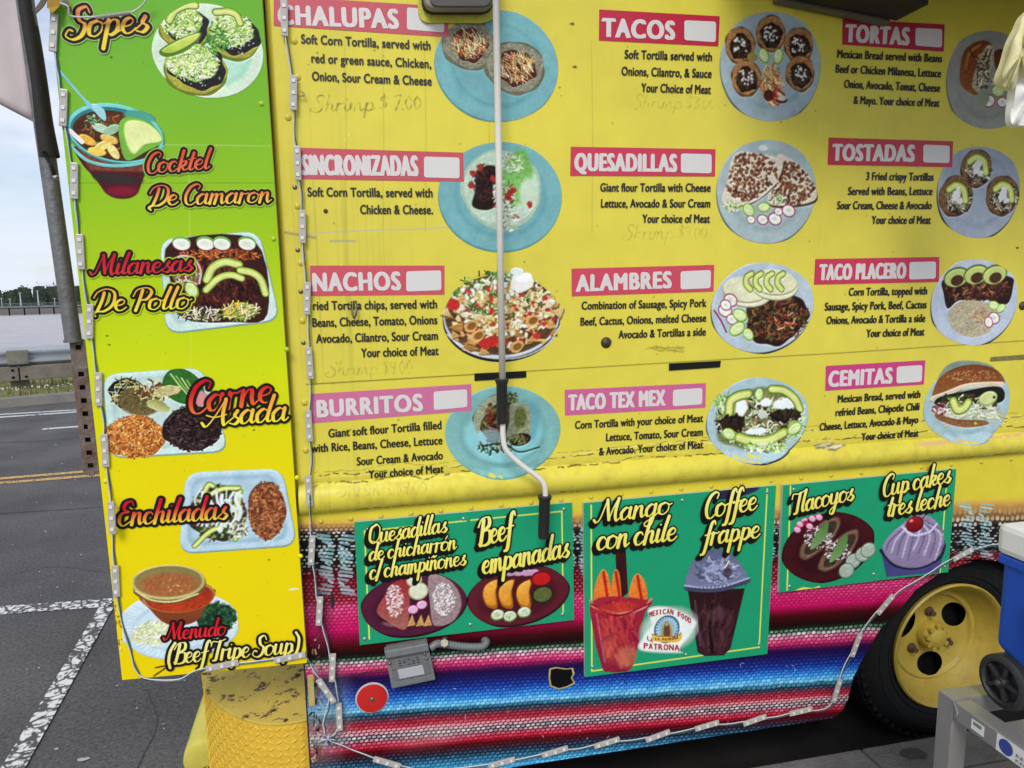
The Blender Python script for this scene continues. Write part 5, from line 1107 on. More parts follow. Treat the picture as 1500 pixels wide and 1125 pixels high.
TX = [
 ('Soft Corn Tortilla, served with', (441, 63.5), (631, 73.4), 13.5), ('red or green sauce, Chicken,', (456, 91.6), (632, 100), 13.5), ('Onion, Sour Cream & Cheese', (457, 118), (632.7, 125.4), 13.5),
 ('Soft Corn Tortilla, served with', (450.5, 287.7), (634, 289), 13.5), ('Chicken & Cheese.', (527.5, 313.4), (634.5, 313.7), 13.5),
 ('ried Tortilla chips, served with', (458.5, 454.3), (640.5, 451.7), 13.2), ('Beans, Cheese, Tomato, Onions', (457.6, 479), (641, 474.7), 13.2), ('Avocado, Cilantro, Sour Cream', (463, 502.7), (641.8, 497.8), 13.2), ('Your choice of Meat', (529, 523.4), (642.8, 520), 13.2),
 ('Giant soft flour Tortilla filled', (481, 641), (647, 628.4), 12.5), ('with Rice, Beans, Cheese, Lettuce', (456, 663), (648.4, 650.7), 12.5), ('Sour Cream & Avocado', (522.7, 682), (649, 672.8), 12.3), ('Your choice of Meat', (540, 700.7), (650, 692), 12),
 ('Soft Tortilla served with', (914.7, 85.8), (1043, 89.6), 13), ('Onions, Cilantro, & Sauce', (910, 110.4), (1042.4, 114.2), 13), ('Your Choice of Meat', (939, 134.7), (1041.4, 137.6), 13),
 ('Giant flour Tortilla with Cheese', (879, 280.6), (1041, 281), 12.5), ('Lettuce, Avocado & Sour Cream', (880, 304), (1040.5, 304), 12.5), ('Your choice of Meat', (940.6, 326.4), (1040, 326.4), 12.5),
 ('Combination of Sausage, Spicy Pork', (851.7, 453.6), (1035, 449.5), 12), ('Beef, Cactus, Onions, melted Cheese', (850, 477), (1034.6, 471.3), 12), ('Avocado & Tortillas a side', (905.5, 496), (1034, 491.5), 12),
 ('Corn Tortilla with your choice of Meat', (842, 628.4), (1030, 618), 11.8), ('Lettuce, Tomato, Sour Cream', (887.5, 646.4), (1029.6, 638.3), 11.8), ('& Avocado. Your choice of Meat', (877, 667), (1030, 656.4), 11.5),
 ('Mexican Bread served with Beans', (1225.8, 84.8), (1379.7, 91.8), 12.3), ('Beef or Chicken Milanesa, Lettuce', (1223.5, 106.6), (1378.4, 113.6), 12.3), ('Onion, Avocado, Tomat, Cheese', (1236, 129), (1377, 135), 12.3), ('& Mayo. Your choice of Meat', (1249.8, 152.3), (1376, 156.8), 12),
 ('3 Fried crispy Tortillas', (1268.3, 264), (1367.5, 265), 12), ('Served with Beans, Lettuce', (1241.8, 285.8), (1366, 285.8), 12), ('Sour Cream, Cheese & Avocado', (1225.8, 306.6), (1364.6, 306.6), 12), ('Your choice of Meat', (1276.3, 328), (1363.4, 328), 12),
 ('Corn Tortilla, topped with', (1242.8, 433.4), (1358, 431.5), 11.8), ('Sausage, Spicy Pork, Beef, Cactus', (1207.7, 455), (1357.3, 451.7), 11.8), ('Onions, Avocado & Tortilla a side', (1210, 475), (1355.4, 471.6), 11.8), ('Your choice of Meat', (1268.6, 494), (1354, 491.5), 11.8),
 ('Mexican Bread, served with', (1226.7, 590), (1348, 582.7), 11.3), ('refried Beans, Chipotle Chili', (1223.5, 609.7), (1346.7, 600.7), 11.3), ('Cheese, Lettuce, Avocado & Mayo', (1200, 631), (1345, 620), 11.3), ('Your choice of Meat', (1261, 645), (1344.8, 639.3), 11)]
for t, a, b, cp in TX: lettering('menu_text', t, a, b, cp*1.06, M_txt, truck, (.55, .22, 4), spacing=1.05, warp=.0022)
def disc_print(name, cv, parent, cx, cy, rx, ry, ang=0, label=None, d=.0008):
    rings, n = 9, 44; v = [P(cx, cy)]
    for i in range(1, rings+1): v += [P(*p) for p in reversed(ell(cx, cy, rx*i/rings, ry*i/rings, ang, n))]
    f = [(0, 1+k, 1+(k+1) % n) for k in range(n)]
    for i in range(rings-1):
        a, b = 1+i*n, 1+(i+1)*n
        f += [(a+k, b+k, b+(k+1) % n, a+(k+1) % n) for k in range(n)]
    o = mesh_obj(name, v, f, img_mat(name + '_print', cv, .38), parent, uvs=[cv.uv(p) for p in v], label=label); conform(o, d); return o
for fn_, cx, cy, rx, ry, lb in ((f_chalupas, 729, 97, 95, 82, 'two chalupas on a turquoise plate'), (f_sincro, 734.5, 289, 94, 81, 'round tortilla with green salsa on a turquoise plate'), (f_nachos, 736, 462, 92, 72, 'heap of nachos on a silver platter'),
    (f_burritos, 737.5, 633, 86, 68, 'cut burrito on a turquoise plate'), (f_tacos, 1129.6, 97.5, 81, 80, 'five small tacos on a round plate'), (f_quesa, 1123.5, 281, 79, 76, 'browned quesadilla with radish slices'), (f_alambres, 1117.8, 451.5, 80, 67, 'dark meat with folded tortillas and avocado'),
    (f_texmex, 1110.6, 616, 79, 63, 'taco with lettuce and avocado slices'), (f_tortas, 1448, 117, 69, 72, 'cut torta sandwich on a grey plate'), (f_tostadas, 1434, 282, 68, 67, 'three tostadas on a pale plate'),
    (f_placero, 1428, 443, 71, 63, 'taco placero with three avocado slices'), (f_cemitas, 1417, 588, 70, 62, 'cemita sandwich on a pale blue plate')):
    cv = Cv(cx-rx-2, cy-ry-2, cx+rx+2, cy+ry+2, 1250); fn_(cv); photoize(cv, int(cx)); disc_print('food_picture', cv, truck, cx, cy, rx, ry, 0, lb)

# lamp at the top, dark box at the top right
M_lampb = mat('lamp_grey_plastic', (.30, .27, .23), .45, noise=.2, nscale=20); M_lens = mat('lamp_lens', (.09, .078, .068), .3, noise=.15, nscale=30); M_gask = mat('yellow_gasket', '#cfc842'[1:], .55, noise=.25, nscale=30, bump=.5, bscale=60)
lamp = thing('work_lamp', 'grey rounded work lamp at the top edge behind the white rod', 'lamp', P(667, -10, 0))
def rr(x0, y0, x1, y1, r, y): return [P(*p, y) for p in rquad([(x0, y0), (x1, y0), (x1, y1), (x0, y1)], r, 6)]
bm = bmesh.new(); add_prism(bm, rr(612, -62, 727, 35, 22, -.003), (0, -.006, 0)); 
for vtx in bm.verts: vtx.co += V((0, 0, .002*math.sin(vtx.co.x*90)))
bm_obj('gasket', bm, M_gask, lamp, label='wrinkled yellow gasket', bevel=.002)
bm = bmesh.new(); add_prism(bm, rr(617, -64, 722, 22, 20, -.009), (0, -.022, 0)); bm_obj('base_rim', bm, M_black, lamp, bevel=.003)
bm = bmesh.new(); add_prism(bm, rr(620, -64, 721, 19, 19, -.028), (0, -.030, 0)); bm_obj('housing', bm, M_lampb, lamp, bevel=.006)
bm = bmesh.new(); add_prism(bm, rr(629, -62, 720, 11, 15, -.057), (0, -.008, 0)); bm_obj('lens', bm, M_lens, lamp, bevel=.002)
boxt = thing('serving_ledge', 'black ledge with pale metal underside sticking out at the top right', 'ledge', P(1240, 5, 0))
z_u = P(1240, 22, -.03).z
xA, xB = P(1143, 0, -.05).x, P(1318, 32, -.05).x
zA, zB = P(1143, 4, -.01).z, P(1303, 37, -.01).z
def skew_box(name, y0, y1, dz0, dz1, m, xa=xA, xb=xB):
    bm = bmesh.new(); add_prism(bm, [V((xa, y0, zA+dz0)), V((xb, y0, zB+dz0)), V((xb, y0, zB+dz1)), V((xa, y0, zA+dz1))], (0, y1-y0, 0)); return bm_obj(name, bm, m, boxt, bevel=.002)
skew_box('black_body', -.16, -.035, .004, .20, mat('satin_black', (.010, .009, .008), .6)); skew_box('metal_trim', -.034, -.004, -.004, .20, mat('pale_trim', (.17, .15, .11), .5, .3, noise=.2, nscale=30), xA+.004, xB-.02)

# awning above (just out of frame): its crank hangs down in front of the wall
aw_ = thing('awning', 'dark canopy above the menu, out of the top of the photo', 'awning', (2.2, 0, 2.9))
M_aw = mat('awning_cloth', (.05, .045, .035), .8)
bm = bmesh.new(); add_prism(bm, [V((1.0, 0, 2.84)), V((4.3, 0, 2.84)), V((4.3, -1.05, 2.56)), V((1.0, -.62, 2.66))], (0, 0, .02)); bm_obj('canopy', bm, M_aw, aw_)
bm = bmesh.new(); add_cyl(bm, (.3, -.02, 2.86), (4.1, -.02, 2.86), .05, n=20); bm_obj('roller', bm, mat('roller_white', (.6, .6, .58), .4), aw_)
crank = thing('awning_crank', 'white crank rod with two black grips hanging in front of the menu', 'crank', P(735, 550, -.07))
M_rod = mat('white_rod', (.80, .76, .69), .35, noise=.12, nscale=30); M_grip = mat('black_grip', (.014, .014, .014), .5, bump=.2, bscale=60)
yk = -.075; RR = .0093
bm = bmesh.new(); top = P(726.5, 0, yk-.0); b0 = P(736, 556, yk); dirn = (top-b0).normalized()
add_tube(bm, [b0 + dirn*1.35, b0 + dirn*.6, b0 - dirn*.01], RR, 14); bm_obj('rod', bm, M_rod, crank)
bm = bmesh.new(); add_tube(bm, crom([P(736.5, 618, yk), P(737, 640, yk), P(742, 660, yk), P(765, 682, yk), P(789, 700, yk), P(797.5, 712, yk), P(799, 730, yk)], 5), RR*.85, 14); bm_obj('crank_arm', bm, M_rod, crank)
for (a, b, w) in (((735, 555), (735.5, 621), .0165), ((798, 726), (796, 789), .0175)):
    pa, pb = P(*a, yk), P(*b, yk); bm = bmesh.new(); d_ = (pb-pa); L_ = d_.length
    lathe(bm, [(0, 0), (w*1.15, 0), (w*1.2, .004), (w*1.05, .012), (w*.95, .016), (w*.95, L_-.01), (w*.85, L_-.002), (0, L_)], pa, d_, 20); bm_obj('grip', bm, M_grip, crank, smooth=True)

# ================================================================== menu board (the tall green to yellow one)
BY = -.030
board = thing('menu_board', 'tall green to yellow menu board with food pictures at the left of the truck', 'menu board', P(315, 985, BY))
BQ = [(62, -80), (378, -82), (449.5, 971), (179, 996)]
bd = Cv(50, -90, 460, 1005, 800, BY); bd.a[..., 3] = 1; PX, PY = bd.photo()
g_ = [(-90, '5aa030'), (0, '6cb034'), (150, '7ab82e'), (300, '96c41c'), (420, 'b4d014'), (540, 'd0dc10'), (680, 'e8d80a'), (1000, 'f0d408')]
gc = np.array([hexc(c) for _, c in g_]); gyy = np.array([a for a, _ in g_], float)
bd.a[..., :3] = np.stack([np.interp(PY, gyy, gc[:, i]) for i in range(3)], -1) * (1 + .03*(fbm(bd.H, bd.W, 200, 12)-.5))[..., None]
bd.L([(90, 212), (260, 212), (396, 214)], .6, 'b8d890', .7); bd.L([(96, 268), (400, 268)], .6, '5c8c18', .6); bd.L([(277, 255), (279, 400), (282, 640), (302, 676)], .5, 'dcea90', .5)
for i in range(90): bd.E(90+RS.rand()*340, RS.rand()*970, .7, .6, ['4a5a14', 'e8eca0', '7a6a14'][i % 3], a=.6)
for x, y in ((163, 84), (372, 630), (394, 820), (160, 505), (157, 492)): bd.E(x, y, 1.6, 1.2, '2c3410', a=.8)
for i in range(40): x, y = 168+RS.rand()*10, 880+RS.rand()*110; bd.seg(x, y, x+RS.randn()*1.5, y+RS.rand()*7, .8, ['3a2c10', 'efe8c0', '6a4a1c'][i % 3], .7)
bd.E(430, 863, 8, 2, 'efe8d0', 0, wob=.2); bd.L([(228, 978), (245, 976), (226, 990)], 1.4, '4a2c14', .8)
M_bd = img_mat('board_print', bd, .34, alpha=False); M_bdge = mat('board_edge', '#c8c44a'[1:], .6, noise=.2, nscale=10)
v = [P(*p, BY) for p in (BQ[3], BQ[2], BQ[1], BQ[0])]; v2 = [p + V((0, .022, 0)) for p in v]
mesh_obj('panel', v + v2, [(0, 1, 2, 3), (7, 6, 5, 4), (0, 4, 5, 1), (1, 5, 6, 2), (2, 6, 7, 3), (3, 7, 4, 0)], M_bd, board, uvs=[bd.uv(p) for p in v + v2], mats=[M_bd, M_bdge], mi=[0, 1, 1, 1, 1, 1])
bm = bmesh.new(); a, b = v[0] + V((-.004, .015, 0)), v[3] + V((-.004, .015, 0)); add_prism(bm, [a, a + V((.02, 0, 0)), b + V((.02, 0, 0)), b], (0, .02, 0)); bm_obj('edge_trim', bm, mat('pale_edge', (.45, .45, .36), .6, noise=.3, nscale=20), board)
bm = bmesh.new(); add_box(bm, (-.36, .012, 1.6), (.06, .03, 1.6)); bm_obj('back_frame', bm, M_dark, board)
for x, y in ((383, 152), (401, 350), (420, 512), (435, 700), (440, 815), (155, 705)): dome('rivet', x, y, .007, mat('rivet_green', 'a8c430' if y < 600 else 'e0d418', .4), board, BY, .5)
def pic(fn_, parent, outline, y, d, label):
    xs = [p[0] for p in outline]; ys = [p[1] for p in outline]
    cv = Cv(min(xs)-2, min(ys)-2, max(xs)+2, max(ys)+2, 1350, y-d); fn_(cv); photoize(cv, int(xs[0])); return print_obj('food_picture', cv, parent, outline, label=label, rough=.36)
pic(f_sopes, board, ell(305, 75, 83, 74), BY, .0010, 'three sopes on a green plate'); pic(f_cocktail, board, [(76, 94), (90, 94), (160, 148), (215, 150), (244, 180), (245, 225), (212, 265), (200, 292), (160, 292), (120, 240), (98, 205), (100, 165), (125, 150)], BY, .0010, 'shrimp cocktail in a plastic cup')
pic(f_milanesas, board, rquad([(232, 346), (382, 336), (414, 474), (240, 493)], 20), BY, .0010, 'milanesas in a white tray'); pic(f_carne, board, rquad([(146, 545), (300, 534), (341, 666), (158, 676)], 18), BY, .0010, 'orange rice and beef in a white tray')
pic(f_enchiladas, board, rquad([(268, 689), (416, 682), (439, 803), (258, 815)], 18), BY, .0010, 'enchiladas and rice in a white tray'); pic(f_menudo, board, [(193, 840), (215, 824), (255, 822), (300, 838), (318, 865), (347, 890), (350, 930), (320, 962), (270, 974), (220, 968), (180, 940), (178, 895), (196, 875)], BY, .0010, 'menudo soup bowl on a paper plate')
LB = BY - .0020
RT, RB, YT, YB = 'd81c28', 'e0482c', 'f8a048', 'f6e048'
script(board, 'Sopes', (98, 57), (216, 46), 22, 'f0905c', 'f2d83c', 4.2, y=LB, halo='a8c878')
script(board, 'Cocktel', (213, 254), (306, 247), 14.5, 'e8502c', 'f0744c', 3.6, y=LB, halo='9cc050'); script(board, 'De Camaron', (218, 301), (396, 296), 14.5, 'f06c3c', 'f6dc50', 3.6, y=LB, halo='b0cc48')
script(board, 'Milanesas', (138, 403), (281, 397), 15, 'c8142c', 'd83438', 3.6, y=LB, halo='b8d020'); script(board, 'De Pollo', (136, 456), (276, 452), 16, 'f0b83c', 'f4e83c', 3.8, y=LB, halo='c4d820')
script(board, 'Carne', (274, 607), (400, 588), 22, 'cc1420', 'f0702c', 4.2, y=LB); script(board, 'Asada', (302, 624), (420, 616), 19, 'f4a83c', 'f6e838', 3.6, y=LB-.0006)
script(board, 'Enchiladas', (172, 770), (332, 760), 17, 'd0182c', 'f6d840', 4, y=LB); script(board, 'Menudo', (244, 938), (330, 930), 12.5, 'd8142c', 'e83038', 3.4, y=LB)
script(board, '(Beef Tripe Soup)', (246, 973), (436, 956), 14.5, 'f4ee90', 'f0e468', 3.6, y=LB-.0006)

# ================================================================== three green signs
def sign(label, q, y=-.008):
    s = thing('green_sign', label, 'sign', P((q[2][0]+q[3][0])/2, (q[2][1]+q[3][1])/2, y), 'green signs screwed under the rail')
    cv = Cv(min(p[0] for p in q)-2, min(p[1] for p in q)-2, max(p[0] for p in q)+2, max(p[1] for p in q)+2, 1100, y); cv.a[..., 3] = 1
    cv.a[..., :3] = np.array(hexc('1f9a6c')) * (1 + .05*(fbm(cv.H, cv.W, 40, 5)-.5))[..., None]
    return s, cv
def finish_sign(s, cv, q, screws, y=-.008):
    m = img_mat('green_print', cv, .36, alpha=False); v = [P(*p, y) for p in (q[3], q[2], q[1], q[0])]; v2 = [p + V((0, .012, 0)) for p in v]
    mesh_obj('panel', v+v2, [(0, 1, 2, 3), (7, 6, 5, 4), (0, 4, 5, 1), (1, 5, 6, 2), (2, 6, 7, 3), (3, 7, 4, 0)], m, s, uvs=[cv.uv(p) for p in v+v2], mats=[m, mat('sign_edge', (.5, .55, .5), .5)], mi=[0, 1, 1, 1, 1, 1])
    for x, yy in screws: dome('screw', x, yy, .0065, M_sc2, s, y, .5)
M_sc2 = mat('sign_screw', (.35, .42, .40), .35, .7)
YL, YK = 'f6ee84', 'f0e35c'
def inner(cv, pts):
    for a, b in zip(pts, pts[1:]): cv.seg(*a, *b, 1.1, 'e6e25c')
q = [(519, 765), (838, 736), (841, 908), (527, 945)]; s, cv = sign('green quesadillas and beef empanadas sign, leftmost of the three', q)
inner(cv, [(534, 778), (682, 763)]); inner(cv, [(690, 762), (823, 749), (825, 897)]); inner(cv, [(534, 778), (541, 936)]); finish_sign(s, cv, q, ((539, 776), (679, 760), (826, 746), (534, 936), (689, 915), (824, 900)))
pic(f_plate1, s, ell(607, 887, 79, 51, -2), -.008, .001, 'quesadillas on a dark plate'); pic(f_plate2, s, ell(760, 873, 77, 48, -5), -.008, .001, 'yellow empanadas on a dark plate')
SL = -.008 - .0022
kw = dict(shadow=7, ow=2.0, thin=.12, y=SL, oc='15120c')
scripts(s, [('Quesadillas', (540, 797), (654, 779), 13.5, {}), ('de chicharr\u00f3n', (540, 822), (668, 804), 12.5, {'thick': .28}), ('c/ champi\u00f1ones', (541, 849), (682, 827), 13, {'thick': .28})], YL, YK, **kw)
scripts(s, [('Beef', (700, 800), (750, 789), 19, {'thick': .27}), ('empanadas', (706, 841), (833, 815), 17.5, {'thick': .27})], YL, YK, **kw)
q = [(855, 737), (1137, 711), (1124, 958), (857, 992)]; s, cv = sign('green mango con chile and coffee frappe sign, the tallest in the middle', q)
inner(cv, [(866, 740), (867, 983), (1112, 948), (1124, 716)]); cv.E(1075, 722, 38, 7, '30284a', -6); finish_sign(s, cv, q, ((868, 977), (1005, 959), (1112, 944), (999.6, 733), (1124, 721)))
pic(f_mango, s, [(860, 872), (868, 840), (884, 828), (898, 840), (900, 780), (918, 778), (922, 842), (936, 835), (950, 850), (958, 878), (948, 900), (928, 978), (912, 987), (890, 987), (878, 976)], -.008, .001, 'mango cup with chile and straw')
pic(f_coffee, s, [(1000, 856), (1008, 828), (1024, 808), (1046, 801), (1072, 806), (1090, 826), (1100, 850), (1092, 870), (1072, 954), (1060, 964), (1030, 965), (1018, 956), (1006, 870)], -.008, .001, 'iced coffee cup with domed lid')
scripts(s, [('Mango', (876, 766), (980, 752), 16.5, {}), ('con chile', (873, 806), (990, 791), 18, {})], YL, YK, **kw)
scripts(s, [('Coffee', (1031, 760), (1108, 746), 17.5, {}), ('frappe', (1030, 799), (1112, 787), 16.5, {})], YL, YK, **kw)
# emblem on the middle sign
def f_logo(c):
    c.E(981, 922, 40, 30, 'd8f0e4', 0, 10, a=.75); c.PG([(950, 892), (980, 890), (1014, 906), (1018, 918), (995, 950), (996, 956), (938, 952), (944, 930), (955, 915)], 'eaf4ee', True, 4)
    c.E(977, 922, 18.5, 20, '24486a'); c.E(977, 922, 17, 18.5, '5c8cac'); c.E(977, 922, 13.5, 15, 'cfe0e4'); c.E(977, 922, 12.5, 14, '8fb8c8')
    for i in range(24): t = i/24*6.283; c.E(977+15.3*math.cos(t), 922+16.8*math.sin(t), .9, .9, 'eef4f4')
    c.PG([(977, 910), (983, 918), (984, 932), (970, 932), (971, 918)], 'c88a3c', True, .8); c.PG([(977, 911), (981, 919), (981, 932), (973, 932), (973, 919)], '2c5a4c', True, .8); c.E(977, 914.5, 2.2, 2.8, 'c49a78'); c.PG([(975, 918), (979, 918), (980, 931), (974, 931)], '8a3428')
    c.PG([(955, 928), (962, 931), (990, 932), (997, 926), (999, 934), (991, 941), (962, 940), (956, 937)], 'e8b850', True, .8); c.L([(956, 929), (966, 932), (990, 932), (997, 928)], .5, '8a5a1c')
pic(f_logo, s, [(936, 886), (1020, 886), (1024, 925), (1002, 962), (932, 958)], -.008, .0014, 'round emblem with a robed figure and ribbon')
M_lr = mat('emblem_red', 'b81828', .4); M_lb = mat('emblem_brown', '6a3a14', .4)
e = [o for o in s.children if o.get('label', '').startswith('round emblem')][0]
def arc_text(text, pts, cap, m, y, bold=.06, xs=.8):
    n = len(text)
    for i, ch in enumerate(text):
        if ch == ' ': continue
        t0, t1 = (i/n, (i+.88)/n) if ch != 'I' else ((i+.30)/n, (i+.58)/n)
        def at(t): 
            x = t*(len(pts)-1); k = min(int(x), len(pts)-2); return V(pts[k]).lerp(V(pts[k+1]), x-k)
        a, b = at(t0), at(t1); lettering('lettering', ch, (a.x, a.y), (b.x, b.y), cap, m, e, (cap*.05, 0, 3), y)
arc_text('MEXICAN FOOD', [(951, 904), (965, 900), (982, 899), (998, 905), (1013, 914)], 8, M_lr, SL-.002)
arc_text('LA PATRONA', [(960, 937.5), (977, 938.5), (994, 935.5)], 4, M_lb, SL-.002, .02, .7)
arc_text('PATRONA', [(943, 950), (968, 952), (996, 953)], 9, M_lr, SL-.002); arc_text('LA', [(948, 937), (957, 942)], 6, M_lr, SL-.002)
q = [(1147, 711), (1401, 687), (1389, 838), (1141, 868)]; s, cv = sign('green tlacoyos and cup cakes sign, rightmost above the wheel', q)
inner(cv, [(1158, 712), (1153, 864)]); inner(cv, [(1388, 690), (1377, 838)]); cv.L([(1166, 866), (1176, 862), (1190, 863), (1200, 860)], 1.6, 'e8dc50'); finish_sign(s, cv, q, ((1163, 717), (1157, 859), (1280, 841), (1384, 830)))
pic(f_tlacoyos, s, ell(1214, 802, 72, 52, -8), -.008, .001, 'two tlacoyos on a dark plate'); pic(f_cupcake, s, [(1288, 806), (1298, 782), (1318, 764), (1330, 752), (1352, 748), (1366, 752), (1382, 772), (1386, 800), (1378, 838), (1340, 843.5), (1298, 848)], -.008, .001, 'cupcake with swirled cream and a cherry')
script(s, 'Tlacoyos', (1160, 753), (1250, 732), 15, YL, YK, **kw); scripts(s, [('Cup cakes', (1292, 728), (1392, 706), 15, {}), ('tres leche', (1299, 757), (1391, 740), 15, {})], YL, YK, **{**kw, 'shadow': 5})

# ================================================================== strings of LED modules
M_mod = mat('led_module_plastic', (.50, .47, .43), .3, noise=.2, nscale=60, coat=.4); M_led = mat('led_chip', (.75, .72, .66), .3); M_wb = mat('wire_dark', (.03, .08, .10), .4); M_ww = mat('wire_white', (.6, .6, .58), .4)
def led_string(label, mods, path, y0, grp='strings of LED modules'):
    t = thing('led_light_string', label, 'light string', P(*path[0], y0), grp)
    for k, (m, ox) in enumerate(((M_ww, -1.2), (M_wb, 1.4))):
        pts = []
        for i, p in enumerate(crom([pt[:2] for pt in path], 6)):
            wv = 1.1*math.sin(i*.9 + k*2.2); q_ = (p[0] + ox*.9 + wv*.6, p[1] + ox*.7); a = P(*q_); a = P(*q_, min(surf(a.x, a.z), 0) + y0 + .001*math.sin(i)); pts.append(a)
        bm = bmesh.new(); add_tube(bm, pts, .0017, 6); bm_obj('wire', bm, m, t, smooth=True)
    for (x, y, ang) in mods:
        p = P(x, y); p = P(x, y, min(surf(p.x, p.z), 0) + y0 - .002); rot = Matrix.Rotation(math.radians(ang + random.uniform(-2.5, 2.5)), 3, 'Y')    # ang from vertical, clockwise on the photo
        bm = bmesh.new(); add_box(bm, p, (.0175, .007, .088), rot); o = bm_obj('led_module', bm, M_mod, t, bevel=.002)
        for d_ in (-.030, 0, .030):
            bm = bmesh.new(); add_box(bm, p + rot @ V((0, -.0045, d_)), (.0085, .003, .0085), rot); l_ = bm_obj('led', bm, M_led, t); l_.parent = o; l_.location = (0, 0, 0)
wallmods = [(416.6, 27, 2), (430, 136, 5), (436, 239, 2), (443, 332, 1), (450, 437, 2), (453.6, 532, 0), (452.6, 624, 0), (452.5, 719, 0), (456.6, 806, 4), (468, 895, 8), (487, 978, 6), (497, 1050, 2), (567, 1117, -66)]
wp = [(412, -40), (413, 5), (416.6, 27), (420, 60), (430, 136), (431, 190), (436, 239), (441, 285), (443, 332), (445, 380), (450, 437), (452, 485), (453.6, 532), (455, 580), (452.6, 624), (456, 670), (452.5, 719), (455, 760), (456.6, 806), (462, 850), (468, 895), (479, 940), (487, 978), (495, 1015), (497, 1050), (492, 1075), (480, 1084), (500, 1092), (530, 1104), (567, 1117), (620, 1130)]
led_string('LED light string running down the left edge of the truck wall', wallmods, wp, -.012)
bm_ = [(735, 1117, 82), (813, 1101, 80), (889, 1088, 82), (963.6, 1078, 80), (1035.6, 1063, 80), (1105.6, 1055, 80), (1173, 1042, 84), (1225.6, 1012, 14), (1254, 945, 22), (1297, 885.6, 42), (1410.6, 812, 68)]
bp_ = [(620, 1130), (680, 1125), (735, 1117), (775, 1110), (813, 1101), (850, 1097), (889, 1088), (925, 1085), (963.6, 1078), (1000, 1072), (1035.6, 1063), (1070, 1061), (1105.6, 1055), (1140, 1050), (1173, 1042), (1200, 1041), (1218, 1033), (1225.6, 1012), (1234, 985), (1254, 945), (1270, 915), (1297, 885.6), (1325, 862), (1353, 846), (1380, 828), (1410.6, 812), (1440, 802), (1470, 798), (1530, 806)]
led_string('LED light string along the bottom edge and round the wheel arch', bm_, bp_, -.010)
bmods = [(78.6, 48, 6), (93, 158, 6), (109, 265, 6), (118, 369, 4), (131.5, 471, 4), (144.5, 570, 5), (154, 660, 3), (164, 758.5, 3), (170, 851, 2), (325.5, 975, 84), (424.6, 963, 83)]
bpth = [(70, -40), (74, 10), (78.6, 48), (83, 90), (88, 125), (93, 158), (100, 210), (109, 265), (112, 310), (118, 369), (124, 420), (131.5, 471), (138, 520), (144.5, 570), (152, 615), (154, 660), (160, 710), (164, 758.5), (166, 805), (170, 851), (176, 900), (190, 950), (200, 982), (216, 995), (262, 996), (285, 984), (325.5, 975), (370, 970), (424.6, 963), (447, 962), (462, 985), (478, 1010), (482, 1030), (475, 1055), (476, 1075)]
led_string('LED light string round the edge of the tall menu board', bmods + [(478, 1012, -26)], bpth, BY-.004)
tg = thing('cable_tie', 'blue and white zip ties knotting the wires at the lower left corner', 'cable ties', P(480, 1083, -.014)); bm = bmesh.new()
for a in range(9):
    t = a*.7; p = P(480, 1083, -.02); add_tube(bm, [p, p + V((.02*math.cos(t), -.006, .016*math.sin(t)))], .0018, 5, mi=a % 2)
bm_obj('tie', bm, None, tg, mats=[M_ww, mat('blue_tie', (.03, .07, .2), .4)])
# loose tube and dry twist at the board's top
tw = thing('loose_cable', 'white loose cable running across the top of the green board', 'cable', P(150, 20, BY-.01)); bm = bmesh.new()
add_tube(bm, crom([P(88, 4, BY-.03), P(100, 10, BY-.03), P(103, 23, BY-.02), P(130, 25, BY-.015), P(165, 23, BY-.015), P(192, 18, BY-.015), P(208, 8, BY-.02), P(218, -6, BY-.03)], 6), .0022, 7); bm_obj('wire', bm, M_ww, tw, smooth=True)
bm = bmesh.new(); add_tube(bm, [P(140, 25.5, BY-.018), P(190, 18.5, BY-.018)], .0042, 8); bm_obj('clear_sleeve', bm, M_mod, tw)
lf_ = thing('dried_leaf', 'curled yellow brown scrap hanging over the top corner of the board', 'scrap', P(80, 5, BY-.03))
for nm, pts, m in (('yellow_scrap', [(70, -14), (88, -16), (96, -2), (88, 10), (78, 20), (70, 12)], mat('scrap_yellow', '#b89020'[1:], .6, noise=.4, nscale=50)), ('brown_scrap', [(52, 14), (60, 2), (68, -12), (72, -4), (64, 10), (54, 20)], mat('scrap_brown', (.16, .12, .10), .7)), ('white_scrap', [(88, -10), (98, -8), (102, 6), (94, 12), (90, 2)], mat('scrap_white', (.6, .57, .5), .6)), ('red_scrap', [(99, 6), (104, 10), (106, 20), (100, 14)], mat('scrap_red', (.45, .06, .05), .6))):
    bm = bmesh.new(); vs = [P(x, y, BY-.02 - .012*math.sin(i*1.9)) for i, (x, y) in enumerate(pts)]; add_prism(bm, vs, (0, -.004, 0)); bmesh.ops.triangulate(bm, faces=bm.faces[:]); bm_obj(nm, bm, m, lf_)

# ================================================================== outlet box with conduit
eb = thing('electrical_box', 'grey weatherproof electrical box with ribbed conduit below the left green sign', 'electrical box', P(600, 970, 0))
M_box2 = mat('grey_cast_metal', (.24, .25, .25), .5, .3, noise=.25, nscale=30, bump=.2, bscale=60); M_plt = mat('label_plate', (.52, .53, .54), .35, .2, noise=.1, nscale=60)
def qbox(name, q, y0, y1, m, bev=.003, q1=None):
    bm = bmesh.new(); a = [P(*p, 0) for p in q]; 
    f_ = [bm.verts.new(V((p.x, y0, p.z))) for p in a]; b_ = [bm.verts.new(V((p.x, y1, p.z))) for p in ([P(*p, 0) for p in q1] if q1 else a)]
    fs = [bm.faces.new(f_), bm.faces.new(list(reversed(b_)))] + [bm.faces.new((f_[i], b_[i], b_[(i+1) % 4], f_[(i+1) % 4])) for i in range(4)]
    bmesh.ops.recalc_face_normals(bm, faces=fs); return bm_obj(name, bm, m, eb, bevel=bev)
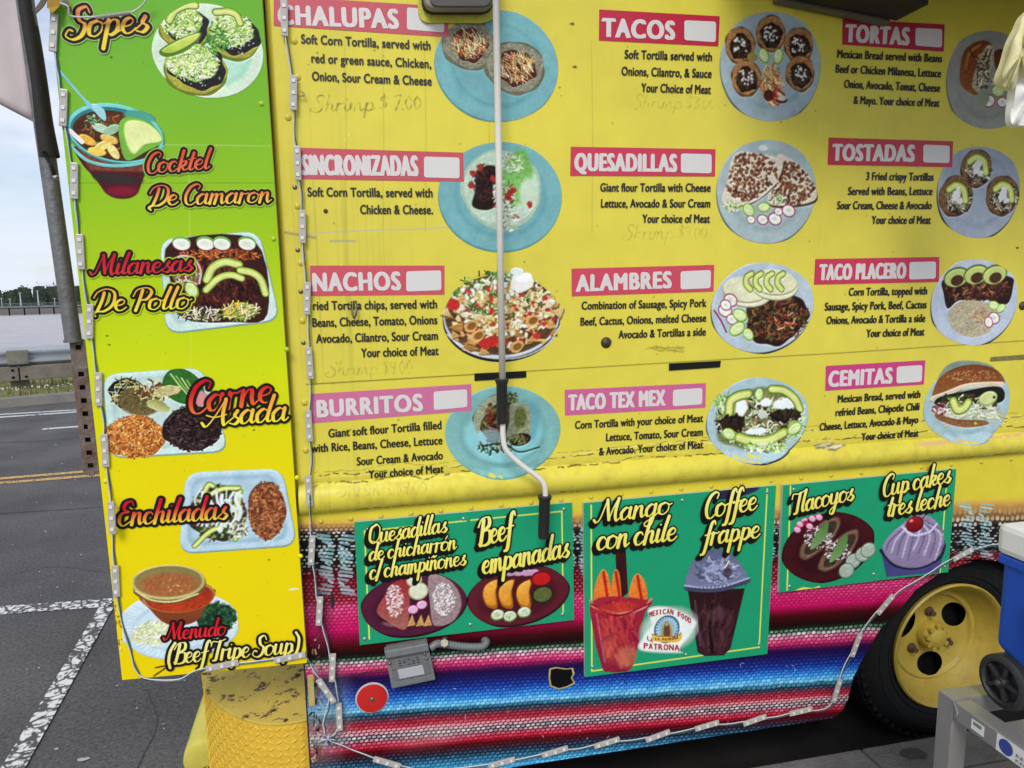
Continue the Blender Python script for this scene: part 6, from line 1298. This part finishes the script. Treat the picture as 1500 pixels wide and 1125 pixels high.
qbox('back_box', [(565, 945), (625, 934), (634, 982), (573, 994)], .004, -.030, M_box2)
qbox('cover', [(562, 940), (624, 929), (636, 984), (573, 997)], -.030, -.046, M_box2, .004)
qbox('hood', [(562, 939), (624, 928), (627, 944), (566, 956)], -.046, -.062, M_box2, .004, [(562, 939), (624, 928), (626, 938), (564, 949)])
qbox('cover_recess', [(572, 963), (624, 953), (629, 974), (577, 985)], -.046, -.050, mat('recess_grey', (.14, .145, .15), .5), .002)
pl = qbox('label_plate', [(581, 968), (617, 961), (620, 974), (584, 981)], -.050, -.053, M_plt, .001)
bm = bmesh.new()
for r_i in range(3):
    for c_i in range(5):
        if (r_i*5+c_i) % 4 == 3: continue
        p = P(585 + c_i*6.6 + r_i*.7, 968 - c_i*1.25 + r_i*3.6, -.0535); p.y = -.0535; add_box(bm, p, (.007, .0006, .0022), Matrix.Rotation(.2, 3, 'Y'))
bm_obj('plate_print', bm, M_txt, pl).location = (0, 0, 0)
for px_, py_ in ((577, 980), (625, 965), (571, 972), (622, 958)): dome('screw', px_, py_, .005, M_scr, eb, -.050, .5)
bm = bmesh.new(); path = crom([P(630, 950, -.035), P(640, 943, -.03), P(655, 944, -.025), P(680, 947, -.022), P(705, 947, -.02), P(712, 941, -.012), P(710, 938, .0)], 12)
add_tube(bm, path, .011, 12, radii=[.0095 if i % 2 else .0125 for i in range(len(path))]); bm_obj('conduit', bm, mat('conduit_grey', (.17, .18, .18), .45), eb, smooth=False)
bm = bmesh.new(); add_cyl(bm, P(651, 942, -.005), P(651, 942, -.05), .012, n=6); add_cyl(bm, P(651, 935, -.03), P(652, 947, -.03), .008, n=12); bm_obj('clamp_bolt', bm, M_scr, eb)
bm = bmesh.new(); add_tube(bm, crom([P(566, 981, -.01), P(540, 984, -.006), P(500, 992, -.005), P(470, 998, -.004)], 6), .0014, 5); bm_obj('thin_wire', bm, M_black, eb)

# ================================================================== yellow step bumper
bp = thing('step_bumper', 'rounded yellow tread plate bumper with chipped paint under the menu board', 'bumper', G(380, 1060, .2))
def chipped(name, base, under, thr=(.56, .60), sc=9, extra=True):
    m = mat(name, base, .55, noise=.18, nscale=6, bump=.2, bscale=60); n, l = m.node_tree.nodes, m.node_tree.links; b = n['Principled BSDF']
    src = b.inputs['Base Color'].links[0].from_socket; tc = n.new('ShaderNodeTexCoord'); t = n.new('ShaderNodeTexNoise'); t.inputs['Scale'].default_value = sc; t.inputs['Detail'].default_value = 10; t.inputs['Roughness'].default_value = .72
    l.new(tc.outputs['Object'], t.inputs['Vector']); r = n.new('ShaderNodeValToRGB'); r.color_ramp.elements[0].position, r.color_ramp.elements[1].position = thr; l.new(t.outputs['Fac'], r.inputs[0])
    t3 = n.new('ShaderNodeTexNoise'); t3.inputs['Scale'].default_value = 30; l.new(tc.outputs['Object'], t3.inputs['Vector']); r3 = n.new('ShaderNodeValToRGB'); r3.color_ramp.elements[0].color = (.045, .03, .02, 1); r3.color_ramp.elements[1].color = (*under, 1); r3.color_ramp.elements[0].position = .42; r3.color_ramp.elements[1].position = .58; l.new(t3.outputs['Fac'], r3.inputs[0])
    mx = n.new('ShaderNodeMix'); mx.data_type = 'RGBA'; l.new(r.outputs[0], mx.inputs['Factor']); l.new(src, mx.inputs['A']); l.new(r3.outputs[0], mx.inputs['B']); l.new(mx.outputs['Result'], b.inputs['Base Color'])
    bp2 = n.new('ShaderNodeBump'); bp2.invert = True; bp2.inputs['Strength'].default_value = .6; bp2.inputs['Distance'].default_value = .002; l.new(r.outputs[0], bp2.inputs['Height'])
    b.inputs['Specular IOR Level'].default_value = .2; l.new(b.inputs['Normal'].links[0].from_socket, bp2.inputs['Normal']); l.new(bp2.outputs[0], b.inputs['Normal']); return m
M_top = chipped('chipped_yellow_top', srgb('d6b850'), (.17, .10, .05), (.56, .575), 17); M_frt = chipped('tread_yellow', srgb('e6bc40'), (.25, .19, .12), (.66, .69), 14)
ZT = .47
rim_px = [(459, 1051), (440, 1056), (415, 1059.5), (390, 1060), (365, 1055.5), (343, 1047), (324, 1036), (309, 1023), (299.5, 1008), (295.5, 993), (295.5, 978), (299, 962), (306, 950)]
rim_w = [V(tuple(p)) for p in crom([tuple(G(*p, ZT)) for p in rim_px], 5)]
back = [V((rim_w[-1].x+.02, .55, ZT)), V((LX-.02, .55, ZT))]
bm = bmesh.new(); add_prism(bm, rim_w + back, (0, 0, -.006)); bm_obj('top_plate', bm, M_top, bp, label='chipped yellow top plate', bevel=.002)
bm = bmesh.new(); lowv = [V((p.x, p.y, .12)) for p in rim_w]; upv = [V((p.x, p.y, ZT-.006)) for p in rim_w]
ins = lambda p, k: V((p.x, p.y, p.z)) 
cx_, cy_ = G(420, 990, ZT).x, G(420, 990, ZT).y
shr = lambda p: V((cx_ + (p.x-cx_)*.985, cy_ + (p.y-cy_)*.985, p.z))
a_ = [bm.verts.new(shr(p)) for p in upv]; b_ = [bm.verts.new(shr(p)) for p in lowv]
for i in range(len(a_)-1): bm.faces.new((a_[i], b_[i], b_[i+1], a_[i+1]))
e0 = bm.verts.new(V((a_[0].co.x, .5, ZT-.006))); e1 = bm.verts.new(V((a_[0].co.x, .5, .12))); bm.faces.new((e0, e1, b_[0], a_[0]))
bmesh.ops.recalc_face_normals(bm, faces=bm.faces[:]); bm_obj('front_skin', bm, M_frt, bp, smooth=True, label='curved yellow tread plate front')
# raised tread lugs
bm = bmesh.new(); arc = [0]
fr_ = [shr(p) for p in upv]
for a, b in zip(fr_, fr_[1:]): arc.append(arc[-1] + (b-a).length)
def along(s_):
    for i in range(len(arc)-1):
        if arc[i+1] >= s_: 
            t = (s_-arc[i])/(arc[i+1]-arc[i]); p = fr_[i].lerp(fr_[i+1], t); tg_ = (fr_[i+1]-fr_[i]).normalized(); return p, tg_
    return None
s_ = .012; ci = 0
while s_ < min(arc[-1], .62):
    for rj in range(16):
        z = ZT - .022 - rj*.0215
        if z < .13: break
        p, tg_ = along(min(s_ + 0, arc[-1]-.001)); nrm = tg_.cross(V((0, 0, 1))); 
        if nrm.dot(p - V((cx_, cy_, p.z))) < 0: nrm = -nrm
        th = math.radians(38 if (ci + rj) % 2 else -38); X = tg_*math.cos(th) + V((0, 0, 1))*math.sin(th); Z = nrm; Y = Z.cross(X)
        c0 = V((p.x, p.y, z)) + nrm*.0005
        ring = [bm.verts.new(c0 + X*.0112*math.cos(k*math.pi/4) + Y*.0042*math.sin(k*math.pi/4)) for k in range(8)]; tp = bm.verts.new(c0 + nrm*.0024)
        ti = [bm.verts.new(c0 + nrm*.0020 + X*.0080*math.cos(k*math.pi/4) + Y*.0024*math.sin(k*math.pi/4)) for k in range(8)]
        for k in range(8): bm.faces.new((ring[k], ring[(k+1) % 8], ti[(k+1) % 8], ti[k])); bm.faces.new((ti[k], ti[(k+1) % 8], tp))
    s_ += .0225; ci += 1
bmesh.ops.recalc_face_normals(bm, faces=bm.faces[:]); bm_obj('tread_lugs', bm, M_frt, bp, smooth=True)['kind'] = 'stuff'
bm = bmesh.new(); p0 = P(304, 1116, .36); p1 = p0 + V((0, .5, .05)); rr_ = .083
d_ = (p1-p0).normalized(); lathe(bm, [(0, 0), (rr_*.5, .0), (rr_*.86, .004), (rr_*.97, .012), (rr_, .03), (rr_, .30), (rr_*.9, .32)], p0, d_, 36)
bm_obj('end_tube', bm, chipped('chipped_pale_yellow', srgb('cfc45a'), (.09, .10, .06), (.60, .63), 9), bp, smooth=True, label='paler yellow rounded tube end')
bm = bmesh.new(); add_box(bm, P(460, 1010, .01) + V((-.008, 0, .0)), (.018, .012, .10)); bm_obj('wall_bracket', bm, mat('bracket_cream', 'cdb868', .6, noise=.4, nscale=60), bp, bevel=.002)

# ================================================================== flag pole with banner
pole = thing('flag_pole', 'grey steel pipe set in a rusty perforated post at the left of the board', 'pole', P(134, 692, .1))
M_pipe = mat('worn_pipe', (.22, .22, .22), .55, .35, noise=.45, nscale=14, bump=.35, bscale=60)
M_rustp = mat('rusty_steel', (.13, .07, .045), .8, .2, noise=.55, nscale=25, bump=.4, bscale=70, col2=(.22, .19, .17), pos=(.35, .65))
pt, pb = P(70, 235, .1), P(107.5, 499, .1); dd_ = (pb-pt).normalized()
bm = bmesh.new(); add_cyl(bm, pb, pt - dd_*1.2, .0205, n=24); bm_obj('pipe', bm, M_pipe, pole, smooth=True)
bm = bmesh.new(); add_cyl(bm, pb + dd_*.004, pb - dd_*.003, .024, n=24); bm_obj('pipe_collar', bm, M_pipe, pole)
a, b = P(114, 499, .1), P(134, 691, .1); dd2 = (b-a).normalized(); sx_ = dd2.cross(V((0, 1, 0))).normalized(); 
if sx_.x < 0: sx_ = -sx_
bm = bmesh.new(); w2 = .021; L2 = (b-a).length
# square tube whose front has real punched holes: strips between square openings
def tb(c, sx, sy, sz):
    rot = Matrix((sx_, V((0, 1, 0)), -dd2)).transposed(); add_box(bm, c, (sx, sy, sz), rot)
for sd in (-1, 1): tb(a + dd2*L2/2 + sx_*sd*(w2-.0015) + V((0, .02, 0)), .003, .042, L2)
tb(a + dd2*L2/2 + V((0, .041, 0)), .042, .003, L2)
nh = 10
for sd in (-1, 1): tb(a + dd2*L2/2 + sx_*sd*.0135, .0125, .003, L2)
for i in range(nh+1): tb(a + dd2*(L2*(i/nh)), .0148, .003, L2/nh - .0135)
bm_obj('perforated_post', bm, M_rustp, pole)
for px_, py_, w_ in ((150, 620, .09), (140, 530, .12)): bm = bmesh.new(); add_box(bm, P(px_+8, py_, .06), (w_, .03, .03)); bm_obj('mounting_bracket', bm, M_rustp, pole)
fl = thing('banner_flag', 'faded pinkish grey flag cloth with a black sleeve round the pole', 'flag', P(72, 232, .07))
M_slv = mat('black_sleeve', (.016, .014, .014), .75, bump=.3, bscale=30); M_cl = mat('faded_cloth', (.60, .52, .52), .9, noise=.15, nscale=6, bump=.3, bscale=12)
bm = bmesh.new(); path = crom([(24, -60, 48, -60), (27, 0, 49, 0), (37, 65, 60, 65), (47, 130, 70, 130), (52, 180, 77, 180), (58, 232, 87, 229)], 4); prev = None; rgs = []
for q_ in path:
    L_, R_p = P(q_[0], q_[1], .1), P(q_[2], q_[3], .1); c_ = (L_+R_p)/2; r_ = (R_p-L_).length/2
    rgs.append([bm.verts.new(V((c_.x + r_*math.cos(k*math.pi/8), .1 - .026*math.sin(k*math.pi/8)*-1 - .0, c_.z + (R_p.z-L_.z)*.5*math.cos(k*math.pi/8)))) for k in range(16)])
for g1, g2 in zip(rgs, rgs[1:]):
    for k in range(16): bm.faces.new((g1[k], g1[(k+1) % 16], g2[(k+1) % 16], g2[k]))
bmesh.ops.recalc_face_normals(bm, faces=bm.faces[:]); bm_obj('sleeve', bm, M_slv, fl, smooth=True)
bm = bmesh.new(); NXc, NYc = 22, 18; cg = {}
for j in range(NYc+1):
    for i in range(NXc+1):
        u, t = i/NXc, j/NYc; xr = 29 + 23*t; yr = -60 + 238*t; xl = -260; yl_ = -160 + 150*t
        x = xr*(1-u) + xl*u; y = yr*(1-u) + yl_*u + 10*t*math.sin(u*3.14)*.8
        p = P(x, y, .1 + .035*math.sin(u*9 + t*3)*u + .012*math.sin(u*24+t*2)*min(1, u*4)); cg[i, j] = bm.verts.new(p)
for j in range(NYc):
    for i in range(NXc): bm.faces.new((cg[i, j], cg[i, j+1], cg[i+1, j+1], cg[i+1, j]))
o = bm_obj('cloth', bm, M_cl, fl, smooth=True); mod = o.modifiers.new('thick', 'SOLIDIFY'); mod.thickness = .002
bm = bmesh.new(); add_tube(bm, [cg_ for cg_ in [P(52 - 312*u, 178 - 188*u + 8*math.sin(u*3.14), .1 + .035*math.sin(u*9+3)*u + .012*math.sin(u*24+2)*min(1, u*4)) for u in [i/30 for i in range(31)]]], .004, 6); bm_obj('hem', bm, mat('hem_grey', (.20, .16, .16), .9), fl)
bm = bmesh.new(); add_tube(bm, [P(64, 222, .07), P(74, 240, .07), P(80, 257, .072)], .005, 6); add_cyl(bm, P(80, 258, .075), P(84, 261, .07), .006, n=10, mi=1); bm_obj('strap', bm, None, fl, mats=[M_slv, M_galv])

# ================================================================== aluminium table frame and blue cooler at the right edge
TZ = .80
M_alu = mat('aluminium', (.44, .43, .42), .42, .65, noise=.15, nscale=12, bump=.08, bscale=90)
tab = thing('metal_table', 'bare aluminium table frame under the blue cooler at the lower right', 'table', V((1.65, -1.0, .14)))
cA = G(1390, 1017, TZ); tw_, td_ = .75, .62; rt_ = .022
def bx(name, c, d, parent, m=M_alu, bev=.003): bm = bmesh.new(); add_box(bm, c, d); return bm_obj(name, bm, m, parent, bevel=bev)
x0, y0 = cA.x + .014, cA.y
bx('leg', (x0, y0, (TZ+.14)/2), (.044, .044, TZ-.14), tab); bx('leg', (x0+tw_, y0, (TZ+.14)/2), (.044, .044, TZ-.14), tab); bx('leg', (x0, y0-td_, (TZ+.14)/2), (.044, .044, TZ-.14), tab); bx('leg', (x0+tw_, y0-td_, (TZ+.14)/2), (.044, .044, TZ-.14), tab)
endr = bx('end_rail', (x0, y0-td_/2, TZ-.0235), (.0435, td_-.046, .043), tab); bx('end_rail', (x0+tw_, y0-td_/2, TZ-.0235), (.0435, td_-.046, .043), tab)
bx('long_rail', (x0+tw_/2, y0, TZ-.0235), (tw_-.046, .0435, .043), tab); bx('long_rail', (x0+tw_/2, y0-td_, TZ-.0235), (tw_-.046, .0435, .043), tab)
for k in (1, 2, 3): bx('slat', (x0+tw_/2, y0-td_*k/4, TZ-.010), (tw_-.048, .09, .012), tab, bev=.002)
bm = bmesh.new(); add_tube(bm, [V((x0-.0235, y0-.022, TZ-.002)), V((x0-.0235, y0-.036, TZ-.022)), V((x0-.0235, y0-.028, TZ-.045))], .002, 5); bm_obj('weld_seam', bm, M_galv, tab)
# stickers on the end rail's outer side (facing the camera's left): plane x = x0-.022
def stick(name, t0, t1, z0_, z1_, m, off=.0006, parent=endr):
    X_ = x0 - .0218 - off; ya, yb2 = y0 - t0, y0 - t1
    o = mesh_obj(name, [V((X_, ya, z0_)), V((X_, ya, z1_)), V((X_, yb2, z1_)), V((X_, yb2, z0_))], [(3, 2, 1, 0)], m, tab); o.parent = parent; o.location = (0, 0, 0); return o
M_wst = mat('sticker_white', (.72, .72, .7), .5); M_blu = mat('sticker_blue', (.03, .06, .30), .5)
stick('barcode_sticker', .072, .105, TZ-.036, TZ-.012, M_wst)
bm = bmesh.new()
for k in range(7): add_box(bm, (x0-.0228, y0-.078-k*.0032, TZ-.020), (.0004, .0012 + .0006*(k % 2), .008))
bm_obj('barcode', bm, M_txt, tab); 
stick('warning_sticker', .135, .37, TZ-.043, TZ-.004, M_wst)
bm = bmesh.new(); bmesh.ops.create_circle(bm, cap_ends=True, segments=28, radius=.0165, matrix=Matrix.Translation((x0-.0232, y0-.158, TZ-.023)) @ Matrix.Rotation(math.pi/2, 4, 'Y')); bm_obj('round_badge', bm, M_blu, tab)
def side_text(text, t0, t1, zb2, cap, m):
    vs, fs = block_text(text, 1.1); xa = min(v.x for v in vs); xb = max(v.x for v in vs)
    v = [V((x0-.0236, y0 - (t0 + (t1-t0)*(q.x-xa)/(xb-xa)), zb2 + q.y/.729*cap)) for q in vs]; mesh_obj('sticker_text', v, fs, m, tab)
side_text('ATTENTION', .245, .325, TZ-.0155, .0075, M_txt); side_text('KEEP THE FOOD', .182, .30, TZ-.027, .0068, M_txt); side_text('KEEP THE BEVERAGE', .182, .325, TZ-.038, .0068, M_txt)

wb_ = G(1462, 1036, TZ); WR = .060; X0 = wb_.x + .024; wy = wb_.y
cool = thing('cooler', 'blue wheeled cooler with a white lid standing on the metal table', 'cooler', V((X0+.18, wy-.2, TZ)))
M_blue = mat('cooler_blue', (.012, .085, .50), .38, noise=.15, nscale=6, bump=.08, bscale=20); M_lid = mat('cooler_white', (.80, .79, .76), .4, noise=.08, nscale=10, bump=.1, bscale=30)
def PXp(px, py, X): r = ray(px, py); t = (X - CAM[0])/r[0]; return V((X, CAM[1] + r[1]*t, CAM[2] + r[2]*t))
yB = PXp(1461, 900, X0).y; ztc = PXp(1464, 808, X0).z; zlid = PXp(1466, 764, X0).z; LEN = .60
print('cooler', X0, yB, wy, ztc, zlid)
def prof_box(name, pts, m, bev): bm = bmesh.new(); add_prism(bm, [V((X0+dx, yy, zz)) for dx, yy, zz in pts], (.36, 0, 0)); return bm_obj(name, bm, m, cool, bevel=bev)
prof_box('body', [(0, yB, ztc), (0, yB, TZ+.125), (0, min(wy+.05, yB-.02), TZ+.118), (0, wy-.07, TZ+.07), (0, wy-.09, TZ+.012), (0, yB-LEN, TZ+.012), (0, yB-LEN, ztc)], M_blue, .016)
bm = bmesh.new(); add_box(bm, (X0+.18, yB-LEN/2, ztc-.012), (.372, LEN+.012, .022)); bm_obj('rim_band', bm, M_blue, cool, bevel=.004)
bm = bmesh.new(); add_box(bm, (X0-.001, yB-.20, ztc-.155), (.012, .09, .035)); bm_obj('grip_ledge', bm, M_blue, cool, bevel=.005)
bm = bmesh.new(); add_tube(bm, crom([V((X0, yB-.10, ztc-.07)), V((X0-.016, yB-.10, ztc-.08)), V((X0-.018, yB-.105, ztc-.14)), V((X0-.018, yB-.14, ztc-.155)), V((X0-.016, yB-.26, ztc-.155))], 4), .009, 8); bm_obj('handle', bm, M_blue, cool, smooth=True)
bm = bmesh.new(); add_box(bm, (X0+.18, yB-LEN/2, (ztc+zlid)/2), (.378, LEN+.02, zlid-ztc)); bm_obj('lid', bm, M_lid, cool, bevel=.014)
bm = bmesh.new(); add_box(bm, (X0+.18, yB-LEN/2, zlid+.003), (.29, LEN-.07, .012)); bm_obj('lid_panel', bm, M_lid, cool, bevel=.005)
bm = bmesh.new(); add_tube(bm, crom([V((X0+.10, yB-.03, zlid-.01)), V((X0+.10, yB-.03, zlid+.02)), V((X0+.13, yB-.03, zlid+.028)), V((X0+.24, yB-.03, zlid+.028)), V((X0+.27, yB-.03, zlid+.02)), V((X0+.27, yB-.03, zlid-.01))], 5), .008, 8); bm_obj('tow_handle', bm, M_black, cool, smooth=True)
M_wh = mat('cooler_wheel_black', (.02, .02, .021), .5, bump=.15, bscale=60)
for xx_, sg in ((X0-.026, 1), (X0+.386, -1)):
    w0 = V((xx_, wy, TZ+WR)); wh = bpy.data.objects.new('wheel', None); C.objects.link(wh); wh.parent = cool; wh.location = w0 - V(cool.location); ax = (sg, 0, 0)
    bm = bmesh.new(); lathe(bm, [(.042, .006), (.046, .0), (.054, .001), (.060, .007), (.060, .032), (.05, .038), (.0, .038)], w0, ax, 44); bm_obj('tyre', bm, M_wh, wh, smooth=True)
    bm = bmesh.new(); lathe(bm, [(.0, -.003), (.011, -.003), (.013, .004), (.015, .016), (.040, .017), (.042, .005)], w0, ax, 32); bm_obj('hubcap', bm, M_wh, wh, smooth=True)
    for k in range(5):
        rot = Matrix.Rotation(math.radians(72*k+20), 3, 'X'); bm = bmesh.new(); add_box(bm, w0 + rot @ V((.009*sg, 0, .027)), (.014, .009, .030), rot); bm_obj('spoke', bm, M_wh, wh, bevel=.001)
    bm = bmesh.new(); lathe(bm, [(0, -.007), (.005, -.007), (.006, -.002)], w0, ax, 12); bm_obj('axle_cap', bm, M_scr, wh)

# ================================================================== pale cloth hanging at the upper right edge
cl_ = thing('hanging_cloth', 'cream and white bunched cloth hanging at the upper right edge', 'cloth', P(1500, 90, -.5))
def drape(name, pts, y, m, seed, dep=.02):
    rs = random.Random(seed); cx = sum(p[0] for p in pts)/len(pts); cy = sum(p[1] for p in pts)/len(pts); bm = bmesh.new()
    ol = crom([pts[-1]] + pts + [pts[0], pts[1]], 5)[5:-5]; rg = []
    for k, s_ in enumerate((1, .86, .66, .42, .18)):
        h = dep*math.sin(k/4*1.4); rg.append([bm.verts.new(P(cx + (p[0]-cx)*s_, cy + (p[1]-cy)*s_, y - h - .008*math.sin(p[0]*.35 + p[1]*.10 + seed)*(k > 0))) for p in ol])
    nn = len(ol)
    for a, b in zip(rg, rg[1:]):
        for i in range(nn): bm.faces.new((a[i], a[(i+1) % nn], b[(i+1) % nn], b[i]))
    bm.faces.new(rg[-1]); bk = [bm.verts.new(v.co + V((0, .015, 0))) for v in rg[0]]
    for i in range(nn): bm.faces.new((rg[0][i], bk[i], bk[(i+1) % nn], rg[0][(i+1) % nn]))
    bm.faces.new(bk); bmesh.ops.recalc_face_normals(bm, faces=bm.faces[:]); bmesh.ops.subdivide_edges(bm, edges=bm.edges[:], cuts=1, smooth=.5); bm_obj(name, bm, m, cl_, smooth=True)
bm = bmesh.new(); add_tube(bm, [P(1520, 25, -.51), P(1520, 25, -.51) + V((0, 0, .62))], .003, 6); bm_obj('hanging_cord', bm, M_ww, cl_)
drape('white_fold', [(1488, 100), (1484, 130), (1481, 178), (1500, 184), (1550, 186), (1560, 90), (1520, 60)], -.5, mat('white_cloth', (.84, .82, .78), .9, bump=.5, bscale=18), 3, .012)
drape('cream_fold', [(1502, 20), (1490, 42), (1480, 62), (1472, 90), (1464, 112), (1467, 124), (1484, 130), (1496, 112), (1530, 105), (1560, 40), (1530, 5)], -.52, mat('cream_cloth', '#e8e0ac'[1:], .9, noise=.15, nscale=20, bump=.5, bscale=18), 5, .03)
